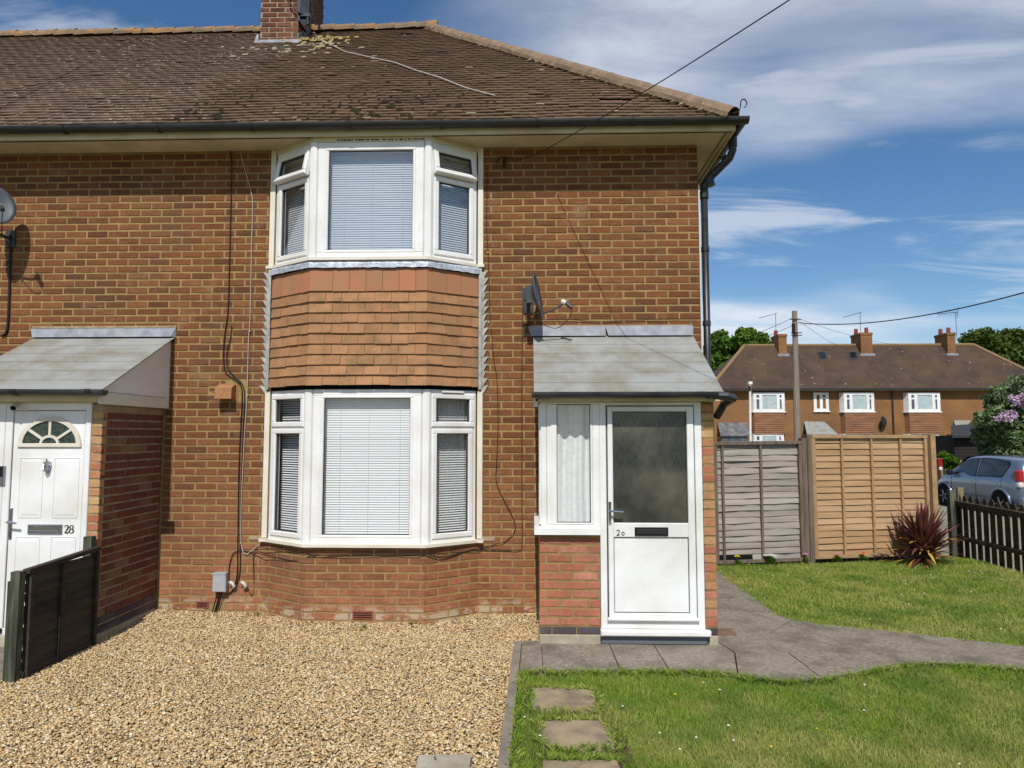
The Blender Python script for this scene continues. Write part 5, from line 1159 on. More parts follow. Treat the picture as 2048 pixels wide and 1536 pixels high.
# ================================================================== SATELLITE DISHES
def dish(c, ndir, r, label, wallpt, lnbdir, drop):
    c, n_ = Vector(c), Vector(ndir).normalized(); t = thing('satellite_dish', label, 'satellite dish', c)
    s = n_.cross(Vector((0, 0, 1))).normalized(); u = s.cross(n_).normalized(); mb = MB(); v = []; ring, seg = 6, 28
    for i in range(ring+1):
        q = i/ring
        for k in range(seg):
            a = 2*math.pi*k/seg; v.append(tuple(c+s*(r*.93*q*math.cos(a))+u*(r*q*math.sin(a))+n_*(.055*(q*q-1)+.02)))
    back = [tuple(Vector(p)-n_*.005) for p in v]; m_ = len(v); f = []
    for i in range(ring):
        for k in range(seg):
            k2 = (k+1) % seg; f.append((i*seg+k, i*seg+k2, (i+1)*seg+k2, (i+1)*seg+k)); f.append((m_+(i+1)*seg+k, m_+(i+1)*seg+k2, m_+i*seg+k2, m_+i*seg+k))
    for k in range(seg): f.append((ring*seg+k, ring*seg+(k+1) % seg, m_+ring*seg+(k+1) % seg, m_+ring*seg+k))
    mb.add(v+back, f); mb.build('reflector', 'dishgrey', t, smooth=True)
    w_ = Vector(wallpt); mb = MB(); b0 = c-n_*.06
    mb.tube([c-n_*.04, b0-n_*.04, Vector((b0.x-n_.x*.05, b0.y, w_.z)), Vector((w_.x, w_.y-.12, w_.z)), w_], .018, 8); mb.box(w_.x-.05, w_.x+.05, w_.y-.012, w_.y, w_.z-.09, w_.z+.09)
    M_ = Matrix.Translation(c-n_*.07); mb.box(-.03, .03, -.05, .05, -.085, .085, M_); mb.box(-.07, .01, -.012, .012, -.05, .07, M_)
    mb.build('bracket', 'gutter_grey', t)
    foot = c-u*(r*.93)+n_*.02; ln = foot+n_*.25+u*.045; 
    mb = MB(); mb.tube([foot-u*.02, foot+n_*.12-u*.0, ln], .009, 6); mb.tube([foot-u*.05, foot+u*.03], .016, 6); mb.build('arm', 'gutter_grey', t)
    mb = MB(); ax = (c-ln).normalized(); mb.tube([ln-ax*.06+Vector((0, 0, -.03)), ln+ax*.0], .020, 8); mb.build('receiver', 'gutter_grey', t, smooth=False)
    mb = MB(); mb.tube([ln, ln+ax*.045], .026, 10); mb.build('feed_cap', 'white_plastic', t)
    mb = MB(); P0 = ln-ax*.06+Vector((0, 0, -.03)); P = [P0, P0+Vector((-.02, .02, -.09)), (P0+foot)/2+Vector((0, .06, -.17)), foot+Vector((-.02, .08, -.08)), foot+Vector((-.06, .12, .02)), w_+Vector((.02, -.02, -.14)), w_+Vector((-.03, -.016, -.3))]
    Q = []
    for i in range(len(P)-1):
        p0, p1, p2, p3 = P[max(i-1, 0)], P[i], P[i+1], P[min(i+2, len(P)-1)]
        for k in range(5):
            tt = k/5; Q.append(.5*((2*p1)+(p2-p0)*tt+(2*p0-5*p1+4*p2-p3)*tt*tt+(3*p1-p0-3*p2+p3)*tt**3))
    mb.tube(Q, .004, 5); mb.build('lead_cable', 'dark_plastic', t, smooth=True)
    return t
dish((.03, -.30, 3.17), (1, -.16, .16), .205, 'grey satellite dish seen edge-on beside the right hand porch roof', (-.05, -.008, 3.12), 0, 0)
dish((-5.44, -.36, 4.10), (.86, -.62, .30), .225, 'grey satellite dish cut off by the left edge, high above the left hand porch', (-5.50, -.008, 3.85), 0, 0)
cable('cable', [(22, 470), (20, 520), (18, 600), (14, 660), (2, 672)], .012, 'dark_plastic', 'dark tube standing for the dish cable and the pole shadow at the left edge')  # tube stands in for the pole's cast shadow as well as the cable

# small bracket for the phone wire under the soffit, and the drop wire itself
m = MB(); p = S(1009, 325, -.03); m.tube([p+Vector((-.0, 0, .06)), p+Vector((.0, -.01, -.05))], .014, 8); m.tube([p+Vector((0, 0, .06)), p+Vector((-.05, .0, .06)), p+Vector((-.09, .02, -.0))], .005, 6)
tag(m.build('wire_bracket', 'dark_plastic'), 'small black wire terminal in the shade under the soffit right of the upper bay window', 'wire bracket')
A = Vector((.064, -.02, 4.70)); d_ = Vector((.52, -1.0, -.13)); mb = MB(); P = []
for k in range(40):
    t = 9*k/39; P.append(A+d_*t+Vector((0, 0, .012*t*t)))
mb.tube(P, .0042, 6); tag(mb.build('drop_wire', 'dark_plastic'), 'dark overhead wire rising from under the eaves across the sky towards the upper right', 'wire')
mb = MB(); mb.tube([S(1009, 325, -.03)+Vector((0, 0, .05)), S(1040, 318, -.03), A], .0035, 6); tag(mb.build('wire_tail', 'dark_plastic'), 'short loose wire in the shade joining the black terminal to the overhead wire', 'wire')
# cable lying across the roof tiles from the chimney
def onroof(u, v, lift=.035):
    d = ray(u, v); nrm = Vector((0, -math.sin(ang), math.cos(ang))); p0 = Vector((0, RE_Y, RE_Z+lift)); return _C+d*((p0-_C).dot(nrm)/d.dot(nrm))
mb = MB(); mb.tube([onroof(613, 48, .25), onroof(622, 62, .06), onroof(640, 78), onroof(690, 103), onroof(730, 112), onroof(790, 125), onroof(830, 140), onroof(880, 155), onroof(930, 175), onroof(990, 191)], .0065, 6)
tag(mb.build('aerial_cable', 'grey_cable', smooth=True), 'pale aerial cable lying across the roof tiles from the chimney', 'cable')
# overhead service wire high above the left part of the roof (its shadow falls on the tiles)
Q1, Q2 = onroof(-40, 240, 0), onroof(313, 57, 0); b1, b2 = Q1-sun_vec*2.6, Q2-sun_vec*2.2; dd = b2-b1
mb = MB(); mb.tube([b1-dd*2, b1, b2, b2+dd*.02], .011, 5); tag(mb.build('service_wire', 'dark_plastic'), 'overhead dark wire, itself out of view, whose shadow crosses the left part of the roof', 'wire')

# ================================================================== LOW DARK FENCE BESIDE NUMBER 28
lf = thing('low_fence', 'low dark stained wooden fence between the gravel and the door numbered 28', 'fence', (-3.76, -1.4, 0))
FX = -3.775; y0, y1 = -1.86, -1.02
def ztop(y): return .795+.0*(y-y0)+.035*((y-y0)/(y1-y0))
m = MB(); m.prism([(FX-.02, y0, ztop(y0)-.03), (FX+.035, y0, ztop(y0)-.03), (FX+.035, y1, ztop(y1)-.03), (FX-.02, y1, ztop(y1)-.03)][::1], (0, 0, .032)); m.build('rail', 'darkwood', lf)
m = MB(); m.box(FX-.005, FX+.022, y0, y1, .01, .05); m.build('rail', 'darkwood', lf)
nb = 9
for k in range(nb):
    z0 = .03+k*(.73/nb); z1 = z0+.73/nb+.012; mm = MB(); n_ = 6; v = []
    jx = [R.uniform(-.004, .004) for _ in range(n_+1)]
    for i in range(n_+1):
        y_ = y0+.01+(y1-y0-.02)*i/n_; w_ = R.uniform(-.005, .005)
        v += [(FX+.012+jx[i], y_, z0+w_), (FX-.004+jx[i], y_, z1+w_), (FX-.010+jx[i], y_, z1+w_), (FX+.004+jx[i], y_, z0+w_)]
    f = []
    for i in range(n_):
        for q in range(4): f.append((i*4+q, (i+1)*4+q, (i+1)*4+(q+1) % 4, i*4+(q+1) % 4))
    mm.add(v, f); mm.build('plank', 'darkwood', lf)
for yy in (y0+.04, -1.475, y1-.03):
    m = MB(); m.box(FX+.018, FX+.036, yy-.017, yy+.017, .01, ztop(yy)-.035); m.build('batten', 'darkwood', lf)
m = MB(); m.box(-3.835, -3.765, -1.925, -1.865, -.05, .79); m.box(-3.858, -3.837, -1.92, -1.87, -.05, .72); tag(m.build('fence_post', 'greenpost'), 'green algae covered post at the near end of the low dark fence', 'fence post', 'posts of the low dark fence')
m = MB(); m.box(-3.86, -3.79, -1.085, -1.02, -.05, .92); tag(m.build('fence_post', 'greenpost'), 'green stained post against the brick pillar beside door 28', 'fence post', 'posts of the low dark fence')

# ================================================================== BACK GARDEN FENCE
def lap_panel(name, label, A, B, ztopA, ztopB, zbot, nrows, mplank, mbatt, battens, warp, framew=.045, gapfoot=False, seed=1):
    r = random.Random(seed); A, B = Vector(A), Vector(B); L = (B-A).length; M_ = frame((A.x, A.y, 0), (B.x-A.x, B.y-A.y, 0))
    t = thing(name, label, 'fence', (A.x, A.y, zbot))
    H = ztopA-zbot-.05; ns = 10
    for k in range(nrows):
        z0 = zbot+.03+k*H/nrows; z1 = z0+H/nrows+.022
        mm = MB(); v = []
        off = [r.uniform(-warp, warp) for _ in range(ns+1)]; off = [(off[max(i-1, 0)]+off[i]+off[min(i+1, ns)])/3 for i in range(ns+1)]
        zo = [r.uniform(-warp*.6, warp*.6) for _ in range(ns+1)]; zo = [(zo[max(i-1, 0)]+zo[i]+zo[min(i+1, ns)])/3 for i in range(ns+1)]
        xs0 = framew*.6 if not (gapfoot and k == 0) else L*.42
        for i in range(ns+1):
            xx = xs0+(L-framew*.6-xs0)*i/ns; zz_ = (ztopB-ztopA)*xx/L*((k+1)/nrows)
            v += [(xx, -.014+off[i], z0+zo[i]+zz_), (xx, .006+off[i]*.5, z1+zo[i]*.5+zz_), (xx, .014+off[i]*.5, z1+zo[i]*.5+zz_), (xx, -.005+off[i], z0+zo[i]+zz_)]
        f = []
        for i in range(ns):
            for q in range(4): f.append((i*4+q, i*4+(q+1) % 4, (i+1)*4+(q+1) % 4, (i+1)*4+q))
        mm.add(v, f, M_); mm.build('plank', mplank, t)
    for bx in battens:
        m = MB(); x_ = L*bx; wdt = .016; m.bbox(x_-wdt, x_+wdt, -.045, -.016, zbot+.01, ztopA+(ztopB-ztopA)*bx-.03, .003, M_); m.build('batten', mbatt, t)
    for x0_, x1_ in ((0, framew), (L-framew, L)):
        m = MB(); q = (ztopB-ztopA)*x0_/L; m.bbox(x0_, x1_, -.05, .03, zbot, ztopA+q-.028, .003, M_); m.build('stile', mbatt, t)
    m = MB(); m.prism([M_ @ Vector(q) for q in ((0, -.056, ztopA), (0, -.056, ztopA-.045), (0, -.012, ztopA-.045), (0, -.012, ztopA))], M_.to_3x3() @ Vector((L, 0, ztopB-ztopA))); m.build('top_rail', mbatt, t)
    m = MB(); m.bbox(framew, L-framew, -.05, -.012, zbot, zbot+.045, .003, M_); m.build('bottom_rail', mbatt, t)
    return t
fa, fb = Vector((2.47, 2.67, 0)), Vector((5.90, 3.41, 0)); fd = (fb-fa).normalized()
lap_panel('garden_fence', 'grey weathered lap fence panel with warped boards and two uprights', fa, fa+fd*1.34, 1.69, 1.705, .03, 19, 'greywood', 'greywood_dark', (.10, .53), .017, .05, True, 4)
lap_panel('garden_fence', 'newer tan wooden lap fence panel behind the spiky red plant', fa+fd*1.50, fa+fd*3.37, 1.785, 1.785, .05, 19, 'tanwood', 'tanwood_pale', (.0, .255, .51, .765), .009, .05, False, 5)
for p0, p1, h, mt_, lab in ((1.345, 1.415, 1.74, 'greywood_dark', 'grey wooden post on the right end of the grey fence panel'), (1.425, 1.495, 1.79, 'greywood_dark', 'brown grey post directly left of the tan fence panel'), (3.375, 3.41, 1.79, 'brownpost', 'thin dark brown post right behind the end of the tan panel'), (3.425, 3.51, 1.79, 'tanwood_pale', 'tall tan post at the right end of the tan fence panel'), (-.06, -.01, 1.66, 'greywood_dark', 'grey post at the left end of the grey fence panel, by the porch')):
    M_ = frame((fa.x, fa.y, 0), fd); m = MB(); m.bbox(p0, p1, -.05, .05, -.05, h, .004, M_); tag(m.build('fence_post', mt_), lab, 'fence post')

# ================================================================== PICKET FENCE
PXX = 6.34
pf = thing('picket_fence', 'low dark picket fence along the right side of the lawn', 'fence', (PXX, 2, 0))
yy = 3.62; i = 0
def zline(y): return .905-.03*(3.6-y)/1.5
while yy > -6.5:
    w_ = .043; ht = zline(yy)+R.uniform(-.008, .008); mm = MB(); tl = R.gauss(0, .006)
    pr = [(PXX+.012, yy-w_, -.02), (PXX+.012, yy+w_, -.02), (PXX+.012, yy+w_+tl, ht-.055), (PXX+.012, yy+w_*.55+tl, ht-.015), (PXX+.012, yy+tl, ht), (PXX+.012, yy-w_*.55+tl, ht-.015), (PXX+.012, yy-w_+tl, ht-.055)]
    mm.prism(pr[::-1], (.018, 0, 0)); mm.build('picket', 'picket', pf); yy -= .148; i += 1
for z0, z1 in ((.735, .80), (.235, .29)):
    m = MB(); yq = 3.66
    m.prism([(PXX-.035, 3.66, z0), (PXX-.035, 3.66, z1), (PXX+.010, 3.66, z1+.008), (PXX+.010, 3.66, z0)], (0, -10.2, -.10 if z0 > .5 else .0)); m.build('rail', 'picket', pf)
for yq in (1.4, -.9, -3.2):
    m = MB(); m.box(PXX-.10, PXX-.037, yq-.035, yq+.035, -.05, .86); m.build('post', 'picket', pf)
m = MB(); m.bbox(PXX-.10, PXX+.0, 3.63, 3.72, -.05, .96, .006); tp2 = m.build('fence_post', 'greenpost'); m = MB(); m.bbox(PXX-.0, PXX+.09, 3.60, 3.64, .80, 1.0, .01); m.build('cap_board', 'picket_pale', tp2); tag(tp2, 'green grey weathered post where the dark picket fence meets the tall tan fence', 'fence post')

# ================================================================== CORDYLINE
cl_ = thing('cordyline', 'spiky burgundy cordyline with yellowing lower leaves in front of the tan fence', 'plant', (5.40, 2.88, 0))
r = random.Random(11); base = Vector((5.40, 2.88, .16))
for i in range(200):
    az = r.uniform(0, 2*math.pi); low_ = i < 48
    el = math.radians(r.uniform(-8, 32) if low_ else r.uniform(18, 88)); L = r.uniform(.44, .70) if not low_ else r.uniform(.46, .62)
    if el > 1.2: L *= .97
    w_ = r.uniform(.016, .029); d = Vector((math.cos(el)*math.cos(az), math.cos(el)*math.sin(az), math.sin(el))); side_ = d.cross(Vector((0, 0, 1)))
    if side_.length < .05: side_ = Vector((1, 0, 0))
    side_.normalize(); n_ = 5; mm = MB(); v = []; b_ = base+Vector((0, 0, r.uniform(-.08, .14)))
    for k in range(n_+1):
        t = k/n_; sag = (-.30 if low_ else -.06)*L*t*t*(math.cos(el)); p = b_+d*(L*t)+Vector((0, 0, sag)); wd = w_*(math.sin(math.pi*min(1, .18+.82*t))**.7 if t < 1 else .02)
        if t < .3: wd = w_*(.55+1.2*t)
        if p.z < .015: p.z = .015+.002*k
        fold = side_.cross(d).normalized()*wd*.28; v += [tuple(p-side_*wd), tuple(p-fold), tuple(p+side_*wd)]
    f = []
    for k in range(n_): f += [(k*3, k*3+1, k*3+4, k*3+3), (k*3+1, k*3+2, k*3+5, k*3+4)]
    mm.add(v, f); mm.build('leaf', 'leafyellow' if (low_ and r.random() < .6) else 'leafred', cl_)
m = MB(); m.tube([(5.40, 2.88, -.02), (5.40, 2.88, .30)], .045, 8); m.build('trunk', 'bark', cl_)

# ================================================================== FLOWERS IN THE BED
def leafclump(mb, c, r_, n, size, rr):
    for _ in range(n):
        a = rr.uniform(0, 6.283); el = rr.uniform(.1, 1.4); d = Vector((math.cos(a)*math.cos(el), math.sin(a)*math.cos(el), math.sin(el))); p = c+d*r_*rr.uniform(.3, 1)
        s = d.cross(Vector((0, 0, 1))); s = s.normalized() if s.length > .1 else Vector((1, 0, 0)); mb.add([p, p+s*size*.5+d*size*.5, p+d*size*1.2, p-s*size*.5+d*size*.5], [(0, 1, 2, 3)], None, rr.uniform(.01, .99))
for u, v_, m_, sz, lab, wide in ((1475, 1122, 'petal_y', .05, 'yellow flower at the foot of the grey fence panel, nearest to the porch', 1), (1541, 1114, 'petal_w', .06, 'white flowering bedding plant at the foot of the grey fence panel', 2.1), (1612, 1116, 'petal_p', .042, 'pink flower by the post between the grey and tan fence panels', 1), (1676, 1120, 'petal_p', .042, 'flat pink flower in front of the left part of the tan fence panel', 1.6), (1728, 1112, 'petal_o', .058, 'orange marigold in front of the tan fence panel', 1)):
    yb = 2.60+(G(u, 1128).x-2.47)*.215-.02; P = S(u, 1136, yb); P.z = 0; rr = random.Random(int(u)); hz_ = .125
    t = thing('flower', lab, 'flower', P, 'flowers in the bed below the fence'); mb = MB(); leafclump(mb, P+Vector((0, 0, .015)), 0.06*wide**.5, int(80*wide), .024, rr); mb.build('leaves', 'leaf_bright', t)
    mb = MB()
    heads = [(0, 0)] if wide < 2 else [(-.05, .0), (0, .01), (.045, -.005), (.02, .02), (-.02, -.01)]
    for hx, hy in heads:
        c = P+Vector((hx, hy, hz_+rr.uniform(0, .01)))
        for ring_, (rad, zz_, nn) in enumerate(((sz*.75, 0, 12), (sz*.5, .008, 9), (sz*.25, .014, 6))):
            for k in range(nn):
                a = 6.283*k/nn+ring_*.3; b_ = a+6.283/nn*.8; mb.add([c+Vector((0, 0, zz_)), c+Vector((rad*math.cos(a), rad*math.sin(a), zz_+.005)), c+Vector((rad*1.15*math.cos((a+b_)/2), rad*1.15*math.sin((a+b_)/2), zz_-.001)), c+Vector((rad*math.cos(b_), rad*math.sin(b_), zz_+.005))], [(0, 1, 2, 3)])
    mb.build('petals', m_, t); mb = MB(); mb.tube([P, P+Vector((0, 0, hz_))], .003, 5); mb.build('stem', 'leaf_bright', t)
# weeds along the foot of the bay
mb = MB(); rr = random.Random(4)
for u, v_ in ((515, 1232), (727, 1258), (822, 1252), (1080, 1300)):
    p = G(u, v_, 0); leafclump(mb, p, .03, 30, .014, rr)
for _ in range(60):
    p = Vector((rr.uniform(-2.7, -.2), 0, 0)); xx = p.x; yb = -.02 if (xx > BX1 or xx < BX0) else (BY-.02 if BXa < xx < BXb else BY*.5)
    if rr.random() < .25: leafclump(mb, Vector((xx, yb, .01)), .012, 8, .012, rr)
for _ in range(26): leafclump(mb, Vector((rr.uniform(.995, 1.03) if rr.random() < .5 else rr.uniform(.1, 1.5), rr.uniform(-.9, -.88) if rr.random() < .5 else rr.uniform(-.97, -.9), .04)), .01, 5, .01, rr)
mb.build('weeds', 'leaf_bright', kind='stuff')
# twigs on the gravel
mb = MB()
for (u, v_, a, L) in ((735, 1382, .1, .09), (812, 1355, 1.5, .06), (1008, 1360, 1.5, .08), (1006, 1420, 1.3, .12), (925, 1260, .1, .10), (1000, 1500, .3, .09), (560, 1300, .4, .06), (380, 1400, 2, .07), (250, 1480, .8, .07)):
    p = G(u, v_, .03); mb.tube([p, p+Vector((math.cos(a), math.sin(a), 0))*L*.5+Vector((.01, .01, .006)), p+Vector((math.cos(a), math.sin(a), 0))*L], .004, 5)
mb.build('twigs', 'bark', kind='stuff')
mb = MB()
for _ in range(90):
    xx, yy = (rr.uniform(-3.7, 0), rr.uniform(-3.4, -.35)) if rr.random() < .5 else (rr.uniform(-3.7, 0), -.03-abs(rr.gauss(0, .12)))
    if BX0 < xx < BX1 and yy > -.4: yy -= .4
    a = rr.uniform(0, 6.28); s_ = rr.uniform(.008, .02); c = Vector((xx, yy, .04)); u_ = Vector((math.cos(a), math.sin(a), rr.uniform(-.2, .4)))*s_; v_ = Vector((-math.sin(a), math.cos(a), rr.uniform(0, .5)))*s_*.5
    mb.add([c-u_, c+v_, c+u_, c-v_], [(0, 1, 2, 3)])
mb.build('dry_leaves', 'brownpost', kind='stuff')
# ================================================================== CARS
def hatchback(name, label, loc, heading, paint, Lc=3.72, Wc=1.66, Hc=1.5, group=None):
    """body lengthwise along local +x (front), origin on the ground at the middle"""
    t = thing(name, label, 'car', loc); MC = Matrix.Translation(loc) @ Matrix.Rotation(heading, 4, 'Z')
    hx = Lc/2
    # stations: x, sill z, belt z, top z, half width at belt, half width at the roof
    stn = [(-hx, .42, .86, .90, .60, .50), (-hx+.05, .30, .90, 1.20, .72, .56), (-hx+.16, .24, .92, 1.38, .785, .585), (-hx+.38, .22, .93, 1.455, .815, .60), (-hx+.8, .20, .93, 1.49, .83, .615), (-hx+1.3, .20, .92, Hc, .83, .62),
           (-hx+1.8, .20, .91, 1.49, .83, .615), (-hx+2.2, .20, .90, 1.44, .83, .60), (-hx+2.5, .20, .89, 1.32, .825, .58), (-hx+2.75, .20, .88, 1.16, .82, .60), (-hx+2.98, .20, .86, .985, .81, .66), (-hx+3.2, .22, .80, .90, .79, .62), (-hx+3.5, .26, .70, .78, .74, .55), (hx-.06, .32, .58, .64, .62, .45), (hx, .42, .52, .54, .50, .40)]
    def sect(s):
        x, sz, bz, tz, wb, wr = s; mid = (sz+bz)/2
        return [(x, 0, sz), (x, wb*.86, sz), (x, wb*.98, sz+.08), (x, wb*1.005, mid), (x, wb*.995, bz-.10), (x, wb*.97, bz), (x, (wb*.97*.35+wr*.65), bz+(tz-bz)*.62), (x, wr*1.0, tz-.055*min(1, (tz-bz)*3)), (x, wr*.85, tz-.01), (x, wr*.45, tz+.008), (x, 0, tz+.012)]
    rings = [sect(s) for s in stn]; k = len(rings[0]); v = []
    for rg in rings: v += rg
    for rg in rings: v += [(x, -y, z) for x, y, z in rg]
    n = len(rings); f = []; o2 = n*k
    for i in range(n-1):
        for j in range(k-1):
            f.append((i*k+j, i*k+j+1, (i+1)*k+j+1, (i+1)*k+j)); f.append((o2+i*k+j, o2+(i+1)*k+j, o2+(i+1)*k+j+1, o2+i*k+j+1))
    f.append(tuple(range(k))+tuple(o2+j for j in range(k-1, -1, -1))); f.append(tuple((n-1)*k+j for j in range(k-1, -1, -1))+tuple(o2+(n-1)*k+j for j in range(k)))
    mb = MB(); mb.add(v, f, MC); body = mb.build('body', paint, t)
    bmm = bmesh.new(); bmm.from_mesh(body.data); bmesh.ops.remove_doubles(bmm, verts=bmm.verts, dist=.0005); bmesh.ops.recalc_face_normals(bmm, faces=bmm.faces); bmm.to_mesh(body.data); bmm.free()
    body.data.polygons.foreach_set('use_smooth', [True]*len(body.data.polygons)); ss = body.modifiers.new('smooth', 'SUBSURF'); ss.levels = 1; ss.render_levels = 2
    def side_at(x, z):
        s = None
        for a, b in zip(stn[:-1], stn[1:]):
            if a[0] <= x <= b[0]: q = (x-a[0])/(b[0]-a[0]); s = [a[i]+(b[i]-a[i])*q for i in range(6)]
        x, sz, bz, tz, wb, wr = s; pts = [(p[1], p[2]) for p in sect(s)]
        for (y0_, z0_), (y1_, z1_) in zip(pts[1:-1], pts[2:]):
            if z0_ <= z <= z1_+1e-6: return y0_+(y1_-y0_)*(z-z0_)/max(z1_-z0_, 1e-5)
        return wr
    wins = {'front_side_window': [(-hx+1.60, .955), (-hx+2.72, .945), (-hx+2.52, 1.16), (-hx+2.28, 1.30), (-hx+2.0, 1.375), (-hx+1.66, 1.405)], 'rear_side_window': [(-hx+.60, .985), (-hx+1.50, .955), (-hx+1.53, 1.405), (-hx+1.0, 1.405), (-hx+.52, 1.36), (-hx+.44, 1.27)]}
    for sg in (1, -1):
        for nm, poly in wins.items():
            for grow, mt_, off in ((.03, 'black', .0), (0, 'carglass', .004)):
                cxm = sum(p[0] for p in poly)/len(poly); czm = sum(p[1] for p in poly)/len(poly)
                pts = [(x_+(grow if x_ > cxm else -grow), z_+(grow*.6 if z_ > czm else -grow*.6)) for x_, z_ in poly]
                # triangulate over a fine strip so that the pane follows the tumblehome
                P3 = [Vector((x_, sg*(side_at(max(min(x_, hx-.1), -hx+.02), z_)+.004+off), z_)) for x_, z_ in pts]
                c3 = Vector((cxm, sg*(side_at(cxm, czm)+.006+off), czm)); mm = MB(); mm.add([tuple(p) for p in P3]+[tuple(c3)], [(i, (i+1) % len(P3), len(P3)) for i in range(len(P3))], MC)
                mm.build(nm if mt_ == 'carglass' else 'window_seal', mt_, t, smooth=False)
        for xw in (-hx+.62, -hx+2.98):
            mm = MB(); c_ = Vector((xw, sg*(Wc/2-.10), .29)); mm.tube([MC @ (c_-Vector((0, .10, 0))), MC @ (c_+Vector((0, .09, 0)))], .29, 24); wh = mm.build('wheel', 'tyre', t)
            mm = MB(); s_ = sg*.094
            mm.tube([MC @ (c_+Vector((0, s_-.004*sg, 0))), MC @ (c_+Vector((0, s_+.004*sg, 0)))], .19, 18)
            for a in range(5):
                ca, sa = math.cos(a*1.2566), math.sin(a*1.2566); mm.tube([MC @ (c_+Vector((.04*ca, s_+.01*sg, .04*sa))), MC @ (c_+Vector((.18*ca, s_+.01*sg, .18*sa)))], .022, 5)
            mm.build('rim', 'rim', wh)
            mm = MB(); mm.tube([MC @ (c_+Vector((0, sg*.03, .02))), MC @ (c_+Vector((0, sg*.105, .02)))], .345, 26); mm.build('wheel_arch', 'black', t)
            mm = MB(); P = [MC @ (c_+Vector((.37*math.cos(a), sg*.098, .02+.37*math.sin(a)))) for a in [math.pi*k/14-.05 for k in range(15)]]; mm.tube(P, .035, 6); mm.build('arch_lip', paint, t, smooth=True)
        for xh, zh in ((-hx+1.62, .80), (-hx+.66, .80)):
            yb_ = sg*(side_at(xh, zh)+.012); mm = MB(); mm.tube([MC @ Vector((xh-.08, yb_-.012*sg, zh)), MC @ Vector((xh-.06, yb_+.018*sg, zh+.005)), MC @ Vector((xh+.06, yb_+.018*sg, zh+.005)), MC @ Vector((xh+.08, yb_-.012*sg, zh))], .013, 6); mm.build('door_handle', 'chrome', t)
        for xs_ in (-hx+1.56, -hx+2.62, -hx+.60):
            mm = MB(); P = [Vector((xs_+(.16*(zz_-.5)**2 if xs_ > 0 else 0), sg*(side_at(xs_, zz_)+.002), zz_)) for zz_ in (.28, .5, .7, .88)]
            if xs_ == -hx+.60: P = [p for p in P if p.z > .65]
            mm.tube([MC @ p for p in P], .0045, 4); mm.build('door_gap', 'black', t)
        mm = MB(); xm = -hx+2.60; mm.box(-.07, .07, -.07, .09, -.07, .07, MC @ Matrix.Translation((xm, sg*(side_at(xm, .93)+.10), .98))); mi = mm.build('door_mirror', 'ink', t); bv_ = mi.modifiers.new('b', 'BEVEL'); bv_.width = .03; bv_.segments = 3
        mm = MB(); lamp = [(-hx+.02, .78), (-hx+.26, .80), (-hx+.30, .98), (-hx+.22, 1.14), (-hx+.07, 1.16)]
        for part, mt_, z_lo, z_hi in (('tail_lamp', 'redlamp', .88, 1.18), ('tail_lamp_lower', 'amber', .74, .88)):
            mm = MB(); 
            mm.box(-.125, .075, -.08, .068, z_lo, z_hi, MC @ Matrix.Translation((-hx+.14, sg*(.69), 0))); tl = mm.build(part, mt_, t); b2_ = tl.modifiers.new('b', 'BEVEL'); b2_.width = .045; b2_.segments = 3
        mm = MB(); mm.box(-.2, .03, -.13, .10, .56, .72, MC @ Matrix.Translation((hx-.2, sg*.52, 0))); hl = mm.build('headlight', 'amber', t); b3_ = hl.modifiers.new('b', 'BEVEL'); b3_.width = .05; b3_.segments = 3
    mm = MB(); zs = [1.02, 1.10, 1.2, 1.30]; 
    mm.add([(-hx+.0-.01, -.50, .98), (-hx+.0-.01, .50, .98), (-hx+.115, .46, 1.33), (-hx+.115, -.46, 1.33)], [(0, 3, 2, 1)], MC); mm.build('rear_window', 'carglass', t)
    mm = MB(); mm.add([(-hx+2.93, -.56, 1.01), (-hx+2.93, .56, 1.01), (-hx+2.35, .50, 1.415), (-hx+2.35, -.50, 1.415)], [(0, 1, 2, 3)], MC @ Matrix.Translation((.03, 0, .02))); mm.build('windscreen', 'carglass', t)
    mm = MB(); mm.box(-hx-.03, -hx+.2, -.74, .74, .28, .52, MC); bp_ = mm.build('rear_bumper', paint, t); b4 = bp_.modifiers.new('b', 'BEVEL'); b4.width = .06; b4.segments = 3
    mm = MB(); mm.box(-hx-.045, -hx-.03, -.26, .26, .56, .67, MC); mm.build('number_plate', 'petal_y', t)
    return t
hatchback('parked_car', 'silver blue five door hatchback parked beyond the picket fence', (12.62, 12.15, -.26), math.radians(90), 'carblue')
hatchback('parked_car', 'dark car almost hidden behind the silver blue one, only its red lamp showing', (14.0, 20.2, -.26), math.radians(90), 'carred')

# ================================================================== MIDDLE DISTANCE
# picket fence across the road
f2 = thing('picket_fence', 'distant brown picket fence across the road behind the parked cars', 'fence', (17.3, 20, -.2))
for i in range(44):
    xx = 17.0+i*.16; mm = MB(); mm.prism([(xx, 22.6, -.25), (xx+.09, 22.6, -.25), (xx+.09, 22.6, .66), (xx+.045, 22.6, .74), (xx, 22.6, .66)], (0, .02, 0)); mm.build('picket', 'picket_pale', f2)
for z0 in (.0, .48): MB().box(16.95, 24.1, 22.625, 22.66, z0, z0+.07).build('rail', 'picket_pale', f2)
# shed
sh = thing('shed', 'low black boarded shed with a grey felt roof behind the parked car', 'shed', (21, 26, -.2))
m = MB(); m.box(19.2, 27.0, 25.0, 29.0, -.25, 1.72); m.build('body', 'shed', sh)
for k in range(13):
    m = MB(); z0 = -.2+k*.145; m.prism([(19.18, 24.985, z0), (19.18, 24.965, z0), (19.18, 24.985, z0+.15)], (7.8, 0, 0)); m.build('board', 'shed', sh)
m = MB(); m.prism([(18.9, 24.6, 1.74), (27.3, 24.6, 1.86), (27.3, 29.2, 2.6), (21.6, 29.2, 2.25)], (0, 0, -.12)); m.build('roof', 'shedroof', sh)
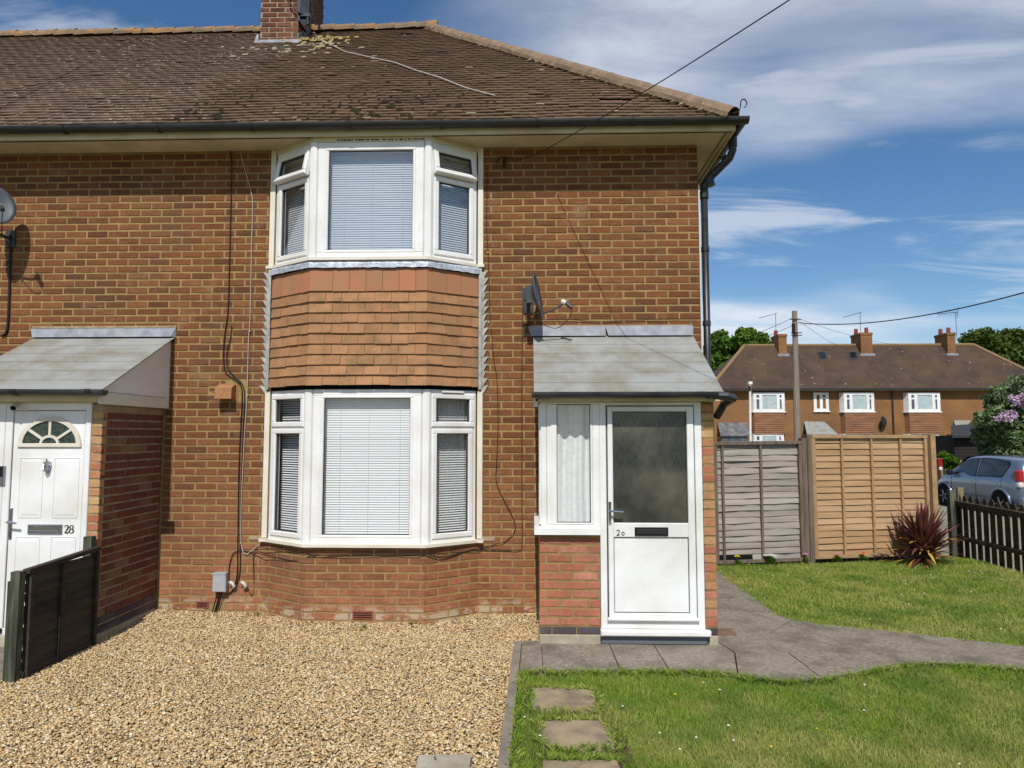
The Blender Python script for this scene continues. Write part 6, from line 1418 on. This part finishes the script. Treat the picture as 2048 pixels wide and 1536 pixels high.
# telegraph pole and wires
def wire(A, B, sag, r_, label, name='overhead_wire', grp=None):
    A, B = Vector(A), Vector(B); P = [A.lerp(B, t/24)-Vector((0, 0, sag*4*(t/24)*(1-t/24))) for t in range(25)]; mb = MB(); mb.tube(P, r_, 5); o = mb.build(name, 'dark_plastic'); tag(o, label, 'wire', grp); return o
pt = S(1589, 622, 21.0); pbm = S(1597, 960, 21.0)
tp = thing('telegraph_pole', 'tall grey wooden telegraph pole behind the garden fence', 'telegraph pole', (pbm.x, 21.0, -.2))
m = MB(); m.tube([(pbm.x, 21, -.3), (pt.x, 21, pt.z)], .15, 10, r1=.10); m.build('pole', 'pole', tp)
m = MB()
for dz in (.35, .9, 1.0): m.box(pt.x-.22, pt.x+.22, 20.86, 20.9, pt.z-dz-.03, pt.z-dz)
m.tube([(pt.x-.12, 20.85, pt.z-.55), (pt.x-.12, 20.85, pt.z-.9)], .07, 8); m.build('fitting', 'dark_plastic', tp)
top = Vector((pt.x, 21, pt.z-.25))
wire(top+Vector((.1, -.1, -.25)), S(2300, 508, 6.0), .5, .017, 'dark sagging overhead wire running from the telegraph pole out of the right edge')
wire(top, S(1320, 720, 34), .3, .010, 'thin wire from the pole top down behind the near house, upper of the two', grp=None)
wire(top+Vector((0, 0, -.3)), S(1300, 740, 34), .3, .010, 'thin wire from below the pole top down behind the near house, lower of the two')
wire(top, S(1700, 700, 39), .2, .008, 'thin wire from the pole down to the distant roof left of the middle chimney')
wire(top, S(1800, 690, 39), .2, .008, 'thin wire from the pole down to the distant roof right of the middle chimney')
# white post
a, b = S(1500, 768, 27), S(1502, 960, 27)
lp = thing('street_pole', 'thin white pole with a small white head in front of the distant terrace', 'pole', (b.x, 27, -.2))
m = MB(); m.tube([(b.x, 27, -.25), (a.x, 27, a.z)], .055, 8); m.build('pole', 'white_metal', lp); m = MB(); m.box(a.x-.09, a.x+.09, 26.9, 27.1, a.z-.02, a.z+.12); m.build('head', 'white_metal', lp); m = MB(); m.box(a.x-.06, a.x+.02, 26.93, 27.05, a.z-.35, a.z-.1); m.build('box', 'ink', lp)

# ================================================================== DISTANT TERRACE
BY0 = 39.8; SC = FPX
bgx = lambda u, Y=BY0: S(u, 868, Y).x
bgH = thing('terraced_house', 'distant row of brown brick houses with a long hipped tiled roof and three rooflights', 'house', (24, 40, -.2))
x0, x1 = bgx(1428), bgx(2108); EZ = 4.83; ex0, ex1 = x0-.35, x1+.35; ey = BY0-.45; PITCHB = .965
run = 3.45; rz = EZ+run*PITCHB
def bgbrick():
    m = mat('far_brickwork', (168, 96, 52)); t = m.node_tree; L = t.links.new; p = t.nodes['Principled BSDF']
    pos = N(t, 'ShaderNodeNewGeometry').outputs['Position']; sp_ = N(t, 'ShaderNodeSeparateXYZ'); L(pos, sp_.inputs[0]); cb = N(t, 'ShaderNodeCombineXYZ'); L(mth(t, 'ADD', sp_.outputs[0], sp_.outputs[1]), cb.inputs[0]); L(sp_.outputs[2], cb.inputs[1])
    br = N(t, 'ShaderNodeTexBrick'); br.inputs['Scale'].default_value = 1; br.inputs['Brick Width'].default_value = .225; br.inputs['Row Height'].default_value = .075; br.inputs['Mortar Size'].default_value = .009
    br.inputs['Color1'].default_value = (*lin((122, 78, 50)), 1); br.inputs['Color2'].default_value = (*lin((100, 64, 44)), 1); br.inputs['Mortar'].default_value = (*lin((160, 128, 82)), 1); L(cb.outputs[0], br.inputs[0]); 
    n = N(t, 'ShaderNodeTexNoise'); n.inputs['Scale'].default_value = .6; n.inputs['Detail'].default_value = 6; L(pos, n.inputs[0]); r_ = N(t, 'ShaderNodeMapRange'); r_.inputs[1].default_value = .3; r_.inputs[2].default_value = .7; r_.inputs[3].default_value = .8; r_.inputs[4].default_value = 1.2; L(n.outputs[0], r_.inputs[0])
    mx_ = N(t, 'ShaderNodeMixRGB', blend_type='MULTIPLY'); mx_.inputs[0].default_value = 1; L(br.outputs[0], mx_.inputs[1]); L(r_.outputs[0], mx_.inputs[2]); L(mx_.outputs[0], p.inputs['Base Color']); p.inputs['Roughness'].default_value = .95
    return m
MT['farbrick'] = bgbrick()
m = MB(); m.box(x0, x1, BY0, BY0+6.2, -.3, EZ-.06); m.build('wall', 'farbrick', bgH)
m = MB(); m.add([(ex0, ey, EZ), (ex1, ey, EZ), (ex1-run, ey+run, rz), (ex0+run, ey+run, rz), (ex0, ey+2*run, EZ), (ex1, ey+2*run, EZ)], [(0, 1, 2, 3), (4, 0, 3), (1, 5, 2), (5, 4, 3, 2)]); bgR = m.build('roof', 'bgtile', bgH)
# tile courses: stepped strips joined into one part
mb = MB()
nr = 44
for k in range(nr):
    t0, t1 = k/nr, (k+1)/nr+.3/nr; y0_, y1_ = ey+run*t0, ey+run*min(t1, 1); z0_, z1_ = EZ+(rz-EZ)*t0, EZ+(rz-EZ)*min(t1, 1)
    xx = ex0+run*t0; xe = ex1-run*t0
    while xx < xe:
        x2_ = min(xx+.5, xe); j = R.uniform(0, .012); mb.add([(xx, y0_, z0_+.028+j), (x2_, y0_, z0_+.028+j), (x2_, y1_, z1_+.004), (xx, y1_, z1_+.004), (xx, y0_+.001, z0_), (x2_, y0_+.001, z0_)], [(0, 1, 2, 3), (4, 5, 1, 0)]); xx = x2_
mb.build('roof_tiles', 'bgtile', bgR, kind='stuff')
m = MB(); m.tube([(ex0+run, ey+run, rz+.03), (ex1-run, ey+run, rz+.03)], .12, 8); m.build('ridge', 'bghip', bgR)
for a_, b_ in (((ex0, ey, EZ+.03), (ex0+run, ey+run, rz+.03)), ((ex1, ey, EZ+.03), (ex1-run, ey+run, rz+.03))):
    m = MB(); m.tube([a_, b_], .13, 8); m.build('hip', 'bghip', bgR)
m = MB(); m.box(ex0, ex1, ey-.10, ey, EZ-.11, EZ+.01); m.build('gutter', 'gutter', bgH); m = MB(); m.box(ex0, ex1, ey, BY0-.01, EZ-.12, EZ-.08); m.build('soffit', 'soffit', bgH)
def bgroof(u, v, lift=0):
    d = ray(u, v); nrm = Vector((0, -PITCHB, 1)).normalized(); p0 = Vector((0, ey, EZ+lift)); return _C+d*((p0-_C).dot(nrm)/d.dot(nrm))
for u0, u1 in ((1580, 1602), (1633, 1656), (1694, 1717)):
    c_ = [bgroof(u0, 703, .06), bgroof(u1-5, 703, .06), bgroof(u1, 718, .06), bgroof(u0+6, 718, .06)]
    m = MB(); m.prism([c_[3], c_[2], c_[1], c_[0]], (0, .05, -.08)); rl = m.build('rooflight', 'gutter_grey', bgR); cc_ = sum(c_, Vector())/4; m = MB(); m.add([cc_+(q-cc_)*.72+Vector((0, -.03, .03)) for q in (c_[3], c_[2], c_[1], c_[0])], [(0, 1, 2, 3)]); m.build('pane', 'carglass', rl)
for u0, u1, vt, pots in ((1557, 1573, 668, ((1562, 659),)), (1721, 1744, 665, ((1716, 660), (1729, 658))), (1894, 1910, 665, ((1886, 660), (1893, 662)))):
    Yc = 42.0; a = S(u0, vt, Yc); b = S(u1, vt, Yc); zt_ = a.z
    m = MB(); m.box(a.x, b.x, Yc, Yc+1.5, 6.2, zt_); m.box(a.x-.04, b.x+.04, Yc-.04, Yc+1.54, zt_-.18, zt_-.02); ch = m.build('chimney', 'farbrick', bgH)
    for i_, (pu, pv) in enumerate(pots):
        c_ = S(pu, pv, Yc+.9); m = MB(); xx = min(max(c_.x, a.x+.15), b.x-.15) if i_ else a.x+.2; yy_ = Yc+1.1-.6*i_; m.tube([(xx, yy_, zt_-.05), (xx, yy_, zt_+.42)], .15, 10, r1=.12); m.build('chimney_pot', 'pot', ch)
    m = MB(); zf = EZ+(Yc-ey)*PITCHB; m.box(a.x-.12, b.x+.12, Yc-.08, Yc-.042, zf-.16, zf+.10); m.build('lead_flashing', 'lead', ch)
def aerial(u, vt, Yc, zbase, label, kind):
    p = S(u, vt, Yc); t = thing('tv_aerial', label, 'aerial', (p.x, Yc, zbase), 'aerials on the distant chimneys'); m = MB(); m.tube([(p.x, Yc, zbase), (p.x, Yc, p.z)], .016, 6); m.build('mast', 'bronze', t)
    m = MB()
    if kind == 0: m.tube([(p.x-1.2, Yc, p.z-.3), (p.x+.1, Yc, p.z+.05)], .02, 5)
    else:
        m.tube([(p.x-1.3, Yc, p.z-.15), (p.x+.2, Yc, p.z)], .02, 5)
        for k in range(7): xx = p.x-1.2+k*.2; m.tube([(xx, Yc-.2, p.z-.35+k*.02), (xx+.05, Yc+.2, p.z+.12+k*.02)], .012, 4)
        m.tube([(p.x+.1, Yc, p.z-.4), (p.x+.2, Yc, p.z+.35)], .018, 4)
    m.build('antenna', 'bronze', t)
aerial(1551, 628, 42.3, 8.6, 'thin television aerial on the leftmost distant chimney', 0); aerial(1720, 626, 42.3, 8.6, 'thin slanting aerial on the middle distant chimney', 0); aerial(1911, 624, 42.3, 8.6, 'comb shaped television aerial by the rightmost distant chimney', 1)
def bgwin(u0, u1, v0, v1, divs, parent=bgH, Y=BY0, proj=.35, blind_=None):
    """divs: list of (frac0, frac1, transom or None)"""
    a, b = S(u0, v1, Y-proj), S(u1, v0, Y-proj); W_, H_ = b.x-a.x, b.z-a.z; fr = .07
    m = MB()
    ch_ = .42 if proj > .2 else 0
    pl = [(a.x-.0, Y+.02), (a.x+ch_*.35, Y-proj), (b.x-ch_*.35, Y-proj), (b.x, Y+.02)]
    for z0_, z1_ in ((a.z, a.z+.11), (b.z-.11, b.z)): m.prism([(x_, y_, z1_+(.05 if z0_ == a.z else 0)) for x_, y_ in pl], (0, 0, -(z1_-z0_)-.05))
    xs_ = sorted({d for q in divs for d in q[:2]}); last = -99
    if ch_:
        for xa_, xb_ in ((a.x, a.x+ch_*.35), (b.x, b.x-ch_*.35)): m.prism([(xa_, Y-.0, a.z+.1), (xb_, Y-proj+.03, a.z+.1), (xb_, Y-proj+.03, b.z-.1), (xa_, Y-.0, b.z-.1)], (0, .02, 0))
    for xf in xs_:
        xx = a.x+W_*xf; xx = min(max(xx, a.x+ch_*.35+.10), b.x-ch_*.35-.10)
        if xx-last < .22: continue
        last = xx; m.box(xx-.10, xx+.10, Y-proj-.01, Y-proj+.10, a.z+.1, b.z-.1)
    m.prism([(a.x-.08, Y+.02, a.z), (a.x+ch_*.35-.06, Y-proj-.08, a.z), (b.x-ch_*.35+.06, Y-proj-.08, a.z), (b.x+.08, Y+.02, a.z)], (0, 0, -.07))
    for f0, f1, tr in divs:
        if tr: m.box(a.x+W_*f0+.05, a.x+W_*f1-.05, Y-proj-.008, Y-proj+.08, a.z+H_*tr-.05, a.z+H_*tr+.05)
    w_ = m.build('window', 'upvc', parent)
    for f0, f1, tr in divs:
        m = MB(); side_q = ch_*.35 if (f1-f0) < .4 else 0; m.box(a.x+W_*f0+.02+(side_q if f0 < .1 else 0), a.x+W_*f1-.02-(side_q if f1 > .9 else 0), Y-proj+.04, Y-proj+.06, a.z+.06, b.z-.06); m.build('pane', 'paneL' if (f1-f0) > .4 else 'paneD', w_)
    return a, b
MT['paneL'] = mat('far_pane_with_net', (176, 190, 190), (150, 166, 170), nscale=4, rough=.2, spec=.6); MT['paneD'] = mat('far_pane_dark', (92, 100, 112), (60, 66, 78), nscale=3, rough=.1, spec=.7)
bay = [(.03, .27, .68), (.27, .76, None), (.76, .97, .68)]
for u0, u1 in ((1503, 1573), (1684, 1752), (1813, 1884), (1992, 2062)):
    a, b = bgwin(u0, u1, 785, 823, bay)
    m = MB(); c_ = S(u0, 868, BY0-.3); m.prism([(a.x+.02, BY0+.02, a.z-.08), (a.x+.16, BY0-.36, a.z-.08), (b.x-.16, BY0-.36, a.z-.08), (b.x-.02, BY0+.02, a.z-.08)], (0, 0, -(a.z-.08-c_.z))); tp_ = m.build('tile_hung_panel', 'bgwalltile', bgH)
    mb = MB(); rows = 11
    for k in range(rows):
        z0_ = c_.z+(a.z-.1-c_.z)*k/rows; z1_ = z0_+.125; ax_, bx_ = a.x+.16, b.x-.16; xx = ax_
        while xx < bx_-.02: x2_ = min(xx+R.choice((.33, .5, .66)), bx_); j = R.uniform(0, .02); mb.prism([(xx, BY0-.40-j, z0_), (x2_-.006, BY0-.40-j, z0_), (x2_-.006, BY0-.362, z1_), (xx, BY0-.362, z1_)], (0, .01, 0)); xx = x2_
    mb.build('wall_tiles', 'bgwalltile', tp_, kind='stuff')
    bgwin(u0+1, u1-1, 868, 912, bay); m = MB(); zb2 = S(u0, 912, BY0-.3).z; m.prism([(a.x+.02, BY0+.02, zb2), (a.x+.16, BY0-.34, zb2), (b.x-.16, BY0-.34, zb2), (b.x-.02, BY0+.02, zb2)], (0, 0, -(zb2+.3))); m.build('bay_base', 'farbrick', bgH)
bgwin(1628, 1657, 785, 822, [(.04, .5, None), (.5, .96, .7)], proj=.03)
for ux, lab in ((1788, ''), ):
    p = S(ux, 868, BY0-.1); m = MB(); m.tube([(p.x, BY0-.08, -.2), (p.x, BY0-.08, EZ-.1)], .05, 6); m.build('downpipe', 'gutter', bgH)
for (u0, u1, us, v0, v1, mt_) in ((1435, 1495, 1500, 845, 870, 'slate'), (1608, 1648, 1676, 843, 868, 'felt'), (1908, 1942, 1920, 841, 866, 'felt')):
    a = S(u0, v0, BY0-.02); b = S(u1, v0, BY0-.02); c_ = S(us, v1, BY0-1.3); e_ = S(u0+6, v1, BY0-1.3)
    if mt_ == 'slate': MT.setdefault('slate', mat('rough_slate', (120, 118, 118), (82, 80, 80), nscale=3, rough=.8, bump=.03, bscale=6))
    m = MB(); m.prism([(e_.x, BY0-1.3, c_.z), (c_.x, BY0-1.3, c_.z), (b.x, BY0-.02, a.z), (a.x, BY0-.02, a.z)], (0, 0, -.08)); m.build('porch_canopy', mt_, bgH)
    m = MB(); m.box(e_.x+.1, c_.x-.1, BY0-1.1, BY0-.01, -.3, c_.z-.09); m.build('porch', 'farbrick', bgH)
    m = MB(); m.box(e_.x+.15, c_.x-.15, BY0-1.16, BY0-1.11, .2, c_.z-.12); m.build('porch_window', 'paneD', bgH)
t = thing('satellite_dish', 'dark satellite dish on the distant brick wall between two bays', 'satellite dish', S(1768, 842, BY0-.3)); c_ = Vector(t.location)
m = MB(); nd = Vector((.5, -.8, .2)).normalized(); s_ = nd.cross(Vector((0, 0, 1))).normalized(); u_ = s_.cross(nd)
v = [tuple(c_-nd*.05)]+[tuple(c_+s_*.30*math.cos(a)+u_*.33*math.sin(a)) for a in [k*math.pi/8 for k in range(16)]]; v2 = [tuple(Vector(q)-nd*.02) for q in v]; m.add(v+v2, [(0, 1+k, 1+(k+1) % 16) for k in range(16)]+[(17, 18+(k+1) % 16, 18+k) for k in range(16)]+[(1+k, 18+k, 18+(k+1) % 16, 1+(k+1) % 16) for k in range(16)]); m.build('reflector', 'bronze', t)
m = MB(); m.tube([c_-nd*.05, c_-nd*.2+Vector((0, 0, -.1)), (c_.x-.1, BY0-.01, c_.z-.6)], .03, 6); m.build('bracket', 'bronze', t)

# ================================================================== TREES AND SHRUBS
def foliage(name, clumps, n, size, m_, parent, seed, sphere=.72):
    g = np.random.RandomState(seed); cl_a = np.array(clumps); wgt = (cl_a[:, 3]*cl_a[:, 4]*cl_a[:, 5])**(2/3); idx = g.choice(len(cl_a), n, p=wgt/wgt.sum()); c = cl_a[idx]
    d = g.normal(0, 1, (n, 3)); d /= np.linalg.norm(d, axis=1)[:, None]; rad = sphere+(1-sphere)*g.rand(n); rad[g.rand(n) < .25] *= .75
    # break the surface into sprays
    lump = 1+.16*np.sin(d[:, 0]*7+idx)+.13*np.sin(d[:, 2]*9+idx*2.1)+.1*np.sin(d[:, 1]*11+idx*.7)
    p = c[:, :3]+d*c[:, 3:6]*(rad*lump)[:, None]; a = g.normal(0, 1, (n, 3))+d*.5; a /= np.linalg.norm(a, axis=1)[:, None]
    b = np.cross(a, g.normal(0, 1, (n, 3))); b /= np.linalg.norm(b, axis=1)[:, None]; s = size*g.uniform(.5, 1.3, n)[:, None]
    V = np.stack([p-a*s, p+b*s*.55, p+a*s, p-b*s*.55], 1).reshape(-1, 3); F = (np.arange(n)*4)[:, None]+np.arange(4)[None]
    return npmesh(name, V, F, m_, g.rand(n)*.998+.001, parent)
def tree(label, cat, base, clumps, n, size, m_, seed, name='tree', trunk_h=3, tr=.2, group=None):
    t = thing(name, label, cat, base, group); b = Vector(base); rr = random.Random(seed)
    foliage('crown', clumps, n, size, m_, t, seed)
    mb = MB(); tp_ = b+Vector((0, 0, trunk_h)); mb.tube([b, b.lerp(tp_, .5)+Vector((rr.uniform(-.1, .1), 0, 0)), tp_], tr, 8, r1=tr*.7)
    for c in clumps[::max(1, len(clumps)//8)]: mb.tube([tp_, tp_.lerp(Vector(c[:3]), .5)+Vector((0, 0, .2)), Vector(c[:3])], tr*.45, 5, r1=tr*.12)
    mb.build('trunk', 'bark', t); return t
def clumps_at(list_uv, Y, seed, depthr=1.0):
    rr = random.Random(seed); out = []
    for u, v, ru in list_uv:
        p = S(u, v, Y+rr.uniform(-1, 1)*depthr); r_ = ru*(Y+DIST)/FPX; out.append((p.x, p.y, p.z, r_*rr.uniform(.9, 1.15), r_*.95, r_*rr.uniform(.75, .95)))
    return out
uv = [(1440, 685, 22), (1430, 715, 25), (1462, 700, 25), (1490, 680, 24), (1512, 680, 20), (1525, 692, 18), (1450, 740, 30), (1490, 725, 32), (1415, 760, 26), (1440, 672, 12), (1480, 668, 10), (1500, 662, 9), (1530, 675, 8), (1422, 700, 14), (1400, 730, 26), (1380, 740, 30), (1500, 760, 40)]
tree('bright green leafy tree behind the left end of the distant terrace', 'tree', (S(1465, 868, 56).x, 56, -.3), clumps_at(uv, 56, 1, 1.6), 26000, .19, 'leaf_bright', 21, trunk_h=5, tr=.35)
uv = [(1945, 682, 22), (1965, 676, 22), (1985, 690, 26), (2010, 680, 24), (2035, 680, 26), (2060, 690, 30), (2000, 710, 36), (2045, 715, 40), (2090, 700, 40), (1955, 700, 20), (1975, 668, 9), (2015, 665, 8), (2130, 710, 50), (2080, 740, 50), (1990, 740, 45)]
tree('dull green trees behind the right end of the distant terrace', 'tree', (S(2010, 868, 62).x, 62, -.3), clumps_at(uv, 62, 2, 2), 30000, .2, 'leaf_dark', 22, trunk_h=5, tr=.4)
# lilac
uvL = [(2010, 800, 30), (2035, 785, 30), (1990, 840, 30), (2030, 840, 40), (1985, 880, 34), (2030, 890, 46), (2065, 830, 50), (2070, 780, 36), (1962, 868, 16), (1995, 810, 20), (2060, 880, 50), (2100, 850, 60), (2040, 765, 18)]
lil = tree('lilac bush with pink blossom spikes overhanging the black shed at the right edge', 'bush', (S(2040, 868, 17).x, 17, -.2), clumps_at(uvL, 17, 3, .8), 34000, .075, 'leaf_lilac', 23, 'lilac_bush', 2.2, .12)
uvB = [(2005, 785, 13), (2018, 775, 14), (2030, 765, 13), (2040, 752, 12), (1990, 800, 9), (1975, 806, 9), (1960, 836, 10), (1950, 836, 8), (1970, 832, 8), (1990, 812, 8), (1998, 790, 10), (1966, 800, 6), (2044, 770, 10), (1940, 840, 5)]
foliage('blossom', [(c[0]-.06*1.3, c[1]-1.5, c[2], c[3]*.9, c[4]*.9, c[5]*1.25) for c in clumps_at(uvB, 17, 5, .2)], 7000, .045, 'blossom', lil, 24, .3)
mb = MB(); tree('low bright green shrub by the distant picket fence', 'shrub', (S(1895, 868, 21.6).x, 21.6, -.2), clumps_at([(1887, 912, 9), (1896, 916, 9), (1905, 920, 9), (1885, 925, 10), (1900, 928, 12)], 21.6, 7, .3), 3600, .07, 'leaf_bright', 25, 'shrub', .3, .03)
